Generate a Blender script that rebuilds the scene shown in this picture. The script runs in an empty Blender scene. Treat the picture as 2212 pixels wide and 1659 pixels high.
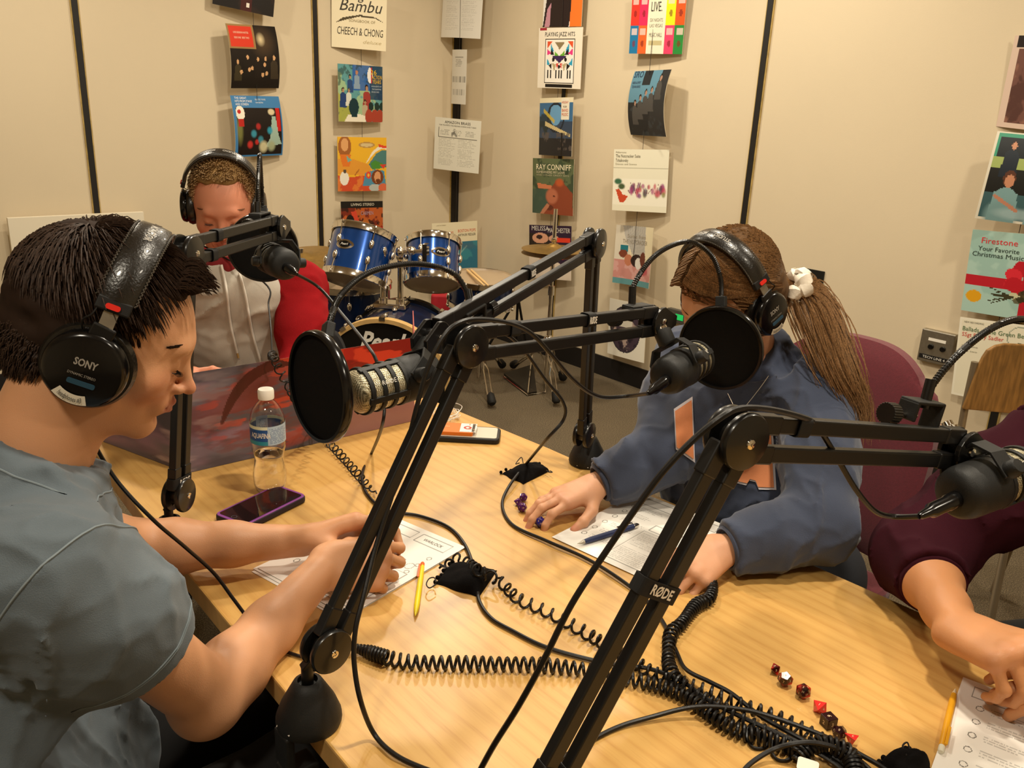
import bpy, math, random
import numpy as np
from mathutils import Vector, Matrix, noise
random.seed(7); rng = np.random.default_rng(11)
C = bpy.context.scene.collection
sin, cos, pi = math.sin, math.cos, math.pi
def V(*a): return Vector(a if len(a) > 1 else a[0])
def smooth01(t): t = np.clip(t, 0, 1); return t*t*(3-2*t)

# ---------------------------------------------------------------- camera survey
# the place is measured from the photograph: a phone camera 1.49 m above the floor, tilted 18 degrees down
FPX, CXP, CYP = 1840., 1106., 829.5
CAM = Vector((0, 0, 1.49)); TZ = .74
_d = Vector((861-CXP, 6403-CYP, FPX)).normalized(); _u = -_d
_f = Vector((0, 0, 1)); _fy = (_f-_f.dot(_u)*_u).normalized(); _rx = _fy.cross(_u)
RM = Matrix((_rx, _fy, _u))
def ray(x, y): return RM @ Vector(((x-CXP)/FPX, (y-CYP)/FPX, 1.))
def T(x, y, z=TZ):                       # the point of height z seen at x, y
    d = ray(x, y); return CAM+d*((z-CAM.z)/d.z)
def D(x, y, dep): return CAM+ray(x, y)*dep
UD = Vector((-.6626, .749, 0)); VD = Vector((.749, .6626, 0)); ZD = Vector((0, 0, 1))   # table's long and cross direction
def UV(u, v, z=0.): return UD*u+VD*v+ZD*z
cam = bpy.data.cameras.new('camera'); camo = bpy.data.objects.new('camera', cam); C.objects.link(camo)
cam.sensor_width = 36; cam.lens = FPX/2212*36; cam.clip_start = .02; cam.clip_end = 60
_m = (RM @ Matrix(((1, 0, 0), (0, -1, 0), (0, 0, -1)))).to_4x4(); _m.translation = CAM
camo.matrix_world = _m; bpy.context.scene.camera = camo

# ---------------------------------------------------------------- materials
def lin(c):
    if isinstance(c, str): c = [int(c[i:i+2], 16)/255 for i in (0, 2, 4)]
    return [x/12.92 if x <= .04045 else ((x+.055)/1.055)**2.4 for x in c[:3]]
MATS = {}
def mat(name, col='808080', rough=.5, metal=0., var=0., vscale=8., bump=0., bscale=80., spec=.5, trans=0., ior=1.45, coat=0., sss=0., emit=0., alpha=1., vcol=False, sheen=0., stretch=None, aniso=None):
    if name in MATS: return MATS[name]
    m = bpy.data.materials.new(name); m.use_nodes = True; nt = m.node_tree; b = nt.nodes['Principled BSDF']
    L = lambda a, c: nt.links.new(a, c)
    c = lin(col)+[1.]
    b.inputs['Base Color'].default_value = c; b.inputs['Roughness'].default_value = rough; b.inputs['Metallic'].default_value = metal
    b.inputs['Specular IOR Level'].default_value = spec; b.inputs['IOR'].default_value = ior; b.inputs['Transmission Weight'].default_value = trans
    b.inputs['Coat Weight'].default_value = coat; b.inputs['Alpha'].default_value = alpha; b.inputs['Sheen Weight'].default_value = sheen
    if sss: b.inputs['Subsurface Weight'].default_value = sss; b.inputs['Subsurface Radius'].default_value = (.9, .35, .2); b.inputs['Subsurface Scale'].default_value = .006
    if emit: b.inputs['Emission Color'].default_value = c; b.inputs['Emission Strength'].default_value = emit
    tc = nt.nodes.new('ShaderNodeTexCoord'); src = tc.outputs['Object']
    if stretch:
        mp = nt.nodes.new('ShaderNodeMapping'); mp.inputs['Scale'].default_value = stretch; L(src, mp.inputs[0]); src = mp.outputs[0]
    base = None
    if vcol:
        at = nt.nodes.new('ShaderNodeAttribute'); at.attribute_name = 'art'; base = at.outputs['Color']; L(base, b.inputs['Base Color'])
    if var:
        n = nt.nodes.new('ShaderNodeTexNoise'); n.inputs['Scale'].default_value = vscale; n.inputs['Detail'].default_value = 5; L(src, n.inputs[0])
        h = nt.nodes.new('ShaderNodeHueSaturation'); mr = nt.nodes.new('ShaderNodeMapRange'); L(n.outputs[0], mr.inputs[0])
        mr.inputs[1].default_value = .3; mr.inputs[2].default_value = .7; mr.inputs[3].default_value = 1-var; mr.inputs[4].default_value = 1+var; L(mr.outputs[0], h.inputs['Value'])
        if base: L(base, h.inputs['Color'])
        else: h.inputs['Color'].default_value = c
        L(h.outputs[0], b.inputs['Base Color'])
    if bump:
        n = nt.nodes.new('ShaderNodeTexNoise'); n.inputs['Scale'].default_value = bscale; n.inputs['Detail'].default_value = 3; L(src, n.inputs[0])
        bp = nt.nodes.new('ShaderNodeBump'); bp.inputs['Strength'].default_value = bump; bp.inputs['Distance'].default_value = .002; L(n.outputs[0], bp.inputs['Height']); L(bp.outputs[0], b.inputs['Normal'])
    MATS[name] = m; return m

# ---------------------------------------------------------------- mesh builder
def frame(n, up=None):
    n = Vector(n).normalized(); up = Vector(up) if up is not None else Vector((0, 0, 1))
    if abs(n.dot(up.normalized())) > .999: up = Vector((1, 0, 0)) if abs(n.x) < .9 else Vector((0, 1, 0))
    x = up.cross(n).normalized(); y = n.cross(x); return x, y, n
def catmull(P, k=8, closed=False):
    P = [Vector(p) for p in P]; n = len(P); out = []
    if n < 3: return P
    for i in range(n if closed else n-1):
        a, b, c, d = (P[(i+j-1) % n] for j in range(4)) if closed else (P[max(i-1, 0)], P[i], P[i+1], P[min(i+2, n-1)])
        for s in range(k):
            t = s/k; out.append(.5*((2*b)+(c-a)*t+(2*a-5*b+4*c-d)*t*t+(3*b-a-3*c+d)*t**3))
    if not closed: out.append(P[-1].copy())
    return out
class MB:
    def __init__(s): s.v = []; s.f = []; s.mi = []; s.sm = []; s.col = None
    def add(s, vs, fs, mi=0, sm=True):
        o = len(s.v); s.v += [tuple(p) for p in vs]; s.f += [tuple(o+i for i in f) for f in fs]; s.mi += [mi]*len(fs); s.sm += [sm]*len(fs); return s
    def box(s, c, size, ax=None, mi=0):
        c = Vector(c); x, y, z = ax if ax else (Vector((1, 0, 0)), Vector((0, 1, 0)), Vector((0, 0, 1)))
        h = [k/2 for k in size]; vs = [c+x*h[0]*i+y*h[1]*j+z*h[2]*k for i in (-1, 1) for j in (-1, 1) for k in (-1, 1)]
        return s.add(vs, [(0, 1, 3, 2), (4, 6, 7, 5), (0, 4, 5, 1), (2, 3, 7, 6), (0, 2, 6, 4), (1, 5, 7, 3)], mi, False)
    def bar(s, a, b, w, h, side, mi=0):          # rectangular bar a-b, w along side, h across
        a = Vector(a); b = Vector(b); t = (b-a).normalized(); side = Vector(side); side = (side-t*side.dot(t)).normalized(); o = t.cross(side)
        return s.box((a+b)/2, (w, h, (b-a).length), (side, o, t), mi)
    def rbox(s, c, size, r, ax=None, mi=0, n=4): # box with rounded vertical (z) edges
        x, y, z = ax if ax else (Vector((1, 0, 0)), Vector((0, 1, 0)), Vector((0, 0, 1)))
        pts = []
        for qx, qy, a0 in ((1, 1, 0), (-1, 1, pi/2), (-1, -1, pi), (1, -1, 1.5*pi)):
            for i in range(n+1):
                a = a0+pi/2*i/n; pts.append((qx*(size[0]/2-r)+r*cos(a), qy*(size[1]/2-r)+r*sin(a)))
        return s.prism(pts, Vector(c)-z*size[2]/2, x, y, size[2], mi)
    def prism(s, poly, o, x, y, depth, mi=0, sm=False):
        o = Vector(o); x = Vector(x); y = Vector(y); z = x.cross(y).normalized(); n = len(poly)
        a = [o+x*p[0]+y*p[1] for p in poly]; b = [p+z*depth for p in a]
        return s.add(a+b, [tuple(range(n))[::-1], tuple(range(n, 2*n))]+[(i, (i+1) % n, n+(i+1) % n, n+i) for i in range(n)], mi, sm)
    def tube(s, P, r, n=8, closed=False, mi=0, caps=True, flat=None):
        P = [Vector(p) for p in P]; m = len(P); rs = r if hasattr(r, '__len__') else [r]*m; vs = []; x = None
        for i in range(m):
            t = (P[(i+1) % m]-P[i-1]) if closed else (P[min(i+1, m-1)]-P[max(i-1, 0)])
            if t.length < 1e-9: t = Vector((0, 0, 1))
            t.normalize()
            if x is None: x, y, _ = frame(t)
            x = (x-t*x.dot(t)).normalized(); y = t.cross(x)
            for k in range(n):
                a = 2*pi*k/n; vs.append(P[i]+(x*cos(a)+y*sin(a)*(flat or 1))*rs[i])
        fs = []
        for i in range(m if closed else m-1):
            j = (i+1) % m
            for k in range(n): fs.append((i*n+k, i*n+(k+1) % n, j*n+(k+1) % n, j*n+k))
        if caps and not closed: fs += [tuple(range(n))[::-1], tuple((m-1)*n+k for k in range(n))]
        return s.add(vs, fs, mi)
    def lathe(s, prof, o, axis=(0, 0, 1), n=24, mi=0, up=None, ang=None):   # prof: (radius, height)
        x, y, z = frame(axis, up); o = Vector(o); vs = []; fs = []; m = len(prof)
        for r, h in prof:
            for k in range(n): a = 2*pi*k/n; vs.append(o+z*h+(x*cos(a)+y*sin(a))*r)
        for i in range(m-1):
            for k in range(n): fs.append((i*n+k, i*n+(k+1) % n, (i+1)*n+(k+1) % n, (i+1)*n+k))
        ring = tuple(prof[0]) == tuple(prof[-1])
        if prof[0][0] > 1e-6 and not ring: fs.append(tuple(range(n))[::-1])
        if prof[-1][0] > 1e-6 and not ring: fs.append(tuple((m-1)*n+k for k in range(n)))
        return s.add(vs, fs, mi)
    def cyl(s, a, b, r, n=20, mi=0, bev=0.):
        a = Vector(a); b = Vector(b); h = (b-a).length
        pr = [(r, 0), (r, h)] if not bev else [(r-bev, 0), (r, bev), (r, h-bev), (r-bev, h)]
        return s.lathe(pr, a, b-a, n, mi)
    def ball(s, c, r, ax=None, n=14, mi=0):
        r = r if hasattr(r, '__len__') else (r, r, r); x, y, z = ax if ax else (Vector((1, 0, 0)), Vector((0, 1, 0)), Vector((0, 0, 1))); c = Vector(c); m = n//2+1; vs = []; fs = []
        for i in range(m):
            t = pi*i/(m-1)
            for k in range(n): a = 2*pi*k/n; vs.append(c+x*r[0]*sin(t)*cos(a)+y*r[1]*sin(t)*sin(a)-z*r[2]*cos(t))
        for i in range(m-1):
            for k in range(n): fs.append((i*n+k, i*n+(k+1) % n, (i+1)*n+(k+1) % n, (i+1)*n+k))
        return s.add(vs, fs, mi)
    def text(s, txt, pos, h, mi=0, w=None, depth=0., align='C', shear=0., res=2, bold=0.):  # pos(x, y, z) -> point; text height h, width scaled to w
        vs, fs = text_geo(txt, res, shear, bold)
        xs = [p[0] for p in vs]; ys = [p[1] for p in vs]; W = max(xs)-min(xs); H = max(max(ys), .7)
        k = h/.7; kx = (w/W) if w else k; x0 = min(xs)
        off = {'C': -W/2, 'L': 0, 'R': -W}[align]
        return s.add([pos((p[0]-x0+off)*kx, p[1]*k, p[2]*k) for p in vs], fs, mi, False)
    def build(s, name, mats, parent=None, bevel=0., origin=None, sub=0, seg=2):
        me = bpy.data.meshes.new(name)
        vs = np.array(s.v, dtype=float)
        if origin is None:
            if parent is not None: origin = Vector(parent.matrix_world.translation) if not parent.get('_o') else Vector(parent['_o'])
            else: origin = Vector(((vs[:, 0].min()+vs[:, 0].max())/2, (vs[:, 1].min()+vs[:, 1].max())/2, vs[:, 2].min()))
        origin = Vector(origin)
        me.from_pydata([tuple(p) for p in (vs-np.array(origin))], [], s.f); me.update()
        mats = mats if isinstance(mats, (list, tuple)) else [mats]
        for m in mats: me.materials.append(m)
        me.polygons.foreach_set('material_index', s.mi); me.polygons.foreach_set('use_smooth', s.sm)
        if s.col is not None:
            ca = me.color_attributes.new('art', 'FLOAT_COLOR', 'CORNER'); ca.data.foreach_set('color', np.array(s.col, dtype=np.float32).ravel())
        if any(s.sm) and not bevel:
            me.set_sharp_from_angle(angle=math.radians(42))
        o = bpy.data.objects.new(name, me); C.objects.link(o)
        put(o, origin, parent)
        if bevel:
            b = o.modifiers.new('bevel', 'BEVEL'); b.width = bevel; b.segments = seg; b.limit_method = 'ANGLE'; b.angle_limit = math.radians(40); b.harden_normals = False
        if sub: q = o.modifiers.new('sub', 'SUBSURF'); q.levels = sub; q.render_levels = sub
        return o
def put(o, origin, parent):
    o['_o'] = list(origin)
    if parent is not None: o.parent = parent; o.location = Vector(origin)-Vector(parent['_o'])
    else: o.location = origin
_TX = {}
def text_geo(txt, res=2, shear=0., bold=0.):
    key = (txt, res, shear, bold)
    if key in _TX: return _TX[key]
    cu = bpy.data.curves.new('t', 'FONT'); cu.body = txt; cu.resolution_u = res; cu.shear = shear; cu.offset = bold
    o = bpy.data.objects.new('t', cu); C.objects.link(o); dg = bpy.context.evaluated_depsgraph_get(); dg.update()
    me = bpy.data.meshes.new_from_object(o.evaluated_get(dg))
    vs = [tuple(v.co) for v in me.vertices]; fs = [tuple(p.vertices) for p in me.polygons]
    bpy.data.objects.remove(o); bpy.data.curves.remove(cu); bpy.data.meshes.remove(me)
    if not vs: vs = [(0, 0, 0), (.1, 0, 0), (0, .1, 0)]; fs = [(0, 1, 2)]
    _TX[key] = (vs, fs); return vs, fs
def plane_pos(o, x, y, lift=.0006):
    o = Vector(o); x = Vector(x); y = Vector(y); n = x.cross(y).normalized()
    return lambda a, b, c=0: o+x*a+y*b+n*(c+lift)
def thing(name, loc, label, cat, group=None):
    o = bpy.data.objects.new(name, None); C.objects.link(o); o.empty_display_size = .05; loc = Vector(loc); o.location = loc; o['_o'] = list(loc)
    tag(o, label, cat, group); return o
def tag(o, label=None, cat=None, group=None, kind=None):
    if label: o['label'] = label
    if cat: o['category'] = cat
    if group: o['group'] = group
    if kind: o['kind'] = kind
    return o
def helix(P, rad, pitch, wob=0., n=11, seed=0, phase=0.):      # coil wound round a path; pitch may be a function of the fraction along it
    P = [Vector(p) for p in P]; L = [0.]
    for a, b in zip(P, P[1:]): L.append(L[-1]+(b-a).length)
    tot = L[-1]; out = []; s = 0.; ph = phase; i = 0; x = None; rr = random.Random(seed)
    while s < tot:
        while i < len(P)-2 and L[i+1] < s: i += 1
        f = (s-L[i])/max(L[i+1]-L[i], 1e-9); c = P[i].lerp(P[i+1], f); t = (P[i+1]-P[i]).normalized()
        if x is None: x, _, _ = frame(t)
        x = (x-t*x.dot(t)).normalized(); y = t.cross(x)
        q = s/tot; env = min(1, q*14+.12, (1-q)*14+.12); r = rad*env*(1+wob*sin(s*60+seed))
        out.append(c+(x*cos(ph)+y*sin(ph))*r)
        p = pitch(q) if callable(pitch) else pitch
        s += p/n; ph += 2*pi/n
    return out

# ---------------------------------------------------------------- painted surfaces (colour kept per cell of a grid)
class Art:
    def __init__(s, w, h, bg='ffffff', asp=1.):
        s.w = w; s.h = h; s.a = np.ones((h, w, 3))*np.array(lin(bg)); y, x = np.mgrid[0:h, 0:w]; s.x = (x+.5)/w; s.y = (y+.5)/h; s.asp = asp   # y grows upward
    def put(s, m, c, al=1.): m = (m*al)[..., None]; s.a = s.a*(1-m)+np.array(lin(c))*m; return s
    def rect(s, x0, y0, x1, y1, c, al=1.): return s.put(((s.x >= x0) & (s.x <= x1) & (s.y >= y0) & (s.y <= y1))*1., c, al)
    def ell(s, x, y, rx, ry, c, al=1., soft=0., rot=0.):
        dx = s.x-x; dy = s.y-y; a = (dx*cos(rot)+dy*sin(rot))/rx; b = (-dx*sin(rot)+dy*cos(rot))/ry; d = np.sqrt(a*a+b*b)
        return s.put(np.clip((1-d)/max(soft, .02)+.0, 0, 1), c, al)
    def ring(s, x, y, r, t, c, al=1.):
        d = np.hypot((s.x-x)*s.asp, s.y-y); return s.put((abs(d-r) < t)*1., c, al)
    def poly(s, pts, c, al=1.):
        m = np.zeros_like(s.x, dtype=bool); n = len(pts)
        for i in range(n):
            (x0, y0), (x1, y1) = pts[i], pts[(i+1) % n]
            if y0 == y1: continue
            k = ((s.y > min(y0, y1)) & (s.y <= max(y0, y1))) & (s.x < x0+(s.y-y0)*(x1-x0)/(y1-y0)); m ^= k
        return s.put(m*1., c, al)
    def line(s, x0, y0, x1, y1, t, c, al=1.):
        dx, dy = (x1-x0), (y1-y0); L = math.hypot(dx, dy); k = np.clip(((s.x-x0)*dx+(s.y-y0)*dy)/L/L, 0, 1)
        return s.put((np.hypot(s.x-x0-k*dx, s.y-y0-k*dy) < t)*1., c, al)
    def noise(s, sc, seed, octv=4, ax=1., ay=1.):
        r = np.random.default_rng(seed); out = np.zeros_like(s.x); amp = 1.; tot = 0
        for o in range(octv):
            gx = max(2, int(sc*ax*2**o)); gy = max(2, int(sc*ay*2**o)); g = r.random((gy+2, gx+2)); X = s.x*gx; Y = s.y*gy; xi = X.astype(int); yi = Y.astype(int); fx = X-xi; fy = Y-yi; fx = fx*fx*(3-2*fx); fy = fy*fy*(3-2*fy)
            out += amp*((g[yi, xi]*(1-fx)+g[yi, xi+1]*fx)*(1-fy)+(g[yi+1, xi]*(1-fx)+g[yi+1, xi+1]*fx)*fy); tot += amp; amp *= .55
        return out/tot
    def blot(s, sc, seed, th, c, al=1., soft=.05, m=None, **k):
        q = np.clip((s.noise(sc, seed, **k)-th)/soft, 0, 1); return s.put(q if m is None else q*m, c, al)
    def box(s, x0, y0, x1, y1): return ((s.x >= x0) & (s.x <= x1) & (s.y >= y0) & (s.y <= y1))*1.
    def lines(s, x0, y0, x1, y1, n, c, al=.5, seed=1, fill=.45):   # printed lines of small type
        r = np.random.default_rng(seed); h = (y1-y0)/n
        for i in range(n):
            e = x1-(x1-x0)*r.random()*.3; yb = y0+i*h
            m = s.box(x0, yb, e, yb+h*fill)*(r.random(s.w)[None, :] > .22); s.put(m, c, al)
        return s
    def person(s, x, y, k, skin='c89070', cloth='202020', hair='1c1410'):      # a small figure, head at x, y
        s.poly([(x-.07*k, y-.3*k), (x-.06*k, y-.07*k), (x-.02*k, y-.04*k), (x+.02*k, y-.04*k), (x+.06*k, y-.07*k), (x+.08*k, y-.3*k)], cloth)
        s.ell(x, y+.01*k, .031*k, .045*k, hair); s.ell(x+.004*k, y-.004*k, .024*k, .036*k, skin); return s
def art_sheet(mb, art, pos, thick=None, mi=0):   # adds a grid of coloured cells; pos(fx, fy) -> point, fx, fy in 0..1
    w, h = art.w, art.h; vs = [pos(i/w, j/h) for j in range(h+1) for i in range(w+1)]; fs = []; cols = []
    for j in range(h):
        for i in range(w):
            a = j*(w+1)+i; fs.append((a, a+1, a+w+2, a+w+1)); c = list(art.a[j, i])+[1.]; cols += [c]*4
    mb.add(vs, fs, mi, True); mb.col = (mb.col or [])+cols; return mb
def pad_cols(mb, c='ffffff'):
    need = sum(len(f) for f in mb.f)-len(mb.col or []); mb.col = (mb.col or [])+[lin(c)+[1.]]*need
# ================================================================ the room
def nodemat(name):
    m = bpy.data.materials.new(name); m.use_nodes = True; nt = m.node_tree; b = nt.nodes['Principled BSDF']
    return m, nt, b, (lambda t, **k: _nn(nt, t, **k)), (lambda a, c: nt.links.new(a, c))
def _nn(nt, t, **k):
    n = nt.nodes.new(t)
    for a, v in k.items():
        if a[0] == 'i' and a[1:].isdigit(): n.inputs[int(a[1:])].default_value = v
        elif a.startswith('I_'): n.inputs[a[2:].replace('_', ' ')].default_value = v
        else: setattr(n, a, v)
    return n
def ramp(nt, stops):
    n = nt.nodes.new('ShaderNodeValToRGB'); e = n.color_ramp.elements
    while len(e) < len(stops): e.new(.5)
    for q, (p, c) in zip(e, stops): q.position = p; q.color = lin(c)+[1.]
    return n
M_WALL = mat('painted_wall_panel', 'd9c9ab', .62, var=.025, vscale=1.6, bump=.12, bscale=260., spec=.3)
M_CEIL = mat('ceiling_tile', 'd8ccb8', .9, var=.04, vscale=14.)
M_BASE = mat('black_rubber_trim', '15110f', .6)
M_SEAM = mat('black_seam_strip', '17130f', .55)
M_SEAMY = mat('yellowed_seam_caulk', 'b59a5c', .8, var=.2, vscale=30.)
m, nt, b, N, L = nodemat('loop_carpet'); tc = N('ShaderNodeTexCoord')
n1 = N('ShaderNodeTexNoise', I_Scale=260., I_Detail=3.); n2 = N('ShaderNodeTexNoise', I_Scale=5., I_Detail=3.); L(tc.outputs['Object'], n1.inputs[0]); L(tc.outputs['Object'], n2.inputs[0])
r1 = ramp(nt, [(.3, '362d20'), (.5, '5c4f3b'), (.72, '867659')]); L(n1.outputs[0], r1.inputs[0]); mr = N('ShaderNodeMapRange', i3=.8, i4=1.2); L(n2.outputs[0], mr.inputs[0])
hs = N('ShaderNodeHueSaturation'); L(r1.outputs[0], hs.inputs['Color']); L(mr.outputs[0], hs.inputs['Value']); L(hs.outputs[0], b.inputs['Base Color']); b.inputs['Roughness'].default_value = .95
bp = N('ShaderNodeBump', I_Strength=.6, I_Distance=.004); L(n1.outputs[0], bp.inputs['Height']); L(bp.outputs[0], b.inputs['Normal']); M_CARPET = m
# oak: long growth bands along the table, fine pores, broad cathedral figure
m, nt, b, N, L = nodemat('light_oak_veneer'); tc = N('ShaderNodeTexCoord'); mp = N('ShaderNodeMapping'); mp.inputs['Rotation'].default_value = (0, 0, -math.atan2(UD.y, UD.x)); L(tc.outputs['Object'], mp.inputs[0])
s1 = N('ShaderNodeMapping'); s1.inputs['Scale'].default_value = (1.3, 9., 1.); L(mp.outputs[0], s1.inputs[0])
w1 = N('ShaderNodeTexNoise', I_Scale=2.6, I_Detail=4., I_Distortion=.6); L(s1.outputs[0], w1.inputs[0])
s2 = N('ShaderNodeMapping'); s2.inputs['Scale'].default_value = (9., 190., 1.); L(mp.outputs[0], s2.inputs[0]); w2 = N('ShaderNodeTexNoise', I_Scale=2., I_Detail=4.); L(s2.outputs[0], w2.inputs[0])
s3 = N('ShaderNodeMapping'); s3.inputs['Scale'].default_value = (.9, 5.5, 1.); L(mp.outputs[0], s3.inputs[0]); w3 = N('ShaderNodeTexWave', I_Scale=2.4, I_Distortion=7., I_Detail=2.5, wave_type='BANDS', bands_direction='Y'); L(s3.outputs[0], w3.inputs[0])
mx = N('ShaderNodeMix', data_type='RGBA'); mx.inputs[0].default_value = .5
ra = ramp(nt, [(.3, 'bd8c47'), (.5, 'ca9b53'), (.7, 'd4a75d')]); rb = ramp(nt, [(.30, 'b98a4a'), (.45, 'cda05c'), (.7, 'd2a660')]); rc = ramp(nt, [(.0, 'bd8c48'), (.25, 'cda05a'), (1., 'd4a962')])
L(w1.outputs[0], ra.inputs[0]); L(w2.outputs[0], rb.inputs[0]); L(w3.outputs[1], rc.inputs[0]); L(ra.outputs[0], mx.inputs[6]); L(rb.outputs[0], mx.inputs[7])
mx2 = N('ShaderNodeMix', data_type='RGBA'); mx2.inputs[0].default_value = .35; L(mx.outputs[2], mx2.inputs[6]); L(rc.outputs[0], mx2.inputs[7]); L(mx2.outputs[2], b.inputs['Base Color'])
b.inputs['Roughness'].default_value = .36; b.inputs['Coat Weight'].default_value = .15; b.inputs['Coat Roughness'].default_value = .25; bp = N('ShaderNodeBump', I_Strength=.05, I_Distance=.001); L(w2.outputs[0], bp.inputs['Height']); L(bp.outputs[0], b.inputs['Normal']); M_OAK = m
M_OAKEDGE = mat('oak_edge_band', 'c79c5e', .45, var=.12, vscale=40., stretch=(1, 1, .3))

def slab(name, u0, u1, v0, v1, z0, z1, m):
    mb = MB(); mb.box(UV((u0+u1)/2, (v0+v1)/2, (z0+z1)/2), (u1-u0, v1-v0, z1-z0), (UD, VD*-1 if UD.cross(VD).z < 0 else VD, ZD)); return tag(mb.build(name, m), kind='structure')
WU, WV, CH = 4.65, 3.55, 2.75
slab('floor', -2.5, WU+.1, -2.6, WV+.1, -.1, 0, M_CARPET)
slab('ceiling', -2.5, WU+.1, -2.6, WV+.1, CH, CH+.1, M_CEIL)
slab('wall_left', WU, WU+.1, -2.6, WV+.1, 0, CH, M_WALL)
slab('wall_right', -2.5, WU, WV, WV+.1, 0, CH, M_WALL)
slab('wall_back', -2.6, -2.5, -2.6, WV+.1, 0, CH, M_WALL)
slab('wall_side', -2.5, WU, -2.7, -2.6, 0, CH, M_WALL)
slab('baseboard_right', -2.5, WU, WV-.012, WV, 0, .115, M_BASE)
slab('baseboard_left', WU-.012, WU, -2.6, WV-.012, 0, .115, M_BASE)
ti = 1
for v in (.02, 1.268, 2.518, WV-.03):          # seams between the wall panels
    w = .027 if v < 3.4 else .06
    mb = MB(); mb.box(UV(WU-.004, v, CH/2+.06), (.008, w+.012, CH-.12), (UD, VD, ZD), 1); mb.box(UV(WU-.006, v, CH/2+.06), (.012, w, CH-.12), (UD, VD, ZD), 0); tag(mb.build('trim_%d' % ti, [M_SEAM, M_SEAMY]), kind='structure'); ti += 1
for u in (3.67, 2.385, 1.12, -.15):
    mb = MB(); mb.box(UV(u, WV-.004, CH/2+.06), (.04, .008, CH-.12), (UD, VD, ZD), 1); mb.box(UV(u, WV-.006, CH/2+.06), (.028, .012, CH-.12), (UD, VD, ZD), 0); tag(mb.build('trim_%d' % ti, [M_SEAM, M_SEAMY]), kind='structure'); ti += 1

# ---------------------------------------------------------------- the table
tb = thing('conference_table', UV(1.0, .85, 0), 'long light oak conference table everyone sits around, covered in cables and papers', 'table')
poly = [(-.75, .385), (.3, .395), (1.3, .42), (1.98, .455), (1.98, 1.225), (1.3, 1.272), (.3, 1.30), (-.75, 1.31)]
mb = MB(); P = [(p[0], p[1]) for p in poly]
def flatprism(mb, pts, z0, z1, mt=0, ms=1):
    n = len(pts); a = [UV(u, v, z0) for u, v in pts]; b2 = [UV(u, v, z1) for u, v in pts]
    o = len(mb.v); mb.add(a+b2, [tuple(range(n)), tuple(range(n, 2*n))[::-1]], mt, False); mb.add([], [], 0)
    for i in range(n): j = (i+1) % n; mb.f.append((o+i, o+n+i, o+n+j, o+j)); mb.mi.append(ms); mb.sm.append(False)
flatprism(mb, P, TZ-.038, TZ); mb.build('tabletop', [M_OAK, M_OAKEDGE], tb, bevel=.003)
M_LEGM = mat('dark_steel_leg', '1d1b1a', .5, .3)
for u in (-.3, 1.55):
    for v in (.62, 1.08):
        mb = MB(); mb.box(UV(u, v, (TZ-.038)/2), (.05, .05, TZ-.04), (UD, VD, ZD)); mb.build('leg', M_LEGM, tb, bevel=.004)
    mb = MB(); mb.box(UV(u, .85, TZ-.07), (.05, .5, .06), (UD, VD, ZD)); mb.build('cross_rail', M_LEGM, tb)

# ---------------------------------------------------------------- lamps in the ceiling
def lamp(u, v, e, size=.14, z=CH-.05, col=(1, .895, .72), tgt=None, spread=180):
    l = bpy.data.lights.new('ceiling_lamp', 'AREA'); l.shape = 'DISK'; l.size = size; l.energy = e; l.color = col; l.spread = math.radians(spread)
    o = bpy.data.objects.new('ceiling_lamp', l); C.objects.link(o); p = UV(u, v, z); o.location = p
    if tgt is not None: o.rotation_euler = (Vector(tgt)-p).to_track_quat('-Z', 'Y').to_euler()
    return o
lamp(3.55, .75, 26); lamp(3.3, 2.5, 30); lamp(2.1, 2.75, 19); lamp(.3, 2.6, 20); lamp(1.9, 1.35, 26); lamp(.55, 1.1, 30); lamp(.2, -.5, 24, .25); lamp(-.9, 1.2, 18, .3)
w = bpy.data.worlds.new('world'); bpy.context.scene.world = w; w.use_nodes = True; w.node_tree.nodes['Background'].inputs[0].default_value = (1, .85, .65, 1); w.node_tree.nodes['Background'].inputs[1].default_value = .3
vs = bpy.context.scene.view_settings; vs.view_transform = 'Standard'; vs.look = 'None'; vs.exposure = -0.22; vs.gamma = 1.; vs.use_curve_mapping = False
bpy.context.scene.display_settings.display_device = 'sRGB'
# ================================================================ album sleeves and sheets hung on strings down the walls
M_ART = mat('printed_card', 'ffffff', .38, vcol=True, spec=.45)
M_CARD = mat('card_back', 'cfc3a8', .7)
def ink(c): return mat('ink_'+c, c, .5)
N_ = 72
def A(bg, w=N_, h=N_): return Art(w, h, bg)
def art_c1(): a = A('17100c'); a.blot(4, 3, .5, '2a1a12', .7); a.rect(.44, .0, .62, .5, '5a1712', .5); return a, [('1', .56, .06, .07, 'f0e6d8', .05)]
def art_c2():
    a = A('140d0a'); a.ell(.68, .74, .3, .3, '6a5238', .55, soft=1.); a.ell(.64, .78, .1, .12, 'f4dfae', .8, soft=.9)
    a.rect(0, .62, .53, 1, '9c7a4a'); a.rect(.03, .65, .49, .97, 'd83a22')
    for x, y, k, c in ((.13, .42, 1.05, '3b3320'), (.33, .5, 1., '17110d'), (.54, .47, 1., '1a120e'), (.7, .48, 1., '15100d'), (.88, .5, 1.15, '3a3022')): a.person(x, y, k, 'd8a878', c)
    for x, y in ((.2, .26), (.36, .3), (.42, .32), (.64, .22), (.68, .38), (.72, .24)): a.ell(x, y, .03, .035, 'd8a878')
    a.rect(.0, .0, 1, .13, '100a08', .8)
    return a, [('LIVE SESSION NOTES', .26, .86, .03, 'ffe0c0', .3), ('SIDE ONE  SIDE TWO', .26, .78, .03, 'ffe0c0', .3)]
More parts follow.
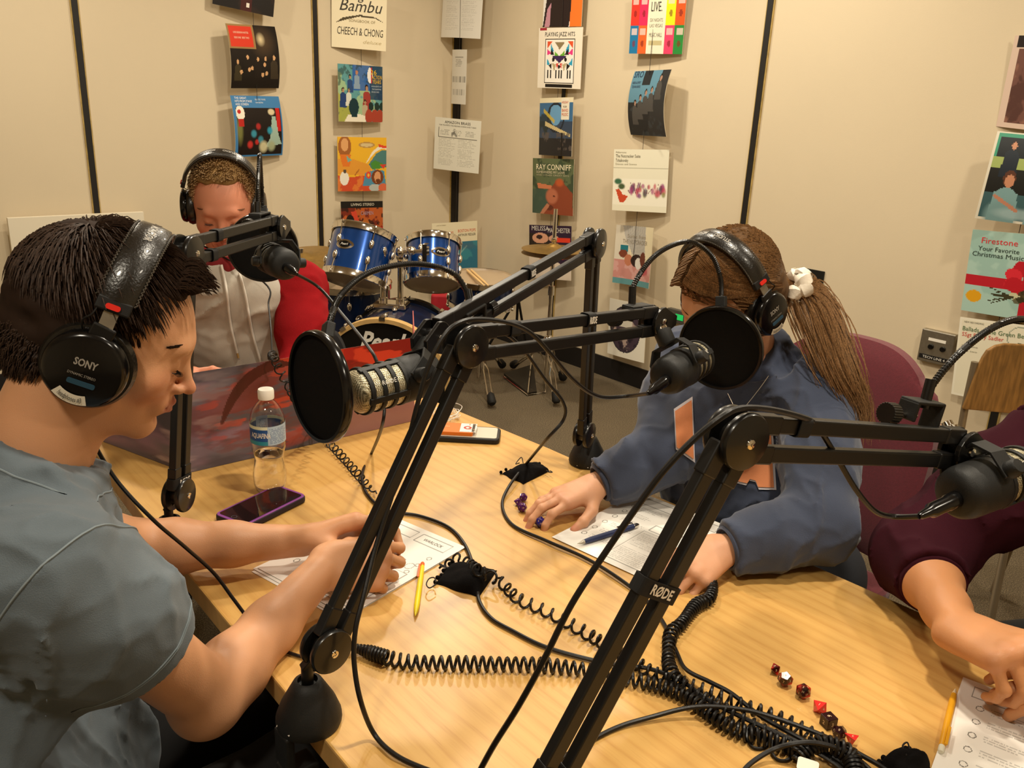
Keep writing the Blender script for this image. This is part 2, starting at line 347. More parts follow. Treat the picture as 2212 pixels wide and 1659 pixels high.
def art_c3():
    a = A('3f7db0'); a.rect(.05, .03, .97, .8, '160d0b'); a.ell(.1, .45, .08, .3, '8a8a4a', .7, soft=.6); a.ell(.14, .72, .09, .12, 'f2ecd8'); a.ell(.12, .74, .035, .035, 'c01f1c'); a.rect(.08, .5, .2, .62, 'b8241c')
    a.rect(.88, .42, .96, .8, 'c41a16'); a.ell(.78, .74, .08, .06, 'd8c8a0', soft=.3); a.poly([(.78, .66), (.86, .66), (.9, .35), (.97, .2), (.6, .14), (.72, .3)], 'a8c4b4', .9)
    for x, y, r, c in ((.48, .5, .06, 'b02a28'), (.38, .38, .07, '3a93a8'), (.72, .43, .07, '2f9ab4'), (.3, .2, .07, 'c8322e'), (.44, .24, .05, 'c02a26'), (.52, .28, .07, '3a8a9c'), (.58, .16, .11, 'd2caa0'), (.75, .17, .1, 'a8b08a')): a.ell(x, y, r, r*1.1, c, .95, soft=.5)
    return a, [('THE GREAT', .07, .945, .035, 'ffffff', .24, 'L'), ('HITS FROM STAGE', .07, .895, .035, 'ffffff', .34, 'L'), ('AND SCREEN', .07, .845, .035, 'ffffff', .26, 'L'), ('SELECTED THEMES', .48, .93, .025, 'dfeaf0', .22, 'L'), ('ORCHESTRA', .48, .88, .025, 'dfeaf0', .16, 'L')]
def art_c4(): a = A('6fa6cc'); a.blot(5, 8, .5, '34618c', .7); return a, []
def art_d1():
    a = A('f2e5c2'); P = lambda x0, y0, x1, y1, t, c='2a2312': a.line(x0, y0, x1, y1, t, c)
    a.poly([(.08, .42), (.2, .51), (.5, .58), (.8, .56), (.95, .48), (.8, .535), (.5, .55), (.25, .475)], '4a3c1c')
    return a, [('Big', .46, .83, .15, '2f2614', .3, 'C', .35), ('Bambu', .53, .63, .2, '2f2614', .78, 'C', .3), ('SONGBOOK OF', .55, .45, .045, '8f7c4c', .48), ('CHEECH & CHONG', .52, .23, .13, '3a2f18', .84, 'C', .12), ('deluxe', .74, .1, .06, 'c4b284', .34, 'C', .3)]
def art_d2():
    a = A('5d9a9c'); a.blot(4, 21, .52, 'a9c48c', .8); a.rect(.3, .55, .72, 1, '1f56a8', .85); a.poly([(0, 0), (0, .5), (.3, .3), (.35, 0)], 'a8a83c', .9); a.blot(7, 22, .6, '2b3f3a', .7); a.rect(.7, .4, 1, 1, '12355a', .9)
    a.ell(.7, .83, .06, .14, 'f2f0ea'); a.rect(.72, .7, .745, .97, 'c02a2a')
    for x, y, k, c, h in ((.25, .78, .9, '2a4a7a', '14202c'), (.4, .86, .9, '8aa0b4', 'c87848'), (.1, .55, 1., '1e3c70', '241812'), (.62, .6, 1.3, 'a03a32', '20140e'), (.22, .55, .9, 'd8d8c8', '2c4a38'), (.58, .35, 1., 'b8a888', '3c2a1a')): a.person(x, y, k, 'b08868', c, h)
    a.poly([(.12, 0), (.2, .12), (.3, .14), (.46, .14), (.6, .1), (.6, 0)], 'ece4cc'); a.ell(.33, .26, .11, .16, '0f3338'); a.rect(.28, .08, .4, .2, '0f3338')
    for x in (.72, .86, .98): a.ell(x, .28, .06, .08, '14302a'); a.ell(x-.05, .1, .09, .13, 'a8402c')
    return a, [('26', .78, .85, .08, 'f4c21c', .14), ('ACTION', .86, .77, .07, 'f4c21c', .24), ('YEARS', .86, .69, .07, 'f4c21c', .2), ('HIGHLIGHTS OF', .85, .63, .025, 'd0dce4', .24), ('THE SEASONS', .85, .58, .025, 'd0dce4', .22), ('ON RECORD', .82, .53, .025, 'd0dce4', .18)]
def art_d3():
    a = A('edb52c'); a.poly([(0, .6), (.3, .6), (.62, .5), (.7, .35), (.5, .3), (0, .32)], 'e29a34'); a.poly([(0, 0), (0, .3), (.3, .26), (.5, .3), (1, .1), (1, 0)], 'cf4f2a'); a.blot(6, 31, .55, 'e88f3c', .6, m=a.box(0, 0, .5, .35))
    a.poly([(.55, .5), (.75, .72), (.9, .8), (1, .78), (1, .84), (.86, .86), (.7, .74)], 'f2ead2'); a.poly([(.62, .5), (.78, .7), (.9, .76), (1, .76), (1, .45), (.7, .4)], '4d7d78'); a.poly([(.66, .52), (.75, .58), (.95, .5), (.85, .42), (.7, .42)], '4a8b34')
    a.poly([(.82, .88), (1, .84), (1, .8), (.84, .82)], 'e0482a'); a.poly([(.86, .5), (1, .5), (.94, .42)], 'd8402c')
    a.ell(.14, .82, .13, .2, 'a4622c'); a.ell(.14, .86, .075, .12, 'e0a468'); a.poly([(.04, .68), (.26, .68), (.24, .46), (.1, .46)], 'e07828'); a.poly([(.17, .66), (.28, .58), (.2, .54)], '7ab0a0')
    a.ell(.13, .24, .09, .13, 'f0ead8'); a.ell(.14, .37, .03, .04, '5a4a38'); a.line(.34, .3, .42, .4, .012, 'b46c28')
    a.poly([(.5, .1), (.55, .34), (.75, .4), (.95, .38), (1, .1)], '4f8da8'); a.ell(.62, .3, .05, .07, 'e0452c'); a.ell(.62, .3, .02, .03, 'f0c040'); a.ell(.81, .26, .13, .14, '7a3f1e'); a.ell(.81, .26, .07, .11, 'dc9c6a'); a.ell(.82, .19, .05, .04, '6e3a1c'); a.ell(.75, .06, .12, .07, 'b8bcb4'); a.ell(.93, .06, .1, .08, 'd86a44')
    a.ell(.58, .86, .17, .055, 'b08a50', .9); a.ell(.58, .86, .13, .035, 'dcc894', .8); return a, []
def art_d4():
    a = A('7a2a18'); a.blot(5, 41, .45, 'c8642c', .8); a.blot(7, 42, .55, '2a1410', .9); a.poly([(.22, .8), (.34, .82), (.52, .3), (.4, .3)], 'd2452c'); a.rect(.8, .0, 1, .5, 'b8281c', .9); a.ell(.56, .5, .11, .16, 'b8692c'); a.ell(.2, .6, .1, .15, '1c100c'); a.rect(0, .88, 1, 1, '14110f')
    return a, [('LIVING STEREO', .5, .915, .05, 'e8e0c8', .55), ('CARMEN', .6, .74, .07, 'b09aa8', .3)]
def art_txt(bg='ece6d6', seed=1, head=None):
    a = A(bg); a.lines(.1, .1, .48, .62, 20, '8c8474', .4, seed); a.lines(.53, .1, .92, .62, 20, '8c8474', .4, seed+5); return a, ([(head, .5, .9, .05, '3c372c', .56)] if head else [])
def art_e1(): a = A('e4dfd2'); a.lines(.12, .12, .48, .92, 34, '9c968a', .28, 3); a.lines(.56, .12, .9, .92, 34, '9c968a', .28, 4); return a, []
def art_e2():
    a = Art(40, 72, 'ddd8ca'); a.lines(.3, .66, .75, .84, 6, '555048', .6, 8); a.rect(.25, .85, .8, .87, '555048', .5); r = np.random.default_rng(5)
    for k in range(16): a.rect(.08+.055*k, .4, .08+.055*k+.02+.02*r.random(), .52, '4a463e', .55)
    for k in range(15): a.rect(.1+.055*k, .16, .1+.055*k+.02+.02*r.random(), .28, '4a463e', .45)
    return a, []
def art_e3():
    a, t = art_txt('e0dbc8', 9, 'AMAZON BRASS'); a.rect(.09, .62, .93, .86, 'e0dbc8')
    for x in (.09, .37, .65): a.rect(x, .63, x+.005, .82, '6a6456'); a.rect(x, .63, x+.28, .637, '6a6456'); a.rect(x, .815, x+.28, .82, '6a6456'); a.lines(x+.03, .68, x+.25, .8, 4, '4a463c', .5, int(x*9)+2)
    a.rect(.925, .63, .93, .82, '6a6456'); a.blot(9, 15, .62, '3c382e', .7, m=a.box(.38, .65, .64, .8)); return a, t+[('FOR TRUMPETS TROMBONES HORNS AND TUBAS', .5, .85, .025, '6a6456', .8)]
def art_e4():
    a = A('e8dcb8'); a.rect(0, 0, 1, .6, '2f6f86'); a.blot(3, 51, .5, '3d8a94', .8, m=a.box(0, 0, 1, .6)); a.ell(.3, .3, .2, .22, '1f7f7c', .9, soft=.2); a.line(.35, .1, .75, .5, .012, '9cc0b4', .5); a.ell(.75, .5, .3, .1, '5c6468', .5, soft=1)
    return a, [('FAMOUS MARCHES', .26, .77, .05, 'd8643c', .4), ('BOSTON POPS', .76, .79, .06, 'd8643c', .4), ('ARTHUR FIEDLER', .76, .71, .05, '4a4030', .4), ('RECORDED IN CONCERT', .26, .7, .035, '7a7060', .38), ('LIVE IN STEREO', .2, .94, .02, '8a7c58', .2)]
def art_f1():
    a = A('f0ece4'); a.poly([(0, 0), (.1, .5), (.3, 1), (.9, 1), (.7, 0)], '26191a'); a.poly([(.36, 1), (.62, 1), (.55, .5), (.5, .42), (.44, .55)], 'd0a2b4'); a.poly([(.05, 0), (.2, 0), (.22, .4), (.12, .3)], 'c890a0'); a.poly([(.8, 1), (1, 1), (1, 0), (.72, 0), (.74, .5)], 'f2792c'); return a, []
def art_f2():
    a = A('ece2ce'); a.rect(.17, .08, .85, .82, '241c18'); a.rect(.185, .095, .835, .805, 'f3ede0'); a.rect(.2, .02, .82, .065, '1c1714'); a.rect(.03, .955, .2, .995, 'a02838')
    cs = ['e0562e', '2f9fc4', 'e43a86', '1c1714', '8c7a58', '6cae30', '3c2452', 'b8a67c', 'd84a3c']
    tri = [((.22, .78), (.34, .78), (.22, .66), 0), ((.8, .78), (.68, .78), (.8, .66), 0), ((.3, .75), (.38, .62), (.3, .6), 1), ((.72, .75), (.64, .62), (.72, .6), 1), ((.22, .66), (.32, .58), (.22, .55), 2), ((.8, .66), (.7, .58), (.8, .55), 2), ((.32, .66), (.4, .55), (.3, .55), 3), ((.7, .66), (.62, .55), (.72, .55), 3), ((.4, .76), (.62, .76), (.51, .64), 4), ((.4, .62), (.5, .54), (.4, .54), 5), ((.62, .62), (.52, .54), (.62, .54), 5), ((.34, .54), (.68, .54), (.51, .42), 6), ((.22, .5), (.3, .4), (.22, .38), 1), ((.8, .5), (.72, .4), (.8, .38), 1), ((.26, .38), (.34, .42), (.34, .3), 3), ((.76, .38), (.68, .42), (.68, .3), 3), ((.34, .42), (.44, .4), (.4, .28), 7), ((.68, .42), (.58, .4), (.62, .28), 7), ((.44, .42), (.5, .42), (.46, .32), 8), ((.58, .42), (.52, .42), (.56, .32), 8)]
    for *p, c in tri: a.poly(p, cs[c])
    for x, y in ((.37, .48), (.65, .48), (.51, .36)): a.ell(x, y, .03, .035, '1c1714')
    for x in (.24, .3, .43, .5, .56, .69, .75): a.rect(x, .16, x+.03, .31, '17120f')
    return a, [('PLAYING JAZZ HITS', .5, .86, .07, '2a2420', .68)]
def art_f3():
    a = A('33445a'); a.rect(0, .92, 1, 1, 'ece0bc'); a.rect(0, .6, 1, .92, '3c6c96'); a.blot(5, 61, .45, '1c2a26', .85, m=a.box(0, .2, .45, .85)); a.ell(.52, .72, .17, .2, '6aa0c8'); a.ring(.52, .66, .24, .02, '1a2430'); a.poly([(.15, .82), (.5, .62), (.48, .56), (.13, .76)], 'c8b03c', .9); a.poly([(.2, .6), (.95, .38), (.95, .33), (.2, .52)], 'd8c48c', .9); a.rect(0, 0, 1, .3, '1d1e22'); a.blot(8, 62, .56, '59504a', .8, m=a.box(.1, .1, 1, .4)); a.rect(.7, .0, .74, .4, '101012')
    a.rect(.68, .62, .9, .98, 'efe6d0')
    return a, [('HOLIDAY', .79, .9, .04, 'd0603c', .18), ('FOR', .79, .83, .03, '5a4c40', .1), ('BAND', .79, .76, .05, 'd0603c', .17), ('MUSIC', .79, .69, .05, 'd0603c', .18)]
def art_f4():
    a = A('3c4a34'); a.blot(5, 71, .48, '66704c', .7); a.rect(0, 0, .45, .45, '3f5548', .8); a.poly([(.12, .56), (.18, .48), (.5, .5), (.6, .62), (.75, .6), (.98, .4), (1, 0), (.2, 0), (.45, .15), (.35, .3), (.42, .45)], '8a4228'); a.poly([(.12, .56), (.15, .46), (.48, .46), (.5, .52)], 'c87850'); a.ell(.68, .58, .12, .09, 'b8562c', soft=.5); a.ell(.5, .33, .17, .16, 'b46a4c', soft=.3); a.ell(.55, .33, .03, .015, '5a2a1c'); a.ell(.44, .12, .1, .05, '3a1c14', .6); a.poly([(.2, 0), (.3, .0), (.45, .16), (.38, .2)], 'b87858')
    return a, [('RAY CONNIFF', .52, .8, .1, 'f4e8c4', .84), ('SOMEWHERE MY LOVE', .45, .735, .045, 'd8ccaa', .7), ('AND OTHER GREAT HITS', .5, .69, .028, 'b8b090', .8)]
def art_f5():
    a = A('2c1a30'); a.rect(0, .55, .5, .85, '2a2018'); a.ell(.28, .76, .2, .1, 'd09878'); a.ell(.26, .78, .08, .04, '33201c'); a.ell(.6, .76, .12, .06, 'cc987c'); a.rect(.67, .7, .97, .78, 'd63a22'); a.poly([(0, 0), (0, .5), (.3, .55), (.5, .4), (1, .2), (1, 0)], 'd8c8b4'); a.ell(.8, .48, .16, .1, 'd02a20'); a.poly([(.2, .5), (.36, .5), (.4, .4), (.3, .3)], 'c89068')
    return a, [('MELISSA', .28, .9, .085, 'd8d0c4', .42), ('MANCHESTER', .72, .87, .085, 'd8d0c4', .5)]
def art_g1():
    a = A('f4eccc'); cs = {(0, 2): 'f4e01c', (1, 2): '2c8a2a', (0, 1): 'e8382c', (1, 1): 'e82c5c', (0, 0): '1c78a8', (1, 0): 'e8662c', (3, 2): '1c70a8', (4, 2): 'e2321c', (3, 1): 'f4ea1c', (4, 1): 'dc5a1c', (3, 0): 'e8446c', (4, 0): '2c8a3c'}; X = {0: 0., 1: .17, 3: .67, 4: .84}
    for (i, j), c in cs.items():
        y0 = .0+j*.44-.02; a.rect(X[i], max(y0, 0), X[i]+.17, y0+.44, c); a.rect(X[i]+.03, y0+.3, X[i]+.14, y0+.4, 'f6d8cc', .65); a.ell(X[i]+.085, y0+.17, .03, .05, '7a1a18', .7)
    a.rect(.34, .0, .67, 1, 'f2ebd0'); a.rect(.39, .8, .62, .806, '4a4a40'); a.rect(.39, .55, .62, .556, '4a4a40'); a.rect(.38, .12, .62, .2, 'c8bc8c')
    return a, [('TOP', .5, .91, .08, 'e04838', .18), ('LIVE.', .49, .62, .14, '3c3c34', .2), ('SIX NIGHTS', .5, .47, .05, '9a9a88', .24), ('LAS VEGAS', .5, .39, .05, '9a9a88', .24), ('MUSIC HALL', .5, .25, .06, '8a8a7c', .24)]
def art_g2():
    a = A('1f2226'); a.poly([(0, 1), (0, .52), (.35, .5), (.7, .62), (.8, 1)], '5f8ea4'); a.rect(.32, .78, .54, 1, '20272c'); a.poly([(.82, 1), (1, 1), (1, 0), (.5, 0), (.7, .6)], '2c2d2f'); a.blot(5, 81, .55, '3a4246', .7, m=a.box(0, 0, 1, .5))
    for x, y in ((.2, .5), (.34, .58), (.48, .66), (.63, .7), (.8, .88)): a.person(x, y, 1.1, 'a88470', '4c4a48')
    return a, [('SRO', .16, .9, .1, '1c2c4c', .26), ('HERB ALPERT', .16, .8, .04, '2c3c5c', .24), ('TIJUANA BRASS', .17, .74, .04, '2c3c5c', .24)]
def art_g3():
    a = A('e9e4cc'); a.rect(0, .1, 1, .53, 'f1ecd8'); r = random.Random(4)
    for k in range(26): a.ell(.34+.6*r.random(), .25+.17*r.random(), .03+.03*r.random(), .05+.04*r.random(), r.choice(['a8487c', 'c44c62', '7a3a78', 'c86a6c', '4a3a58', '8a8a4a', 'd88a94']), .8, soft=.5)
    for k in range(14): x = .3+.65*r.random(); a.line(x, .3, x+r.uniform(-.06, .06), .3+.18*r.random(), .006, '7c4a50', .8)
    a.poly([(.06, .34), (.14, .14), (.22, .14), (.3, .24), (.2, .27), (.12, .36)], 'c84c2c'); a.ell(.1, .48, .09, .06, '3c6a4c', soft=.4); a.ell(.17, .4, .08, .06, '4a5c3c', soft=.4); a.rect(.0, .7, 1, .703, '9a947c', .6)
    return a, [('The Nutcracker Suite', .04, .87, .05, '6a6450', .46, 'L'), ('Tchaikovsky', .04, .8, .05, '6a6450', .24, 'L'), ('Philharmonic', .04, .94, .025, '8a846c', .2, 'L'), ('Dances and Scenes', .04, .75, .03, 'a8a288', .4, 'L')]
def art_g4():
    a = A('e8dcb8'); a.rect(0, .42, .35, 1, 'd9d0bc'); a.poly([(.15, 1), (.75, 1), (.78, .45), (.55, .45), (.4, .55), (.22, .8)], 'b4b0a8', .9)
    for k in range(9): a.line(.25+.055*k, 1, .42+.04*k, .5, .006, '8f8f8c', .6)
    a.rect(0, .1, 1, .42, 'c88a80'); a.blot(6, 91, .5, 'd8a8a0', .7, m=a.box(0, .1, 1, .45)); a.rect(0, 0, 1, .1, '5f9496'); a.rect(.12, .56, .3, .66, '1f7480'); a.ell(.2, .52, .1, .07, '7a3c28'); a.ell(.33, .42, .1, .1, 'c07858'); a.ell(.55, .42, .16, .11, '2c1c18'); a.ell(.6, .38, .09, .1, 'e0dcd0'); a.ell(.72, .46, .08, .12, '6a3426'); a.ell(.78, .26, .15, .09, 'b84450', .8, soft=.4)
    return a, [('Suites from', .52, .8, .06, 'a89c88', .5), ('THE NUTCRACKER', .5, .7, .07, 'a09684', .66)]
def art_g5():
    a = A('ece6d4'); m = np.hypot(a.x-.47, a.y-.5); a.put((m < .4)*1., '4a3c48'); a.blot(6, 95, .5, 'c4aca0', .9, m=(m < .38)*1.); a.blot(8, 96, .58, '2c2430', .9, m=(m < .38)*1.); a.rect(.3, .54, .66, .66, 'e4decc'); a.put(((m > .39) & (m < .41))*1., '2c2830'); return a, []
def art_h1():
    a = A('d8bfae'); a.rect(.1, .06, 1, .86, '6f4a42'); a.blot(4, 101, .5, '8f6454', .8, m=a.box(.1, .06, 1, .86)); a.blot(5, 102, .55, '4a2c28', .8, m=a.box(.1, .06, 1, .86)); a.rect(.05, .88, .5, 1, '20181a'); return a, [('ENCORE', .55, .9, .06, '2a2020', .6)]
def art_h2():
    a = A('e4ddc8'); a.rect(.03, .03, .98, .98, '174f44'); a.rect(.03, .72, .98, .98, '3f9c7c'); a.rect(.03, .6, .98, .72, 'a4b466'); a.rect(.03, .3, .98, .6, '1c1c18'); a.rect(.03, .03, .98, .32, '3e5f62'); a.rect(.05, .72, .35, .94, '141c20'); a.person(.21, .86, 1.2, 'd09470', '1c2630', '20140f')
    for x, y, k in ((.25, .47, 2.1), (.66, .55, 2.3)):
        a.person(x, y, k, 'c88a68', '7fa3a4', '5a3422'); a.ell(x, y-.42*k/2.2, .2, .2, '7a9c9c', .9, soft=.3)
    a.ell(.42, .1, .3, .08, 'a8c0c0', .7, soft=.5); a.line(.15, .28, .4, .14, .02, 'c08468')
    return a, [('LAWRENCE', .68, .88, .06, 'c8e0c0', .5), ('WELK', .6, .79, .06, 'c8e0c0', .3), ('LULLABIES', .68, .64, .05, 'c4cc8c', .5)]
def art_h3():
    a = A('a9c8bc'); a.blot(3, 111, .5, '8fb4aa', .6); a.rect(0, .33, 1, .46, 'b81f2c'); a.rect(.66, 0, .8, 1, 'b81f2c'); r = random.Random(6)
    for k in range(16): t = k*.7; a.ell(.72+.17*cos(t), .46+.15*sin(t), .1, .08, r.choice(['d62c38', 'b81c28', 'e2444c']), 1, rot=t)
    for k in range(12): a.ell(.55+.2*r.random(), .2+.13*r.random(), .05, .035, r.choice(['4a3c28', '5a5030', 'c8c8a0', '33301c']), .9)
    for k in range(7): a.line(.6, .25, .3+.1*r.random(), .12+.24*r.random(), .005, '3c3a24')
    a.ell(.13, .2, .1, .075, 'dca01c', soft=.05)
    return a, [('Firestone', .34, .85, .07, 'd82c34', .42), ('Your Favorite', .34, .76, .055, '24342c', .48), ('Christmas Music', .34, .69, .055, '24342c', .6)]
def art_h4():
    a = A('ebe5d0'); a.rect(.03, .03, .97, .97, 'e6dfc6'); a.ring(.74, .82, .15, .006, '9aa08c'); a.poly([(.6, .72), (.72, .78), (.88, .72), (.84, .68), (.66, .68)], '2c4c34'); return a, [('NEW RECORDING', .06, .94, .02, '5a5a4a', .24, 'L'), ('Ballads of the Green Berets', .05, .84, .055, '4a6c44', .84, 'L'), ('SSgt Barry Sadler', .05, .77, .05, 'cc4438', .5, 'L'), ('Side one', .06, .64, .02, '8a8874', .2, 'L'), ('Side two', .06, .58, .02, '8a8874', .2, 'L')]
COV = {
 'c1': ((-1.460, 4.80, 2.043), -1.0, -.06, -.12, 'dark album sleeve cut off at the top of the leftmost string', 'leftmost string'),
 'c2': ((-1.447, 4.834, 1.664), -.615, -.007, .037, 'black album sleeve of five seated figures with a red panel in its corner', 0),
 'c3': ((-1.446, 4.838, 1.310), -.635, .02, .013, 'blue-edged album sleeve with blurred coloured night lights', 0),
 'c4': ((-1.429, 4.847, .637), -.768, .084, -.039, 'pale blue album sleeve mostly hidden behind the person in the red-sleeved hoodie', 0),
 'd1': ((-.963, 5.264, 1.905), -1.20, -.02, -.022, 'cream album sleeve with large looping script and shadowed block lettering', 0),
 'd2': ((-.959, 5.266, 1.503), -.77, -.005, -.001, 'album sleeve painted with sports players in blue and green', 0),
 'd3': ((-.956, 5.267, 1.101), -.98, -.021, -.003, 'yellow and orange painted album sleeve with bearded faces', 0),
 'd4': ((-.958, 5.261, .725), -.747, .059, -.039, 'dark red album sleeve showing above the blue rack tom', 0),
 'e1': ((-.408, 5.596, 2.010), -2.2, .016, -.038, 'white printed sheet at the top of the corner string', 0),
 'e2': ((-.410, 5.547, 1.626), -2.473, -.007, -.015, 'narrow white printed slip on the corner string', 0),
 'e3': ((-.410, 5.511, 1.224), -1.941, -.019, -.039, 'white printed sheet with three boxed panels on the corner string', 0),
 'e4': ((-.406, 5.510, .591), -1.104, .009, .035, 'cream and teal album sleeve lowest on the corner string', 0),
 'f1': ((.182, 5.072, 2.056), -2.443, -.03, -.021, 'album sleeve of black, pink and orange shapes cut off at the top', 0),
 'f2': ((.182, 5.055, 1.735), -2.308, -.037, -.006, 'cream album sleeve with coloured triangles over black piano keys', 0),
 'f3': ((.180, 5.050, 1.370), -2.541, -.01, .038, 'dark blue album sleeve with a street scene and a narrow text strip', 0),
 'f4': ((.183, 5.050, 1.038), -2.327, -.008, .049, 'green album sleeve with a red-brown portrait of a resting figure', 0),
 'f5': ((.188, 5.041, .658), -2.262, .039, .093, 'dark purple album sleeve with a face, behind the hi-hat cymbal', 0),
 'g1': ((.635, 4.560, 1.909), -2.30, -.05, -.013, 'album sleeve chequered in bright colour blocks with a white middle', 0),
 'g2': ((.625, 4.551, 1.516), -2.673, -.008, .018, 'dark blue-grey album sleeve of people standing on stairs', 0),
 'g3': ((.618, 4.556, 1.132), -2.162, .011, .054, 'cream album sleeve with small purple and red dancers across it', 0),
 'g4': ((.621, 4.557, .738), -2.606, .058, .085, 'pale pink album sleeve with a teal hat and teal bottom band', 0),
 'g5': ((.615, 4.559, .329), -2.567, .032, .087, 'white album sleeve with a round picture, just above the baseboard', 0),
 'h1': ((1.821, 3.200, 1.631), -2.75, -.06, -.05, 'white-bordered brown album sleeve at the right edge, topmost of its string', 0),
 'h2': ((1.851, 3.175, 1.302), -2.1, .05, -.046, 'green album sleeve of girls in pale blue dresses', 0),
 'h3': ((1.841, 3.182, .954), -2.486, -.022, .049, 'pale green album sleeve with a big red ribbon bow', 0),
 'h4': ((1.860, 3.165, .619), -2.472, -.004, .085, 'cream album sleeve with green and red title behind the wooden chair back', 0),
}
SL = .315
def hang(key):
    c, yaw, lean, roll, label, _ = COV[key]; a, txts = globals()['art_'+key](); wf = .5 if key == 'e2' else 1.
    c = Vector(c); n = Vector((cos(yaw), sin(yaw), 0))*cos(lean)+ZD*sin(lean); x = ZD.cross(n).normalized(); y = n.cross(x); x, y = x*cos(roll)+y*sin(roll), y*cos(roll)-x*sin(roll)
    w, h = SL*wf, SL; bow = {'c2': .022, 'c3': .02, 'g2': .03, 'g4': -.02, 'e1': .02, 'h2': .012}.get(key, .006)
    bx = key in ('c2', 'c3', 'g2', 'h2')
    def pos(fx, fy, d=0.): return c+x*(fx-.5)*w+y*(fy-.5)*h+n*(d+bow*(1-4*((fy if bx else fx)-.5)**2)-bow*.5)
    mb = MB(); mb.col = []
    art_sheet(mb, a, pos); th = .0035 if key[0] != 'e' or key == 'e4' else .0008
    m = 8; bk = [pos(i/m, j/m, -th) for j in range(m+1) for i in range(m+1)]; mb.add(bk, [(j*(m+1)+i, (j+1)*(m+1)+i, (j+1)*(m+1)+i+1, j*(m+1)+i+1) for j in range(m) for i in range(m)], 1)
    for f in (lambda t: (t, 0), lambda t: (1, t), lambda t: (1-t, 1), lambda t: (0, 1-t)):
        vs_ = [pos(*f(i/m)) for i in range(m+1)]+[pos(*f(i/m), -th) for i in range(m+1)]; mb.add(vs_, [(i+1, i, m+1+i, m+2+i) for i in range(m)], 1, False)
    ms = [M_ART, M_CARD]
    for t in txts:
        s, fx, fy, hh, colr, ww = t[:6]; al = t[6] if len(t) > 6 else 'C'; sh = t[7] if len(t) > 7 else 0
        if ink(colr) not in ms: ms.append(ink(colr))
        mb.text(s, lambda X, Y, Z_=0, fx=fx, fy=fy: pos(fx+X, fy+Y, .0012), hh, mi=ms.index(ink(colr)), w=ww, align=al, shear=sh)
    pad_cols(mb)
    nm = 'paper_sheet' if key in ('e1', 'e2', 'e3') else 'album_sleeve'
    return tag(mb.build(nm, ms), label, 'paper' if nm == 'paper_sheet' else 'album sleeve', {'c': 'sleeves on the leftmost string', 'd': 'sleeves on the string above the drums', 'e': 'items on the corner string', 'f': 'sleeves on the string behind the cymbal', 'g': 'sleeves on the string right of the corner', 'h': 'sleeves on the string at the right edge'}[key[0]])
for k in COV: hang(k)
M_STR = mat('dark_thread', '2c2620', .7)
for k, x, y, z0, z1, lab in (('c', -1.447, 4.848, .7, CH, 'thin dark string holding the leftmost column of album sleeves'), ('d', -.958, 5.279, .75, CH, 'thin dark string of sleeves hanging above the blue rack toms'), ('e', -.409, 5.56, .7, CH, 'thin dark string of white sheets in the room corner'),
    ('f', .186, 5.062, .75, CH, 'thin dark string of sleeves hanging behind the hi-hat cymbal'), ('g', .622, 4.572, .35, CH, 'thin dark string of sleeves between the corner and the middle seam'), ('h', 1.85, 3.195, .7, CH, 'thin dark string of sleeves at the right edge of the photo')):
    mb = MB(); mb.tube([(x, y, z0), (x, y, z1)], .0013, 5); tag(mb.build('hanging_string', M_STR), lab, 'string', 'strings holding the album sleeves')

# ---------------------------------------------------------------- other things on or against the walls
def wallR(x, y, d=0.): r = ray(x, y); return CAM+r*((WV-d)/VD.dot(r))
def wallL(x, y, d=0.): r = ray(x, y); return CAM+r*((WU-d)/UD.dot(r))
M_BLK = mat('black_plastic_matte', '161514', .5, spec=.4); M_GLS = mat('black_plastic_gloss', '0c0b0b', .18, spec=.5); M_CHR = mat('chrome', 'dcd6cc', .12, 1.)
M_STEEL = mat('brushed_steel', 'a8a294', .35, .9, var=.1, vscale=60.); M_WHITE = mat('white_plastic', 'ebe6da', .4); M_RUB = mat('black_rubber', '14120f', .7)
pw = [wallL(15, 463, .06), wallL(320, 457, .06), wallL(331, 560, .06), wallL(22, 560, .06)]
c0 = wallL(168, 460, .06); mb = MB(); mb.box(Vector((c0.x, c0.y, .50)), (.02, .62, .76), (UD, VD, ZD)); tag(mb.build('poster_board', mat('white_board', 'e6dcc4', .75), bevel=.002), 'blank white board leaning on the wall behind the person in grey', 'board')
p = wallR(1751, 615, .004); t = thing('connector_plate', p, 'small dark wall plate of round sockets behind the ponytailed person', 'wall plate')
UN = -VD; XR = -UD    # wall right: outward normal, to the right in the photo
mb = MB(); mb.box(p, (.118, .14, .006), (XR, ZD, VD)); mb.build('plate', mat('dark_plate', '2a2a26', .45, .6), t, bevel=.001)
for i, (a, b2) in enumerate(((-.028, .035), (.018, .033), (.018, .003), (-.028, -.033), (.018, -.035), (-.03, .002))):
    mb = MB(); mb.lathe([(.009 if i < 5 else .003, 0), (.009 if i < 5 else .003, .005), (.005, .006), (.004, .002)], p+XR*a+ZD*b2+UN*.003, UN, 12); mb.build('socket', M_STEEL, t)
p = wallR(2025, 750, .012); t = thing('outlet_box', p, 'silver metal outlet box with a label strip on the right wall', 'outlet')
mb = MB(); mb.box(p, (.135, .135, .03), (XR, ZD, VD)); mb.build('box_body', M_STEEL, t, bevel=.004)
mb = MB(); mb.box(p+ZD*-.045+UN*.016, (.12, .018, .001), (XR, ZD, VD)); mb.build('label_strip', M_BLK, t)
mb = MB(); mb.text('TECH LINE 4', plane_pos(p+ZD*-.05+UN*.0165, XR, ZD), .01, w=.09); mb.build('lettering', M_WHITE, t)
mb = MB(); mb.box(p+ZD*.03+UN*.016, (.07, .012, .001), (XR, ZD, VD)); mb.build('label', M_WHITE, t)
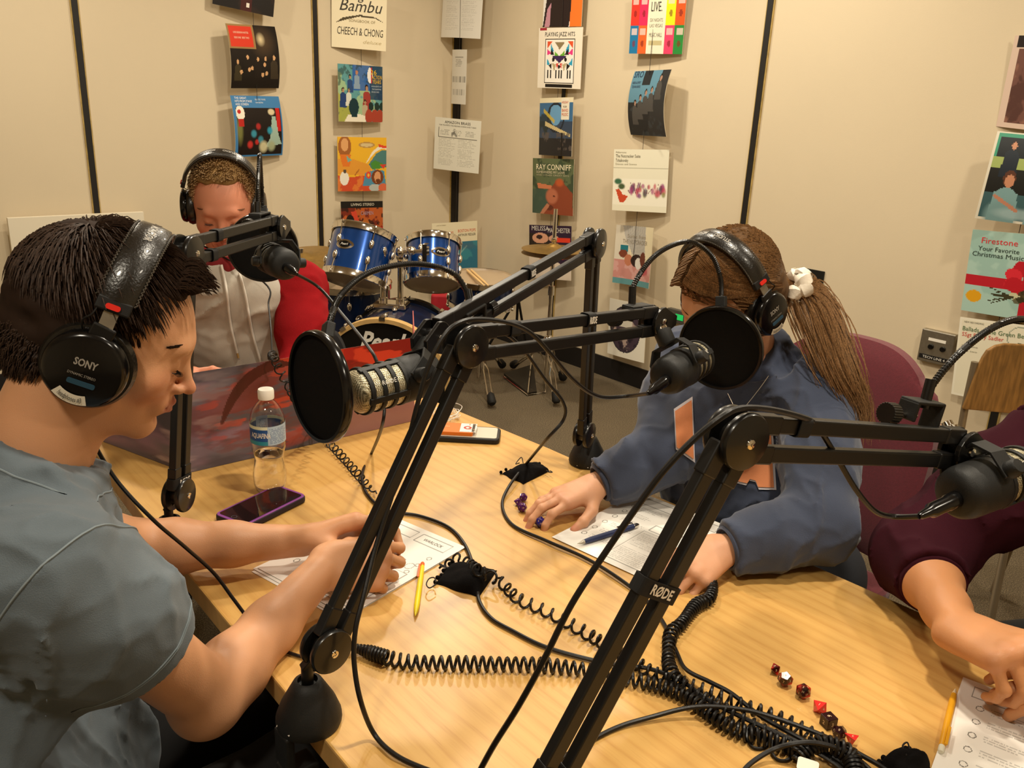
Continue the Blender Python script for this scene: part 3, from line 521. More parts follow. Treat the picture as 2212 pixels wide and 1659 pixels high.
for a in (-.02, .028): mb = MB(); mb.lathe([(.012, 0), (.01, .008), (.004, .009)], p+XR*a+UN*.015, UN, 12); mb.build('jack', M_GLS, t)
p = wallR(1468, 684, .02); t = thing('wall_meter', p, 'small dark meter with a green light on the wall beside the ponytailed person', 'meter')
mb = MB(); mb.box(p, (.15, .07, .03), (XR, ZD, VD)); mb.build('case', mat('meter_case', '4a463e', .4), t, bevel=.004)
mb = MB(); mb.box(p+XR*.01+UN*.016, (.05, .03, .002), (XR, ZD, VD)); mb.build('indicator', mat('green_led', '1e9a4a', .3, emit=1.2), t)
mb = MB(); mb.lathe([(.018, 0), (.016, .02), (.0, .022)], p+XR*-.05+UN*.015, UN, 14); mb.build('knob', M_STEEL, t)
# ================================================================ boom arms, microphones, pop screens
M_ARM = mat('black_satin_aluminium', '0f0e0d', .42, .0, spec=.55); M_DISC = mat('black_moulded_disc', '100f0e', .3, spec=.5, coat=.15)
M_CLOTHB = mat('black_nylon_strap', '121110', .75); M_PRINT = mat('white_print', 'e6e0d4', .5)
M_MIC = mat('black_powder_coat', '1b1b1a', .55, .2, bump=.15, bscale=900.)
m, nt, b, N, L = nodemat('steel_mesh_grille'); tc = N('ShaderNodeTexCoord'); vo = N('ShaderNodeTexVoronoi', I_Scale=520.); vo.inputs['Randomness'].default_value = .15; L(tc.outputs['Object'], vo.inputs['Vector'])
rp = ramp(nt, [(.36, 'f0e6c8'), (.56, 'a89c78'), (.70, '3a3428')]); L(vo.outputs['Distance'], rp.inputs[0]); L(rp.outputs[0], b.inputs['Base Color']); b.inputs['Metallic'].default_value = .75; b.inputs['Roughness'].default_value = .35
bp = N('ShaderNodeBump', I_Strength=.8, I_Distance=.001, invert=True); L(vo.outputs['Distance'], bp.inputs['Height']); L(bp.outputs[0], b.inputs['Normal']); M_GRILLE = m
M_POP = mat('black_nylon_mesh', '0b0a09', .9, bump=.3, bscale=1500., spec=.2)
def orth(a, n): a = Vector(a); n = Vector(n).normalized(); return (a-n*a.dot(n)).normalized()
def link(mb, a, b2, pn, off=.0165, w=.012, h=.0165, trim=.016):
    t = (b2-a).normalized(); q = pn.cross(t).normalized()
    return t, q
def boom(base, K, E, Nn, label, straps=(), cone_ax=None, group='microphone boom arms clamped to the table'):
    base = Vector(base); K = Vector(K); E = Vector(E); Nn = Vector(Nn)
    h = Nn-K; h.z = 0; h.normalize(); pn = Vector((h.y, -h.x, 0))       # normal of the arm's plane, to its right
    t = thing('boom_arm', base, label, 'microphone arm', group)
    # clamp base
    mb = MB(); mb.lathe([(.0395, .001), (.041, .006), (.0405, .014), (.034, .032), (.022, .054), (.0175, .062), (.0125, .064), (.012, .058)], base, ZD, 28); mb.build('clamp_cone', M_MIC, t)
    out = (-VD if base.dot(VD) < .85 else VD)
    mb = MB(); mb.box(base+out*.034+ZD*-.022, (.034, .012, .05), (UD, VD, ZD)); mb.box(base+out*.018+ZD*-.056, (.034, .044, .010), (UD, VD, ZD)); mb.build('clamp_bracket', M_MIC, t, bevel=.003)
    mb = MB(); mb.cyl(base+out*.030+ZD*-.06, base+out*.030+ZD*-.15, .0045, 10); mb.bar(base+out*.030+ZD*-.15-UD*.022, base+out*.030+ZD*-.15+UD*.022, .007, .007, ZD); mb.build('clamp_screw', M_STEEL, t)
    kd = MB(); kd.cyl(base+ZD*.055, Vector((base.x, base.y, K.z-.022)), .0075, 14); kd.bar(Vector((base.x, base.y, K.z-.03)), K, .010, .022, pn); kd.build('stem', M_ARM, t, bevel=.001)
    # joints
    def joint(c, r, nm):
        mb = MB(); prof = [(r*.55, -.004), (r*.97, -.003), (r, 0), (r, .003), (r*.95, .0052), (r*.5, .0078), (.0005, .0085)]
        mb.lathe(prof, c+pn*.0105, pn, 32); mb.lathe(prof, c-pn*.0105, -pn, 32); mb.cyl(c-pn*.011, c+pn*.011, r*.55, 24)
        j = mb.build(nm, M_DISC, t)
        for s in (1, -1):
            mb = MB(); mb.lathe([(.0052, 0), (.0048, .0016), (.0018, .0022), (.0015, .0012)], c+pn*s*.0185, pn*s, 14); mb.build('bolt', M_CHR, j)
        return j
    joint(K, .0285, 'knee_joint'); joint(E, .0285, 'elbow_joint')
    def arm(a, b2, nm):
        tt = (b2-a).normalized(); q = pn.cross(tt).normalized()
        for s in (1, -1):
            mb = MB(); mb.bar(a+q*.0150*s+tt*.014, b2+q*.0150*s-tt*.012, .0125, .0165, pn); mb.bar(a+q*.0150*s+tt*.012, a+q*.0150*s+tt*.05, .015, .019, pn); mb.bar(b2+q*.0150*s-tt*.045, b2+q*.0150*s-tt*.010, .015, .019, pn)
            mb.build(nm, M_ARM, t, bevel=.0018)
        return tt, q
    l1 = arm(K, E, 'lower_bar'); l2 = arm(E, Nn, 'upper_bar')
    # end joint
    mb = MB(); pr = [(.0265*(1+.0*k), 0) for k in range(1)]
    pts = [(.024*cos(a), .024*sin(a)) for a in [pi*.5+pi*k/12 for k in range(13)]]+[(.034, -.008), (.034, .008)]
    tt, q = l2
    for s in (1, -1): mb.prism(pts, Nn+pn*(.011*s)-(pn*.003), tt, q if tt.cross(q).dot(pn) > 0 else -q, .006)
    mb.cyl(Nn-pn*.012, Nn+pn*.012, .012, 16); e = mb.build('end_joint', M_DISC, t, bevel=.001)
    for s in (1, -1): mb = MB(); mb.lathe([(.0055, 0), (.005, .002), (.0, .0025)], Nn+pn*s*.014, pn*s, 12); mb.build('bolt', M_CHR, e)
    # nylon straps with the maker's lettering
    for (seg, f, txt, wrap) in straps:
        a, b2, (tt, q) = (K, E, l1) if seg == 0 else (E, Nn, l2)
        c = a.lerp(b2, f); off = .0150
        qs = [(0, .036)] if wrap == 'both' else [(off, .013)] if wrap == 'top' else [(-off, .013)]
        for qo, hh in qs:
            mb = MB(); loop = []
            for k in range(28):
                an = 2*pi*k/28; X = cos(an); Y = sin(an); sx = abs(X)**.45*(1 if X > 0 else -1)*.0095; sy = abs(Y)**.45*(1 if Y > 0 else -1)*(hh-.001+.0)/(1.25 if wrap == 'both' else 1.15)
                loop.append((sx, sy))
            for k in range(28):
                p0 = loop[k]; p1 = loop[(k+1) % 28]
                w2 = [c+tt*.0085*u+pn*p[0]+q*(qo+p[1]) for u in (-1, 1) for p in (p0, p1)]+[c+tt*.0085*u+pn*p[0]*.86+q*(qo+p[1]*.93) for u in (-1, 1) for p in (p0, p1)]
                mb.add(w2, [(0, 1, 3, 2), (4, 6, 7, 5), (0, 4, 5, 1), (2, 3, 7, 6)], 0, False)
            st = mb.build('cable_strap', M_CLOTHB, t)
            if txt:
                cs = (CAM-c); side = pn if cs.dot(pn) > 0 else -pn
                yy = tt if tt.dot(ZD) > -.2 else -tt; o = c+q*qo+side*.0100
                xx = yy.cross(side)
                if wrap == 'both': f3 = plane_pos(o-yy*.004, xx, yy)
                else: yy = q if q.z > 0 else -q; xx = yy.cross(side); o = c+q*qo+side*.0100; f3 = plane_pos(o-yy*.004, xx, yy)
                mb = MB(); mb.text(txt, f3, .010, w=.030 if wrap == 'both' else .016, bold=.03); mb.build('lettering', M_PRINT, st)
    return t, pn, l2
def microphone(c, ax, end, label, pid='', rot=0):
    c = Vector(c); a = Vector(ax).normalized(); w = (Vector(end)-c).normalized(); s = a.cross(w).normalized(); wp = s.cross(a); t = thing('microphone', c, label, 'microphone', 'broadcast microphones on boom arms')
    mb = MB(); mb.lathe([(.0, -.052), (.014, -.052), (.024, -.050), (.029, -.044), (.031, -.034), (.0315, .0), (.0315, .012), (.030, .014)], c, a, 36); mb.build('body', M_MIC, t)
    mb = MB(); mb.lathe([(.0295, .012), (.0295, .066), (.0285, .074), (.024, .080), (.013, .084), (0, .085)], c, a, 40); mb.build('grille', M_GRILLE, t)
    for h in (.014, .032, .050, .068):
        mb = MB(); mb.lathe([(.029, h-.003), (.0318, h-.003), (.0324, h), (.0318, h+.003), (.029, h+.003)], c, a, 40); mb.build('grille_band', M_MIC, t)
    for k in range(4):
        an = k*pi/2+rot; d = (s*cos(an)+wp*sin(an)); mb = MB(); mb.bar(c+a*.012+d*.0305, c+a*.074+d*.0300, .009, .004, d.cross(a)); mb.build('grille_spine', M_MIC, t, bevel=.001)
    # yoke
    mb = MB(); hw = .0385; top = .043; path = [c+s*hw*1.02-w*.006, c+s*hw+w*.024, c+s*(hw-.014)+w*top, c-s*(hw-.014)+w*top, c-s*hw+w*.024, c-s*hw*1.02-w*.006]
    for p0, p1 in zip(path, path[1:]): mb.bar(p0+(p0-p1).normalized()*.001, p1-(p0-p1).normalized()*.001, .024, .0032, w.cross(s))
    mb.build('yoke', M_MIC, t, bevel=.0008)
    for k in (1, -1):
        mb = MB(); mb.lathe([(.010, 0), (.0105, .002), (.0095, .012), (.008, .014), (.0, .0145)], c+s*k*(hw+.001), s*k, 18); mb.build('thumb_screw', M_MIC, t)
    mb = MB(); mb.lathe([(.0115, .041), (.0125, .043), (.0145, .046), (.0145, .068), (.012, .070)], c, w, 22); mb.build('thread_socket', M_MIC, t)
    mb = MB(); mb.lathe([(.011, .070), (.011, .074), (.0075, .076), (.0075, .082), (.0, .083)], c, w, 14); mb.cyl(c+w*.079, Vector(end), .006, 12); mb.ball(Vector(end), .0085); mb.build('swivel', M_CHR, t)
    # plug at the rear
    mb = MB(); r0 = c-a*.048-wp*.004; d = (-a-wp*.05).normalized(); mb.lathe([(.0095, 0), (.0095, .022), (.0085, .024), (.0085, .048), (.006, .052), (.0045, .066), (.003, .070)], r0, d, 18); mb.build('cable_plug', M_GLS, t)
    mb = MB(); mb.text('PODMIC', plane_pos(c-a*.0512+wp*.012, -s, wp, .0016), .005, w=.022); mb.build('lettering', M_PRINT, t)
    d = s if (CAM-c).dot(s) > 0 else -s
    mb = MB(); xx = -a if (-a).cross(wp).dot(d) > 0 else a; mb.text('R\u00d8DE', plane_pos(c+a*.043+d*.0325, xx, wp, .0004), .006, w=.022); mb.build('emblem', M_PRINT, t)
    return t, r0+d*.0, (r0+(-a-wp*.05).normalized()*.070)
def popscreen(c, n, arc, clampc, R, label, sidev, neckdir=None):
    c = Vector(c); n = Vector(n).normalized(); t = thing('pop_screen', clampc, label, 'pop filter', 'round pop screens on goosenecks')
    mb = MB(); ring = [(R-.004, -.0055), (R, -.006), (R+.0015, -.003), (R+.0015, .003), (R, .006), (R-.004, .0055), (R-.004, -.0055)]; mb.lathe(ring, c, n, 64); mb.build('hoop', M_GLS, t)
    mb = MB(); mb.lathe([(.0, .0012), (R*.5, .0012), (R-.003, .0008), (R-.003, -.0008), (R*.5, -.0012), (0, -.0012)], c, n, 48); mb.build('mesh_disc', M_POP, t)
    P = catmull([Vector(p) for p in arc], 14); rs = []; dense = []
    for p0, p1 in zip(P, P[1:]):
        k = max(1, int((p1-p0).length/.0016))
        for i in range(k): dense.append(p0.lerp(p1, i/k))
    dense.append(P[-1]); rs = [.0046 if i % 2 else .0037 for i in range(len(dense))]
    mb = MB(); mb.tube(dense, rs, 8); mb.build('gooseneck', M_DISC, t)
    e = P[-1]; d = (c-e).normalized(); mb = MB(); mb.cyl(P[-3], e, .0062, 14); mb.bar(e-d*.004, c-d*(R-.004), .018, .012, n.cross(d)); mb.build('hoop_clip', M_MIC, t, bevel=.002)
    s0 = P[0]; d0 = (P[3]-P[0]).normalized(); mb = MB(); mb.cyl(s0-d0*.004, s0+d0*.03, .0062, 14); mb.build('gooseneck_socket', M_DISC, t)
    x = Vector(sidev[0]).normalized(); y = Vector(sidev[1]).normalized(); z = x.cross(y).normalized(); cc = Vector(clampc)
    mb = MB(); mb.box(cc+y*.017, (.052, .004, .024), (x, y, z)); mb.box(cc+x*.024-y*.004, (.005, .045, .024), (x, y, z)); mb.box(cc-x*.024+y*.006, (.005, .022, .024), (x, y, z)); mb.build('clamp', M_MIC, t, bevel=.0015)
    mb = MB(); mb.cyl(cc-x*.048, cc-x*.006, .0028, 10); q = mb.build('clamp_screw', M_CHR, t)
    mb = MB(); kn = []
    for i in range(48):
        a2 = 2*pi*i/48; r = .0125 if i % 2 else .0114; kn.append((r*cos(a2), r*sin(a2)))
    mb.prism(kn, cc-x*.062, y, z, .015); mb.build('knob', M_DISC, t, bevel=.0006)
    return t
def cone_text(base, z, ang, sz=.012):   # lettering on the sloping side of a clamp cone
    b0 = Vector(base); r = Vector((cos(ang), sin(ang), 0)); up = (ZD*.83-r*.5).normalized(); x = ZD.cross(r).normalized(); return plane_pos(b0+r*.0385+ZD*z, x, up, .001)

BO = dict(
 A=(T(372, 1190), T(386, 1068, .850), D(403, 546, 1.345), D(600, 490, 1.70)),
 B=(T(668, 1560), T(704, 1398, .850), D(1005, 745, 1.10), D(1420, 692, 1.38)),
 C=(T(1268, 1000), D(1262, 938, 1.82), D(1283, 525, 1.60), D(935, 728, 1.19)),
 D=(Vector((.005, .62, TZ)), Vector((.040, .645, .850)), D(1590, 945, .80), D(2075, 968, 1.0)))
tA, pnA, lA = boom(*BO['A'], 'black boom arm standing upright by the purple phone', [(0, .06, 'R\u00d8DE', 'both'), (1, .28, '', 'top'), (1, .22, '', 'bot')])
tB, pnB, lB = boom(*BO['B'], 'black boom arm clamped beside the person in grey, reaching to the ponytailed person', [(1, .58, 'R\u00d8DE', 'top'), (1, .2, '', 'top')])
tC, pnC, lC = boom(*BO['C'], 'black boom arm clamped beyond the ponytailed person, its post rising from the far edge', [(1, .48, 'R\u00d8DE', 'top')])
tD, pnD, lD = boom(*BO['D'], 'nearest black boom arm, rising from the bottom of the photo', [(0, .60, 'R\u00d8DE', 'both'), (1, .22, '', 'top')])
mb = MB(); mb.text('R\u00d8DE', cone_text(BO['B'][0], .010, -2.25), .010, w=.026, bold=.02); mb.build('lettering', M_PRINT, tB)
mb = MB(); mb.text('R\u00d8DE', cone_text(BO['C'][0], .006, -1.9), .010, w=.026, bold=.02); mb.build('lettering', M_PRINT, tC)
MA = microphone(D(603, 566, 1.70), (-.52, .85, -.04), BO['A'][3], 'black broadcast microphone in front of the person in the red-sleeved hoodie')
MBm = microphone(D(1466, 798, 1.36), (.56, .83, .03), BO['B'][3], 'black broadcast microphone pointed at the ponytailed person')
MC = microphone(D(872, 820, 1.15), (-.72, -.69, -.04), BO['C'][3], 'black broadcast microphone with bright steel grille pointed at the person in grey', rot=.6)
MD = microphone(D(2122, 1048, .98), (.86, .50, .06), BO['D'][3], 'black broadcast microphone at the right edge pointed at the person in maroon')
# pop screens: centre, normal, gooseneck, clamp
popscreen(D(690, 836, 1.03), (-.74, -.67, .03), [D(1018, 668, 1.27), D(1008, 630, 1.27), D(975, 588, 1.26), D(895, 570, 1.22), D(800, 588, 1.16), D(735, 640, 1.10), D(710, 705, 1.06)], D(1018, 690, 1.275), .068, 'black pop screen in front of the person in grey', (lC[0], lC[1] if lC[1].z > 0 else -lC[1]))
popscreen(D(1556, 752, 1.47), (.52, .84, .05), [D(1365, 660, 1.36), D(1372, 610, 1.36), D(1420, 548, 1.38), D(1486, 522, 1.42), D(1535, 550, 1.45), D(1556, 600, 1.47), D(1558, 645, 1.47)], D(1375, 683, 1.36), .0735, 'black pop screen hiding the face of the ponytailed person', (lB[0], lB[1] if lB[1].z > 0 else -lB[1]))
popscreen(D(568, 535, 1.86), (-.22, .97, .03), [D(556, 470, 1.66), D(557, 400, 1.66), D(560, 345, 1.68), D(561, 334, 1.72), D(562, 345, 1.78), D(565, 395, 1.83), D(567, 448, 1.86)], D(562, 480, 1.66), .0745, 'black pop screen below the face of the person in the hoodie', (lA[0], lA[1] if lA[1].z > 0 else -lA[1]))
popscreen(D(2340, 905, 1.12), (.78, .60, .10), [D(1997, 875, .97), D(2012, 835, .97), D(2070, 765, .98), D(2150, 705, 1.0), D(2215, 690, 1.03), D(2280, 715, 1.07), D(2325, 775, 1.1)], D(1985, 898, .965), .07, 'black gooseneck and pop screen at the right edge', (lD[0], lD[1] if lD[1].z > 0 else -lD[1]))
# ================================================================ things on the table
# ---- folding screen: three card panels, painted with smoke and flame colours
a = Art(300, 116, '544c54')
n = a.noise(5, 201, 5); n2 = a.noise(9, 202, 5)
a.put(np.clip((n-.42)*5, 0, 1), '7c727c', .6); a.put(np.clip((a.noise(3, 203)-.5)*5, 0, 1)*(a.x < .5), 'a4788c', .6)
tr = np.clip((a.noise(10, 204, 5)-.40)*9, 0, 1)*np.clip(1-np.hypot((a.x-.52)/.22, (a.y-.55)/.55), 0, 1)**.35*(a.x > .3)*(a.x < .74); a.put(tr, '7c2c24', .9)
tr2 = np.clip((a.noise(14, 205, 4)-.52)*12, 0, 1)*np.clip(1-np.hypot((a.x-.52)/.2, (a.y-.5)/.5), 0, 1)**.4*(a.x < .74); a.put(tr2, 'b8432c', .9)
a.blot(12, 206, .55, '4e4a4c', .8, soft=.1, m=np.clip(1-np.hypot((a.x-.5)/.3, (a.y-.2)/.4), 0, 1)); a.blot(8, 207, .62, 'c4aaa6', .6, soft=.12, m=np.clip(1-abs(a.x-.2)/.25, 0, 1))
rd = np.clip((a.x-.66-.12*(a.noise(4, 208)-.5)+.12*(a.y-.5))/.08, 0, 1)*np.clip((a.y-.32)/.25, 0, 1); a.put(rd, 'a5261d'); a.blot(6, 209, .5, 'd0452a', .7, m=rd); a.blot(7, 210, .55, '6a1814', .8, m=rd)
a.put(np.clip((a.x-.66)/.1, 0, 1)*np.clip((.5-a.y)/.25, 0, 1), '9c6c62', .8)
for k in range(170):       # a dark curved claw, upper middle
    t = k/169; x = .56-.20*t+.03*t*t; y = .97-.12*t-.42*t**3; a.ell(x, y, .028*(1-t)**.7+.004, .05*(1-t)**.6+.008, '4a1714', .5)
a.poly([(.54, 1), (.74, 1), (.74, .8), (.66, .84), (.6, .9)], 'b43a22', .85)
zt = TZ+.2115
p0 = T(218, 952); p1 = T(405, 1022); p2 = T(894, 909); m12 = p1.lerp(p2, .5); wing = Vector(p2)+Vector((p2.x, p2.y, 0)).normalized()*.27-Vector((.004, 0, 0))
sc = thing('folding_screen', p1, 'folding card screen painted in red and grey clouds, across the table\'s far end', 'screen')
segs = [(p0, p1, 0, .30), (p1, m12, .30, .62), (m12, p2, .62, 1.0)]
M_SCR = mat('glossy_screen_card', 'ffffff', .28, vcol=True, spec=.5)
for (q0, q1, fa, fb) in segs:
    wc = max(8, int(300*(fb-fa))); sub = Art(wc, 116); i0 = int(fa*300); sub.a = a.a[:, i0:i0+wc]; sub.w = sub.a.shape[1]
    dx = (q1-q0); nn = Vector((dx.y, -dx.x, 0)).normalized(); nn = nn if nn.dot(CAM-q0) > 0 else -nn
    mb = MB(); mb.col = []; art_sheet(mb, sub, lambda fx, fy: q0+dx*fx+ZD*(fy*.2115+.0006)+nn*.001)
    for poly_ in ([q0, q1],):
        b0 = [q0-nn*.001, q1-nn*.001, q1-nn*.001+ZD*.2115, q0-nn*.001+ZD*.2115]; b1 = [q0+nn*.0009, q1+nn*.0009, q1+nn*.0009+ZD*.2115, q0+nn*.0009+ZD*.2115]; mb.add(b0+b1, [(0, 1, 2, 3), (0, 4, 5, 1), (1, 5, 6, 2), (2, 6, 7, 3), (3, 7, 4, 0)], 1, False)
    pad_cols(mb); mb.build('panel', [M_SCR, mat('screen_card_edge', 'd8c8b8', .6)], sc)
mb = MB(); dx = wing-p2; nn = Vector((dx.y, -dx.x, 0)).normalized(); mb.add([p2+nn*.001, wing+nn*.001, wing+nn*.001+ZD*.2115, p2+nn*.001+ZD*.2115, p2-nn*.001, wing-nn*.001, wing-nn*.001+ZD*.2115, p2-nn*.001+ZD*.2115], [(0, 1, 2, 3), (7, 6, 5, 4), (0, 4, 5, 1), (1, 5, 6, 2), (2, 6, 7, 3), (3, 7, 4, 0)], 0, False); mb.build('panel', mat('screen_wing_red', 'b8504a', .4), sc)

# ---- water bottle
b0 = T(585, 1058); t = thing('water_bottle', b0, 'clear plastic water bottle with a blue label and white cap, half full', 'bottle')
M_PET = mat('clear_plastic', 'ffffff', .02, trans=1., ior=1.38, spec=.5); M_WATER = mat('water', 'ffffff', .0, trans=1., ior=1.33)
pr = [(.0, .006), (.012, .003), (.024, .001), (.029, .006), (.0318, .02), (.0322, .04), (.0295, .056), (.0275, .068), (.0290, .080), (.0322, .092), (.0328, .104), (.0330, .125), (.0330, .148), (.0315, .160), (.0265, .173), (.0185, .184), (.0130, .190), (.0125, .196), (.0150, .197), (.0150, .199), (.0122, .199), (.0122, .203)]
bev = []
mb = MB(); inner = [(max(r-.0009, 0), h+.0005) for r, h in pr[::-1]]; mb.lathe(pr+inner, b0, ZD, 40); mb.build('bottle_body', M_PET, t)
mb = MB(); wl = [(0, .0085)]+[(r-.0014, h+.0008) for r, h in pr[2:9]]+[(.0270, .0795), (0, .0795)]; mb.lathe(wl, b0, ZD, 36); mb.build('water', M_WATER, t)
mb = MB(); kn = []
mb.lathe([(.0148, .193), (.0152, .195), (.0152, .209), (.0140, .212), (.0, .212)], b0, ZD, 60); mb.build('cap', M_WHITE, t)
for k in range(5): pass
la = Art(120, 24, '1f4f8c'); la.rect(0, .0, 1, .2, '2c8a9c'); la.blot(6, 301, .5, '17407c', .8, m=la.box(0, .2, 1, .8)); la.rect(0, .84, 1, 1, 'd8dcc0'); la.rect(0, 0, .12, 1, '9fb4cc'); la.lines(.01, .1, .11, .9, 9, '2a4a84', .7, 3); la.rect(.5, 0, .75, 1, 'a8bccc'); la.lines(.52, .08, .73, .9, 10, '2a4a84', .6, 4)
th0 = math.atan2(-1, 0)+.28
def lab(fx, fy, d=0.): an = th0-pi+fx*2*pi; hgt = .108+.038*fy; return b0+Vector((cos(an), sin(an), 0))*(.0336+d)+ZD*hgt
mb = MB(); mb.col = []; art_sheet(mb, la, lab); mb.text('AQUAFINA', lambda X, Y, Z_=0: lab(.43+X, .40+Y, .0004), .26, mi=1, w=.19, shear=.1, bold=.02); pad_cols(mb); mb.build('label', [mat('printed_label', 'ffffff', .35, vcol=True), M_PRINT], t)

# ---- purple phone
def phone(c, ang, w, l, th, label, rim, case, scr, name='phone'):
    x = Vector((cos(ang), sin(ang), 0)); y = Vector((-sin(ang), cos(ang), 0)); c = Vector(c); t = thing(name, c, label, 'phone')
    mb = MB(); mb.rbox(c+ZD*th/2, (w, l, th-.001), .013, (x, y, ZD)); mb.build('case', case, t, bevel=.003, seg=3)
    mb = MB(); mb.rbox(c+ZD*(th-.0012), (w-.003, l-.003, .0028), .012, (x, y, ZD)); mb.build('rim', rim, t, bevel=.0008)
    mb = MB(); mb.rbox(c+ZD*(th+.0002), (w-.013, l-.015, .0012), .006, (x, y, ZD)); s = mb.build('screen', scr, t)
    return t, x, y, c
M_SCREEN = mat('dark_phone_glass', '0a080a', .04, coat=1., spec=.8)
ph, x, y, c = phone(T(566, 1103), math.atan2(.117, .075)-pi/2+.04, .083, .158, .0135, 'phone face up in a purple case beside the water bottle', mat('purple_case_rim', '8d4a9a', .3, .2), mat('dark_purple_rubber', '241a2c', .55), M_SCREEN)
mb = MB(); mb.lathe([(.0055, 0), (.0055, .0006), (.0045, .0006), (.0045, 0)], c-y*.066+ZD*.0142, ZD, 20); mb.build('home_button', mat('grey_ring', '5a5560', .3, .5), ph)
# ---- phone with cards at the far edge
ph2c = T(1008, 944); ang = math.atan2(.06, .16)-pi/2-.38
ph2, x, y, c = phone(ph2c, ang, .080, .158, .013, 'phone face down in a clear case under an orange card holder', mat('black_bumper', '15120f', .4), M_BLK, mat('pale_phone_back', 'cfc8b8', .25))
t = thing('card_holder', c+ZD*.014, 'orange and white card pack lying on the face-down phone', 'card pack')
mb = MB(); mb.rbox(c+ZD*.0185+y*-.028, (.060, .088, .009), .004, (x, y, ZD)); mb.build('orange_case', mat('orange_card', 'd8701c', .45), t, bevel=.0008)
ca = Art(30, 30, 'ece6da'); ca.ell(.5, .45, .2, .25, 'b8281c'); ca.ell(.5, .45, .1, .12, 'ece6da'); ca.rect(.05, .75, .95, .9, '3a2c1c'); ca.blot(6, 5, .55, '8a6a4c', .7, m=ca.box(0, .5, 1, 1))
mb = MB(); mb.col = []; o = c+ZD*.0236; art_sheet(mb, ca, lambda fx, fy: o+x*(fx-.5)*.054+y*(.015+.012*fy-.03+fy*.026)); mb.build('printed_card', mat('printed_label', 'ffffff', .35, vcol=True), t)
mb = MB(); mb.text('EXTRA', plane_pos(o-y*.05+x*.0, y, -x, .0001), .006, w=.02); mb.build('lettering', mat('cream_print', 'f0c890', .5), t)
# ---- white earphones in a heap
t = thing('earphones', T(965, 905), 'white wired earphones coiled on the table behind the boom arm', 'earphones'); r = random.Random(3); M_WC = mat('white_cable', 'e8e2d8', .35)
P = []; c = T(965, 905)
for k in range(60): an = k*.62+r.uniform(-.1, .1); P.append(c+Vector((cos(an)*(.022+.012*r.random()), sin(an)*(.024+.014*r.random()), .003+.0003*k+.003*r.random())))
P = [T(910, 880)+ZD*.012, T(925, 895)+ZD*.004]+P+[T(975, 880)+ZD*.005, T(985, 873)+ZD*.002, T(998, 880)+ZD*.002, T(990, 893)+ZD*.002]
mb = MB(); mb.tube(catmull(P, 5), .0009, 6); mb.build('cable', M_WC, t)
mb = MB(); e = T(901, 888)+ZD*.014; mb.ball(e, (.0085, .0075, .0085)); mb.cyl(e, e+Vector((.004, -.002, -.014)), .0033, 10); mb.build('earbud', M_WHITE, t)
mb = MB(); e = T(962, 915)+ZD*.012; mb.ball(e, (.0085, .0075, .0085)); mb.cyl(e, e+Vector((.012, .006, -.004)), .0033, 10); mb.build('earbud', M_WHITE, t)

# ---- paper sheets (character record forms): printed boxes and lines
def form(seed, title=None):
    a = Art(170, 220, 'f2eee6') if seed in (5, 9, 11) else Art(60, 78, 'f2eee6'); r = random.Random(seed); g = '8d8a84'
    def bx(x0, y0, x1, y1, c=g): t = .0036 if a.w > 100 else .006; a.line(x0, y0, x1, y0, t, c, .8); a.line(x0, y1, x1, y1, t, c, .8); a.line(x0, y0, x0, y1, t, c, .8); a.line(x1, y0, x1, y1, t, c, .8)
    bx(.08, .86, .55, .95); bx(.6, .85, .92, .95)
    for i in range(6): a.ring(.14, .78-.115*i, .020, .0030, '6c6860', .9); a.lines(.2, .76-.115*i, .45, .82-.115*i, 3, g, .5, seed+i)
    for i in range(4): a.ring(.9, .74-.1*i, .018, .0030, '6c6860', .8)
    bx(.5, .55, .62, .64); bx(.65, .55, .77, .64); a.ring(.86, .6, .033, .0030, '6c6860', .8)
    a.lines(.5, .3, .92, .5, 12, g, .45, seed+9); a.lines(.5, .08, .9, .26, 9, g, .4, seed+20); bx(.48, .06, .93, .52)
    return a
def sheet(name, A0, B0, D0, label, seed, z=.0008, title=None, cat='paper', curl=.0, grp='printed record sheets on the table', flip=False):   # corner A, B along the width, D along the height (11 in)
    A0 = Vector(A0); X = Vector(B0)-A0; Y = Vector(D0)-A0; X.z = Y.z = 0; Y = Y.normalized()*.279; X = (X-Y.normalized()*X.dot(Y.normalized())).normalized()*.216
    def pos(fx, fy, d=0.): return A0+X*fx+Y*fy+ZD*(z+d+curl*(fx-.5)**2*4)
    mb = MB(); mb.col = []; art = form(seed); art_sheet(mb, art, (lambda fx, fy: pos(fx, fy, .0003)) if X.cross(Y).z > 0 else (lambda fx, fy: pos(fx, fy, .0003)))
    mb.add([pos(0, 0), pos(1, 0), pos(1, 1), pos(0, 1)], [(0, 3, 2, 1)], 1, False)
    pts = [(0, 0), (1, 0), (1, 1), (0, 1)]
    for i in range(4): p, q = pts[i], pts[(i+1) % 4]; mb.add([pos(*p), pos(*q), pos(*q, .0003), pos(*p, .0003)], [(0, 1, 2, 3)], 1, False)
    ms = [mat('printed_paper', 'ffffff', .7, vcol=True, spec=.3), mat('plain_paper', 'efeae0', .75)]
    if title: ms.append(mat('print_grey', '5c5850', .7)); mb.text(title[0], lambda a_, b_, c_=0: pos(title[1]+a_*title[4], title[2]+b_*title[5], .0006), title[3], mi=2, w=title[6])
    pad_cols(mb); return tag(mb.build(name, ms), label, cat, grp)
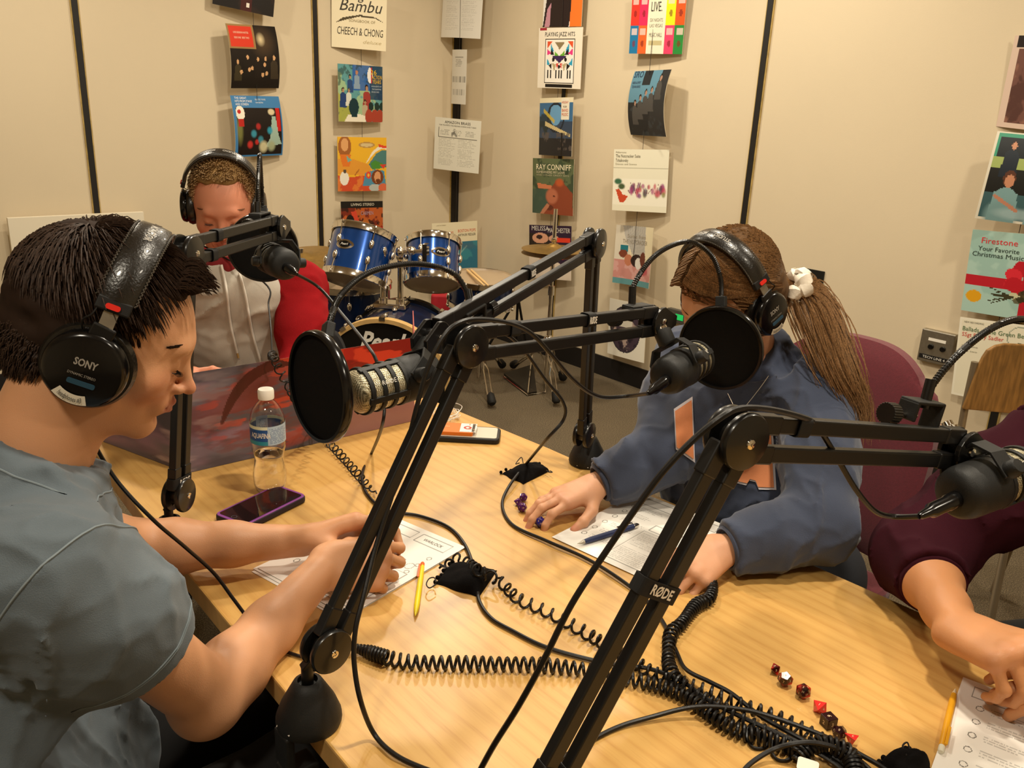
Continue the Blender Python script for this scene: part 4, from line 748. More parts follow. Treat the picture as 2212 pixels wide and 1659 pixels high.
# the person in grey's sheets
SLc, SBc, STc = T(556, 1230), T(745, 1345), T(822, 1103)
sheet('record_sheet', SLc, SBc, STc, 'record sheet headed Warlock under the right hand of the person in grey, on top', 5, .0030, ('WARLOCK', .76, .885, .03, 1, 1, .2))
o1 = UD*.004-VD*.006; sheet('record_sheet', SLc+o1, SBc+o1, STc+o1*.3, 'middle sheet of the stack under the hands of the person in grey', 7, .0017)
o1 = UD*-.002-VD*.011; sheet('record_sheet', SLc+o1, SBc+o1, STc+o1*.2, 'lowest sheet of the stack under the hands of the person in grey', 8, .0005)
sheet('record_sheet', T(1192, 1162), T(1395, 1270), T(1377, 1066), 'record sheet under the blue pen in front of the ponytailed person', 9, .0018)
o1 = UD*-.012+VD*.004; sheet('record_sheet', T(1192, 1162)+o1, T(1395, 1270)+o1, T(1377, 1066)+o1, 'record sheet peeking out below the one with the blue pen', 10, .0005)
tl = T(2080, 1465); dn = (T(2012, 1659)-tl).normalized(); rt = Vector((-dn.y, dn.x, 0)); rt = rt if rt.x > 0 else -rt
sheet('record_sheet', tl+dn*.279, tl+dn*.279+rt*.216, tl, 'record sheet beside the orange pencil of the person in maroon', 11, .0016)
# ---- pens
def pen(a, b2, label, cols, name='pen', clip=True, r=.0045, cat='pen'):
    a = Vector(a)+ZD*(r+.0008); b2 = Vector(b2)+ZD*(r+.0008); d = (b2-a).normalized(); L = (b2-a).length; t = thing(name, a.lerp(b2, .5), label, cat)
    mb = MB(); mb.lathe([(.0006, 0), (.0012, .003), (r*.75, .014), (r*.8, .016)], a, d, 16); mb.build('tip', cols[0], t)
    mb = MB(); mb.lathe([(r*.8, .015), (r, .03), (r, L*.62), (r*.95, L*.9), (r*.9, L-.012)], a, d, 18); mb.build('barrel', cols[1], t)
    mb = MB(); mb.lathe([(r*.85, L-.013), (r*.85, L-.003), (r*.6, L), (0, L)], a, d, 16); mb.build('end_cap', cols[2], t)
    s = ZD.cross(d); mb = MB(); o = a+d*(L*.66)+(s*.6+ZD*.8).normalized()*(r+.002); mb.bar(o, o+d*L*.26, .0035, .0015, s); mb.bar(o+d*L*.25, o+d*L*.25-(s*.6+ZD*.8).normalized()*.004, .0035, .002, s); mb.build('clip', cols[3], t, bevel=.0004)
    return t
M_YEL = mat('yellow_plastic', 'e8d21c', .35); M_ORG = mat('orange_plastic', 'e0641c', .4)
pen(T(897, 1337), T(913, 1222), 'yellow mechanical pencil with an orange clip beside the Warlock sheet', (M_YEL, M_YEL, M_ORG, M_ORG), 'mechanical_pencil', cat='pencil')
pen(T(1247, 1181, TZ+.002), T(1378, 1140, TZ+.002), 'blue and silver pen lying on the record sheet of the ponytailed person', (M_STEEL, mat('dark_blue_grip', '202c54', .5), M_CHR, M_CHR), r=.0052)
pen(T(2062, 1495), T(2030, 1632), 'orange mechanical pencil beside the sheet at the lower right', (mat('cream_plastic', 'e8d8b0', .5), mat('orange_yellow_plastic', 'e0a01c', .4), mat('eraser', 'e0dcc8', .7), mat('orange_yellow_plastic', 'e0a01c', .4)), 'mechanical_pencil', cat='pencil')
# ---- dice
def hull(pts, name, m, loc, rot, label, num, grp, size):
    bm = bmesh.new()
    R_ = Matrix.Rotation(rot[2], 3, 'Z') @ Matrix.Rotation(rot[1], 3, 'Y') @ Matrix.Rotation(rot[0], 3, 'X')
    vs_ = [bm.verts.new(R_ @ (Vector(p).normalized()*size if name != 'd6' else Vector(p)*size)) for p in pts]
    bmesh.ops.convex_hull(bm, input=vs_); bmesh.ops.dissolve_limit(bm, angle_limit=.02, verts=bm.verts, edges=bm.edges); bm.faces.ensure_lookup_table()
    zmin = min(v.co.z for v in bm.verts)
    for v in bm.verts: v.co.z -= zmin
    org = Vector(loc); mb = MB(); bm.verts.index_update(); mb.add([v.co+org for v in bm.verts], [tuple(v.index for v in f.verts) for f in bm.faces], 0, False)
    fs = [(f.calc_center_median().copy(), f.normal.copy(), f.calc_area()) for f in bm.faces]; bm.free()
    nums = [str(k) for k in num]; i = 0
    for c, n, ar in sorted(fs, key=lambda q: -(q[1].dot((CAM-org).normalized())))[:6]:
        if n.dot((CAM-org).normalized()) < .15: break
        x, y, z = frame(n, (0, 0, 1)); s = math.sqrt(ar); mb.text(nums[i % len(nums)], plane_pos(org+c-y*s*.17, x, y, .00012), s*.34, mi=1, bold=.01); i += 1
    g_ = mb.build('die', [m, mat('gold_ink', 'd8b890', .4)], origin=org); b = g_.modifiers.new('bevel', 'BEVEL'); b.width = .0006; b.segments = 2; b.limit_method = 'ANGLE'; b.angle_limit = .3
    return tag(g_, label, 'die', grp)
import bmesh
PHI = 1.618034
ICO = [p for s in (-1, 1) for q in (-PHI, PHI) for p in ((0, s, q), (s, q, 0), (q, 0, s))]
DOD = [(a, b, c) for a in (-1, 1) for b in (-1, 1) for c in (-1, 1)]+[p for s in (-1/PHI, 1/PHI) for q in (-PHI, PHI) for p in ((0, s, q), (s, q, 0), (q, 0, s))]
OCT = [(1, 0, 0), (-1, 0, 0), (0, 1, 0), (0, -1, 0), (0, 0, 1), (0, 0, -1)]; CUB = [(a, b, c) for a in (-1, 1) for b in (-1, 1) for c in (-1, 1)]; TET = [(1, 1, 1), (1, -1, -1), (-1, 1, -1), (-1, -1, 1)]
D10 = [(0, 0, 1.15), (0, 0, -1.15)]+[(cos(k*pi/5), sin(k*pi/5), .105*(1 if k % 2 else -1)) for k in range(10)]
def d10(p, *a): return p
m, nt, b, N, L = nodemat('swirled_red_resin'); tc = N('ShaderNodeTexCoord'); no = N('ShaderNodeTexNoise', I_Scale=60., I_Detail=2.); L(tc.outputs['Object'], no.inputs[0]); rp = ramp(nt, [(.38, '1c0c0a'), (.48, '5a120c'), (.58, 'c02c1c'), (.75, 'd8442c')]); L(no.outputs[0], rp.inputs[0]); L(rp.outputs[0], b.inputs['Base Color']); b.inputs['Roughness'].default_value = .12; M_DRED = m
M_DBLK = mat('swirled_dark_resin', '2c1216', .12, var=.4, vscale=90.); M_DPINK = mat('bright_red_resin', 'd8302c', .15); M_DPUR = mat('purple_resin', '5a1f6c', .12, var=.4, vscale=80.); M_DBLU = mat('blue_purple_resin', '33287c', .12, var=.4, vscale=80.)
GR = 'red and black dice in a row'
def oc(x, y): return T(x, y)
hull(OCT, 'd8', M_DRED, T(1674, 1455), (.6, .3, .4), 'small red and black eight-sided die at the far end of the dice row', [3, 8, 5], GR, .0095)
hull(DOD, 'd12', M_DRED, T(1694, 1480), (.3, .2, .5), 'red and black many-sided die touching the farthest die of the row', [9, 7, 2, 4], GR, .0108)
hull(ICO, 'd20', M_DRED, T(1733, 1507), (.25, .1, .2), 'round red die sitting apart in the middle of the dice row', [11, 2, 17, 5, 8], GR, .0112)
hull(OCT, 'd8', M_DPINK, T(1769, 1540), (.62, .2, 1.0), 'bright pink-red eight-sided die next to the black cube die', [1, 4], GR, .0115)
hull(CUB, 'd6', M_DBLK, T(1788, 1568), (0, 0, .35), 'black cube die with number six on top', [6, 2, 3], GR, .0078)
hull(DOD, 'd12', M_DBLK, T(1811, 1594), (.4, .1, .3), 'dark red and orange die in front of the black cube die', [0, 4, 3], GR, .0092)
hull(TET, 'd4', M_DPINK, T(1838, 1612), (.615, .785, .3), 'red four-sided die at the near end of the dice row, half behind the cable', [3], GR, .0115)
GP = 'purple dice by the hand of the ponytailed person'
hull(DOD, 'd12', M_DPUR, T(1130, 1083), (.3, .2, .5), 'purple die farthest from the camera beside the fingers of the ponytailed person', [2, 7, 5], GP, .0092)
hull(OCT, 'd8', M_DPUR, T(1119, 1092), (.6, .3, .2), 'magenta-purple die at the left of the dice cluster by the fingertips', [8, 5], GP, .0098)
hull(DOD, 'd12', M_DPUR, T(1128, 1105), (.2, .4, .1), 'dark purple die marked ten, nearest in the cluster by the fingertips', [10, 3], GP, .0098)
hull(ICO, 'd20', M_DBLU, T(1166, 1138), (.2, .3, .1), 'blue-violet twenty-sided die between thumb and fingers of the ponytailed person', [12, 8, 5, 17, 2], GP, .0112)
# ---- small drawstring bags of black velvet
M_VEL = mat('black_velvet', '0d0b0b', .95, bump=.4, bscale=500., spec=.15)
def bag(corners, h, label, loops, seed=1):
    c = sum((Vector(p) for p in corners), Vector())/4; t = thing('drawstring_bag', c, label, 'bag'); A_, B_, C_, D_ = [Vector(p) for p in corners]; n = 22; r = np.random.default_rng(seed); vs_ = []; fs = []
    for s in (1, 0):
        for j in range(n+1):
            for i in range(n+1):
                u, v = i/n, j/n; e = (u*(1-u)*v*(1-v)*16)**.42; w = .0035*math.sin(13*u+3*v+seed)*math.sin(9*v+5*u)*e
                p = (A_*(1-u)+B_*u)*(1-v)+(D_*(1-u)+C_*u)*v; p = c+(p-c)*(1-.05*math.sin(3*pi*u)*math.sin(2*pi*v+seed)); z = (h*e*(.75+.25*math.sin(5*u+seed)*cos(4*v))+abs(w)*.8 if s else 0)+.0008
                vs_.append(Vector((p.x, p.y, TZ+z)))
    N1 = (n+1)**2
    for j in range(n):
        for i in range(n): a_ = j*(n+1)+i; fs.append((a_, a_+1, a_+n+2, a_+n+1)); fs.append((N1+a_, N1+a_+n+1, N1+a_+n+2, N1+a_+1))
    for k in range(n):
        for q in ((k, k+1), ((n)*(n+1)+k+1, n*(n+1)+k), ((k+1)*(n+1), k*(n+1)), (k*(n+1)+n, (k+1)*(n+1)+n)): fs.append((q[1], q[0], q[0]+N1, q[1]+N1))
    mb = MB(); mb.add(vs_, fs); mb.build('pouch', M_VEL, t)
    for lp in loops: mb = MB(); mb.tube(catmull([Vector(p) for p in lp], 8), .0011, 6); mb.build('drawstring', mat('black_cord', '15110f', .6), t)
    mb = MB()
    for k in range(9):
        f = k/8; p = A_.lerp(D_, f); mb.ball(Vector((p.x, p.y, TZ+.005+.003*sin(k*2.))), (.0035, .0035, .004), n=8)
    mb.build('gathered_neck', M_VEL, t); return t
z2 = TZ+.012
bag([T(975, 1222), T(1074, 1233), T(1034, 1292), T(940, 1262)], .024, 'black velvet drawstring bag lying flat beside the yellow pencil', [[T(968, 1228, z2), T(950, 1218, z2), T(955, 1224, z2), T(975, 1226, z2)], [T(942, 1262, z2), T(928, 1270, z2), T(921, 1262, z2), T(927, 1250, z2), T(938, 1248, z2), T(942, 1258, z2)]], 1)
bag([T(1165, 1006), T(1188, 1018), T(1130, 1047), T(1082, 1024)], .026, 'black velvet drawstring bag between the cable and the base of the far boom arm', [[T(1180, 1016, z2), T(1186, 1020, z2), T(1193, 1020, z2), T(1188, 1017, z2)], [T(1122, 1000, z2+.01), T(1114, 1002, z2), T(1126, 988, z2+.01), T(1130, 1000, z2+.01)]], 2)
bag([T(1962, 1625), T(2010, 1660), T(1960, 1700), T(1898, 1652)], .03, 'black velvet drawstring bag at the bottom edge by the orange pencil', [[T(1958, 1632, z2+.01), T(1950, 1612, z2+.012), T(1960, 1604, z2+.014), T(1966, 1622, z2+.01)]], 4)
# ================================================================ the drum kit in the corner
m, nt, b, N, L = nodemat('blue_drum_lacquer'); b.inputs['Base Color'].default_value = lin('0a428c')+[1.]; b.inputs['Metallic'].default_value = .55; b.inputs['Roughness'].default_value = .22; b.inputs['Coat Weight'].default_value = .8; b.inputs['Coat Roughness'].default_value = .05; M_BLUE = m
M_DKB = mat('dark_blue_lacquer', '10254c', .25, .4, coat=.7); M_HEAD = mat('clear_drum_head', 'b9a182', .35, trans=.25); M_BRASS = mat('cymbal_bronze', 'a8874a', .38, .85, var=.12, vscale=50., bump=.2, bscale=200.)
M_HOOPW = mat('natural_wood_hoop', 'c9a468', .45, var=.1, vscale=30.); M_BHEAD = mat('black_drum_head', '0e0c0b', .35)
def drum(c, ax, R, H, label, name, shell, logo=None, up=None, lugs=6, lugph=0., legs=None, drumcat='drum'):
    c = Vector(c); ax = Vector(ax).normalized(); t = thing(name, c, label, drumcat); x, y, z = frame(ax, up)
    mb = MB(); mb.lathe([(R-.004, -H/2+.01), (R, -H/2+.012), (R, H/2-.012), (R-.004, H/2-.01)], c, ax, 56, up=up); mb.build('shell', shell, t)
    for s, nm in ((1, 'top'), (-1, 'bottom')):
        mb = MB(); hp = [(R+.003, s*(H/2-.022)), (R+.009, s*(H/2-.022)), (R+.0085, s*(H/2-.001)), (R+.0115, s*(H/2+.008)), (R+.0085, s*(H/2+.010)), (R+.004, s*(H/2+.008)), (R+.003, s*(H/2-.022))]; mb.lathe(hp, c, ax, 56, up=up); mb.build(nm+'_hoop', M_CHR, t)
        mb = MB(); mb.lathe([(0, s*(H/2)), (R*.6, s*(H/2)), (R+.004, s*(H/2-.001))], c, ax, 48, up=up); mb.build(nm+'_head', M_HEAD, t)
    for k in range(lugs):
        an = 2*pi*k/lugs+lugph; d = x*cos(an)+y*sin(an)
        for s in (1, -1):
            p = c+d*(R+.007)+ax*s*(H/2-.075 if H > .18 else H*.18); mb = MB(); mb.ball(p, (.012, .012, .022), (d.cross(ax), d, ax), 12); mb.cyl(p+ax*s*.01, c+d*(R+.012)+ax*s*(H/2-.004), .0028, 6); mb.ball(c+d*(R+.012)+ax*s*(H/2+.002), (.006, .006, .009), (d.cross(ax), d, ax), 8); mb.build('tension_lug', M_CHR, t)
    if logo is not None:
        d = x*cos(logo)+y*sin(logo); sd = ax.cross(d)
        def pp(X, Y, Z_=0): a2 = X/R; dd = d*cos(a2)+sd*sin(a2); return c+dd*(R+.0012+Z_)+ax*(Y+H*.08)
        mb = MB(); n = 28; ring = [pp(.045*cos(a2)*(1 if abs(sin(a2)) > .25 else 1.2), .024*sin(a2)) for a2 in [2*pi*k/n for k in range(n)]]; mb.add([pp(0, 0)]+ring, [(0, 1+k, 1+(k+1) % n) for k in range(n)]); bd = mb.build('badge', M_STEEL, t)
        mb = MB(); ring = [pp(.026*cos(a2), .016*sin(a2), .0008) for a2 in [2*pi*k/n for k in range(n)]]; mb.add([pp(0, 0, .0008)]+ring, [(0, 1+k, 1+(k+1) % n) for k in range(n)]); mb.build('badge_centre', M_GLS, bd)
        mb = MB(); mb.text('Pearl', lambda X, Y, Z_=0: pp(X, Y-.004, .0012), .010, w=.036, shear=.3); mb.build('lettering', M_WHITE, bd)
    return t
# bass drum
f0 = D(829, 826, 3.70); f0.z = .31; r0 = Vector((f0.x+.045, f0.y+.40, .31)); bax = (f0-r0).normalized(); RB = .278
t = thing('bass_drum', Vector((f0.x, f0.y, 0)), 'large bass drum with a tan front hoop and white script on its black head', 'drum'); x, y, z = frame(bax, (0, 0, 1))
mb = MB(); Hs = (f0-r0).length; mb.lathe([(RB-.006, .02), (RB, .025), (RB, Hs-.02), (RB-.006, Hs-.015)], r0, bax, 72); mb.build('shell', M_DKB, t)
for pos, mt, nm in ((Hs, M_HOOPW, 'front_hoop'), (0, M_GLS, 'rear_hoop')):
    mb = MB(); mb.lathe([(RB+.001, pos-.02), (RB+.014, pos-.02), (RB+.014, pos+.02), (RB-.004, pos+.02), (RB-.004, pos+.012), (RB+.001, pos+.01), (RB+.001, pos-.02)], r0, bax, 72); mb.build(nm, mt, t)
mb = MB(); mb.lathe([(0, Hs+.006), (RB*.5, Hs+.006), (RB-.002, Hs+.004)], r0, bax, 60); mb.build('front_head', M_BHEAD, t)
mb = MB(); mb.lathe([(0, -.004), (RB-.002, -.004)], r0, bax, 60); mb.build('rear_head', M_HEAD, t)
fx = -x if (-x).x > 0 else x
for k in range(10):
    an = 2*pi*(k+.5)/10; d = x*cos(an)+y*sin(an)
    for pos, s in ((Hs+.0, 1), (0, -1)):
        p = r0+bax*(pos)+d*(RB+.014); mb = MB(); mb.box(p-bax*s*.0, (.026, .014, .050), (d.cross(bax), d, bax)); mb.ball(p-bax*s*.035+d*.004, (.011, .011, .018), (d.cross(bax), d, bax), 10); mb.cyl(p+d*.006-bax*s*.08, p+d*.006+bax*s*.02, .0035, 8); mb.build('claw_hook', M_CHR, t)
    if 1:
        p = r0+bax*(Hs*.5)+d*(RB+.008); mb = MB(); mb.ball(p, (.014, .012, .035), (d.cross(bax), d, bax), 10); mb.build('tension_lug', M_CHR, t)
o = f0+bax*.0085+ZD*.152
mb = MB(); mb.text('Pearl', plane_pos(o, fx, y if y.z > 0 else -y), 0.078, w=.205, shear=.38, bold=.03); mb.build('lettering', M_WHITE, t)
for s in (-1, 1):
    mb = MB(); p = r0+bax*Hs*.75+fx*s*(RB*.86)+ZD*-.12; mb.tube([p, p+fx*s*.12+bax*.1+ZD*(-.19+.02)], .007, 8); mb.ball(p+fx*s*.12+bax*.1+ZD*-.172, .014); mb.build('spur', M_CHR, t)
# tom holder on the bass drum
hb = D(846, 662, 3.86); hb = Vector((hb.x, hb.y, .31+RB+.012)); mb = MB(); mb.box(hb, (.15, .10, .025), (fx, bax, ZD)); mb.build('tom_bracket', M_CHR, t, bevel=.006)
pipes = []
for s, px, pt in ((-1, 829, (836, 548)), (1, 861, (872, 545))):
    b1 = hb+fx*s*.04; tp = D(*pt, (b1-CAM).dot(ray(1106, 829.5)) and 3.88); tp = Vector((b1.x, b1.y, .84)); mb = MB(); mb.cyl(b1, tp, .0125, 18); mb.cyl(b1+ZD*.0, b1+ZD*.03, .02, 18); mb.ball(tp, (.022, .022, .028), n=14); mb.cyl(tp+ZD*.0, tp+fx*s*.10+ZD*.01, .010, 12); mb.ball(tp+fx*s*.05+ZD*.01, (.024, .02, .02)); mb.box(tp+fx*s*.115+ZD*.005, (.02, .05, .08), (fx, bax, ZD)); mb.lathe([(.006, 0), (.016, .004), (.016, .014), (.004, .018)], tp-bax*.0+ZD*-.02, bax, 12); mb.build('tom_pipe', M_CHR, t)
# rack toms, floor tom, snare
drum(D(776, 556, 3.84), (.17, .44, .90), .138, .225, 'left blue rack tom with chrome hoops, the larger of the pair', 'rack_tom', M_BLUE, logo=None, lugph=.3)
c1 = D(776, 556, 3.84); drumL = bpy.data.objects['rack_tom']
drum(D(935, 567, 3.98), (-.03, .50, .87), .119, .205, 'right blue rack tom with a round chrome badge, the smaller of the pair', 'rack_tom', M_BLUE, lugph=.1)
def badge_on(t, c, ax, R, H, px):     # badge facing the camera side
    pass
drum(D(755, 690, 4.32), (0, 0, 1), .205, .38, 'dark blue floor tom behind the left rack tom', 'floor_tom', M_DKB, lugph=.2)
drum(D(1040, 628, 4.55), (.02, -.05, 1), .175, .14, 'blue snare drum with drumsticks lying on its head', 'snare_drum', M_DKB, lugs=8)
# badges
def badge(c, ax, R, H, az, parent):
    c = Vector(c); ax = Vector(ax).normalized(); d = orth(Vector((cos(az), sin(az), 0)), ax); sd = ax.cross(d)
    def pp(X, Y, Z_=0): a2 = X/R; dd = d*cos(a2)+sd*sin(a2); return c+dd*(R+.0014+Z_)+ax*(Y+H*.06)
    n = 32
    def el(a2): return (.042*cos(a2)*(1+.35*max(0, abs(cos(a2))-.8)*5*.2), .022*sin(a2))
    mb = MB(); ring = [pp(*el(2*pi*k/n)) for k in range(n)]; mb.add([pp(0, 0)]+ring, [(0, 1+k, 1+(k+1) % n) for k in range(n)]); bd = mb.build('badge', M_CHR, parent)
    mb = MB(); ring = [pp(.025*cos(a2), .015*sin(a2), .001) for a2 in [2*pi*k/n for k in range(n)]]; mb.add([pp(0, 0, .001)]+ring, [(0, 1+k, 1+(k+1) % n) for k in range(n)]); mb.build('badge_centre', M_GLS, bd)
    mb = MB(); mb.text('Pearl', lambda X, Y, Z_=0: pp(X, Y-.004, .0014), .010, w=.036, shear=.3); mb.build('lettering', M_WHITE, bd)
toms = [o for o in C.objects if o.name.startswith('rack_tom')]
badge(D(776, 556, 3.84), (.17, .44, .90), .138, .225, -1.95, toms[0]); badge(D(935, 567, 3.98), (-.03, .50, .87), .119, .205, -1.22, toms[1])
sn = D(1040, 628, 4.55)
for k, (a1, b1) in enumerate((((1014, 588), (1037, 609)), ((1023, 588), (1046, 609)))):
    zt_ = sn.z+.088; A1 = T(*a1, zt_); B1 = T(*b1, zt_); d = (B1-A1).normalized(); t = None
    mb = MB(); mb.lathe([(.0, -.14), (.006, -.138), (.0068, -.12), (.0068, .18), (.004, .245), (.003, .25), (.0055, .256), (.005, .264), (0, .267)], A1.lerp(B1, .5)-d*.05, d, 14); tag(mb.build('drumstick', mat('pale_hickory', 'dcb77c', .4)), ['left wooden drumstick of the pair lying on the snare drum', 'right wooden drumstick of the pair lying on the snare drum'][k], 'drumstick', 'pair of drumsticks on the snare')
# snare stand
def wireleg(t, a, b2, w=.024, name='leg'):       # double wire leg pinched in the middle
    a = Vector(a); b2 = Vector(b2); d = (b2-a).normalized(); s = d.cross(ZD).normalized(); L_ = (b2-a).length; mb = MB()
    for q in (-1, 1): mb.tube([a+s*q*w*.5, a+d*L_*.28+s*q*w*.5, a+d*L_*.36+s*q*w*.14, a+d*L_*.44+s*q*w*.14, a+d*L_*.52+s*q*w*.5, a+d*L_*.86+s*q*w*.5, b2+s*q*w*.1], .0042, 6)
    l = mb.build(name, M_CHR, t); mb = MB(); mb.lathe([(.016, -.012), (.024, 0), (.020, .045), (.008, .06)], b2+ZD*.013, (a-b2), 10); mb.build('rubber_foot', M_RUB, l)
def tripod(base, h, label, name, cat, feet, top=None):
    base = Vector(base); t = thing(name, base, label, cat); mb = MB(); mb.cyl(base+ZD*.04, base+ZD*h, .0105, 16); mb.cyl(base+ZD*h*.55, base+ZD*h*.60, .017, 16); mb.build('pole', M_CHR, t)
    mb = MB(); mb.ball(base+ZD*(.30), (.028, .028, .03), n=14); mb.cyl(base+ZD*.30, base+ZD*.30+VD*-.05, .006, 8); mb.build('leg_collar', M_CHR, t)
    for f in feet: wireleg(t, base+ZD*.29, f)
    return t
sb = Vector((sn.x, sn.y, 0)); tp = tripod(sb, .56, 'chrome snare stand with wire legs under the snare drum', 'snare_stand', 'drum stand', [T(1062, 882, 0)+ZD*.02, T(985, 790, 0)+ZD*.02, T(1085, 800, 0)+ZD*.02])
mb = MB()
for k in range(3): an = k*2.1+.4; mb.tube([sb+ZD*.50, sb+ZD*.50+Vector((cos(an)*.17, sin(an)*.17, .0)), sb+ZD*.56+Vector((cos(an)*.19, sin(an)*.19, 0))], .006, 6)
mb.build('basket', M_CHR, tp)
# hi-hat
hc = T(1178, 850, 0); hh = D(1176, 530, 4.47); hh = Vector((hc.x, hc.y, D(1176, 530, 4.45).z))
t = tripod(hc, hh.z+.2, 'chrome hi-hat stand with long wire legs in front of the sleeves', 'cymbal_stand', 'drum stand', [T(1201, 878, 0)+ZD*.02, T(1216, 828, 0)+ZD*.02, T(1108, 800, 0)+ZD*.02])
for q, (dz, nm, lab) in enumerate(((.0, 'hi_hat_cymbal', 'upper bronze hi-hat cymbal on the chrome stand'), (-.035, 'hi_hat_cymbal', 'lower bronze hi-hat cymbal, upside down just under the upper one'))):
    s = 1 if q == 0 else -1; pr = [(.008, .026*s), (.02, .024*s), (.034, .014*s), (.042, .008*s), (.09, .003*s), (.165, -.006*s), (.1655, -.0075*s), (.09, .0015*s), (.042, .0065*s), (.008, .0245*s)]
    mb = MB(); mb.lathe(pr, hh+ZD*dz, ZD, 64); tag(mb.build(nm, M_BRASS), lab, 'cymbal', 'pair of hi-hat cymbals')
mb = MB(); mb.lathe([(.02, -.075), (.024, -.06), (.022, -.04), (.012, -.032)], hh, ZD, 16); mb.build('cymbal_seat', M_RUB, t); mb = MB(); mb.lathe([(.012, .03), (.015, .035), (.015, .05), (.008, .055)], hh, ZD, 16); mb.build('clutch', M_CHR, t)
pd = T(1135, 838, 0); t = thing('hi_hat_pedal', pd, 'dark foot pedal with a bent wire frame beside the hi-hat stand', 'pedal')
mb = MB(); a1, b1, c1_, d1 = T(1088, 817, 0), T(1140, 856, 0), T(1178, 850, 0), T(1150, 815, 0)
mb.add([a1+ZD*.03, b1+ZD*.02, b1.lerp(c1_, .5)+ZD*.02, d1+ZD*.08, a1+ZD*.02, b1+ZD*.01, b1.lerp(c1_, .5)+ZD*.01, d1+ZD*.07], [(0, 1, 2, 3), (7, 6, 5, 4), (0, 4, 5, 1), (1, 5, 6, 2), (2, 6, 7, 3), (3, 7, 4, 0)], 0, False); mb.build('footboard', mat('dark_footboard', '2b2620', .4, .5), t)
mb = MB(); mb.tube([a1+ZD*.01, b1+ZD*.008, c1_+ZD*.008, T(1176, 790, 0)+ZD*.03, T(1150, 790, 0)+ZD*.16, b1+ZD*.02], .0045, 6); mb.tube([a1+ZD*.01, d1+ZD*.05], .0045, 6); mb.build('wire_frame', M_CHR, t)
# crash cymbal behind the man
cc = D(652, 559, 4.15); t = thing('crash_cymbal', Vector((cc.x, cc.y+.0, 0)), 'large bronze cymbal on a stand left of the drums', 'cymbal')
mb = MB(); mb.lathe([(.006, .03), (.03, .026), (.05, .012), (.12, .004), (.20, -.008), (.2005, -.0095), (.12, .0025), (.05, .0105), (.006, .028)], cc, (-.10, -.20, 1), 64); mb.build('cymbal_disc', M_BRASS, t)
mb = MB(); mb.cyl((cc.x, cc.y, .02), (cc.x, cc.y, cc.z+.05), .011, 12); mb.build('pole', M_CHR, t)
for an in (.4, 2.5, 4.6): mb = MB(); mb.tube([(cc.x, cc.y, .3), (cc.x+.26*cos(an), cc.y+.26*sin(an), .012)], .007, 8); mb.build('leg', M_CHR, t)
# drummer's stool and the music stand leg, a red case behind the bass drum
rs = D(962, 672, 4.95); t = thing('red_case', Vector((rs.x, rs.y, 0)), 'red case on the floor behind the drums, only a corner showing', 'case'); mb = MB(); mb.rbox((rs.x, rs.y, .22), (.16, .12, .42), .02); mb.build('case_body', mat('red_fabric', 'b0202a', .7), t, bevel=.01); mb = MB(); mb.tube([(rs.x-.05, rs.y, .43), (rs.x-.04, rs.y, .46), (rs.x+.04, rs.y, .46), (rs.x+.05, rs.y, .43)], .006, 8); mb.build('handle', M_BLK, t)
ms = T(1137, 742, 0); t = thing('music_stand', Vector((.02, 4.72, 0)), 'black folding stand whose leg shows under the snare drum', 'stand'); q0 = D(1119, 640, 5.0); q1 = T(1139, 762, .012)
dirq = (q1-q0).normalized(); ft = q1
mb = MB(); mb.tube([q0-dirq*.0, ft], .008, 8); mb.build('leg', M_BLK, t); mb = MB(); mb.tube([q0, q0+Vector((-.20, .1, -q0.z+.012))], .008, 8); mb.build('leg', M_BLK, t); mb = MB(); mb.tube([q0, q0+Vector((.0, .05, .02)), q0+Vector((.0, .24, -q0.z+.012))], .008, 8); mb.build('leg', M_BLK, t)

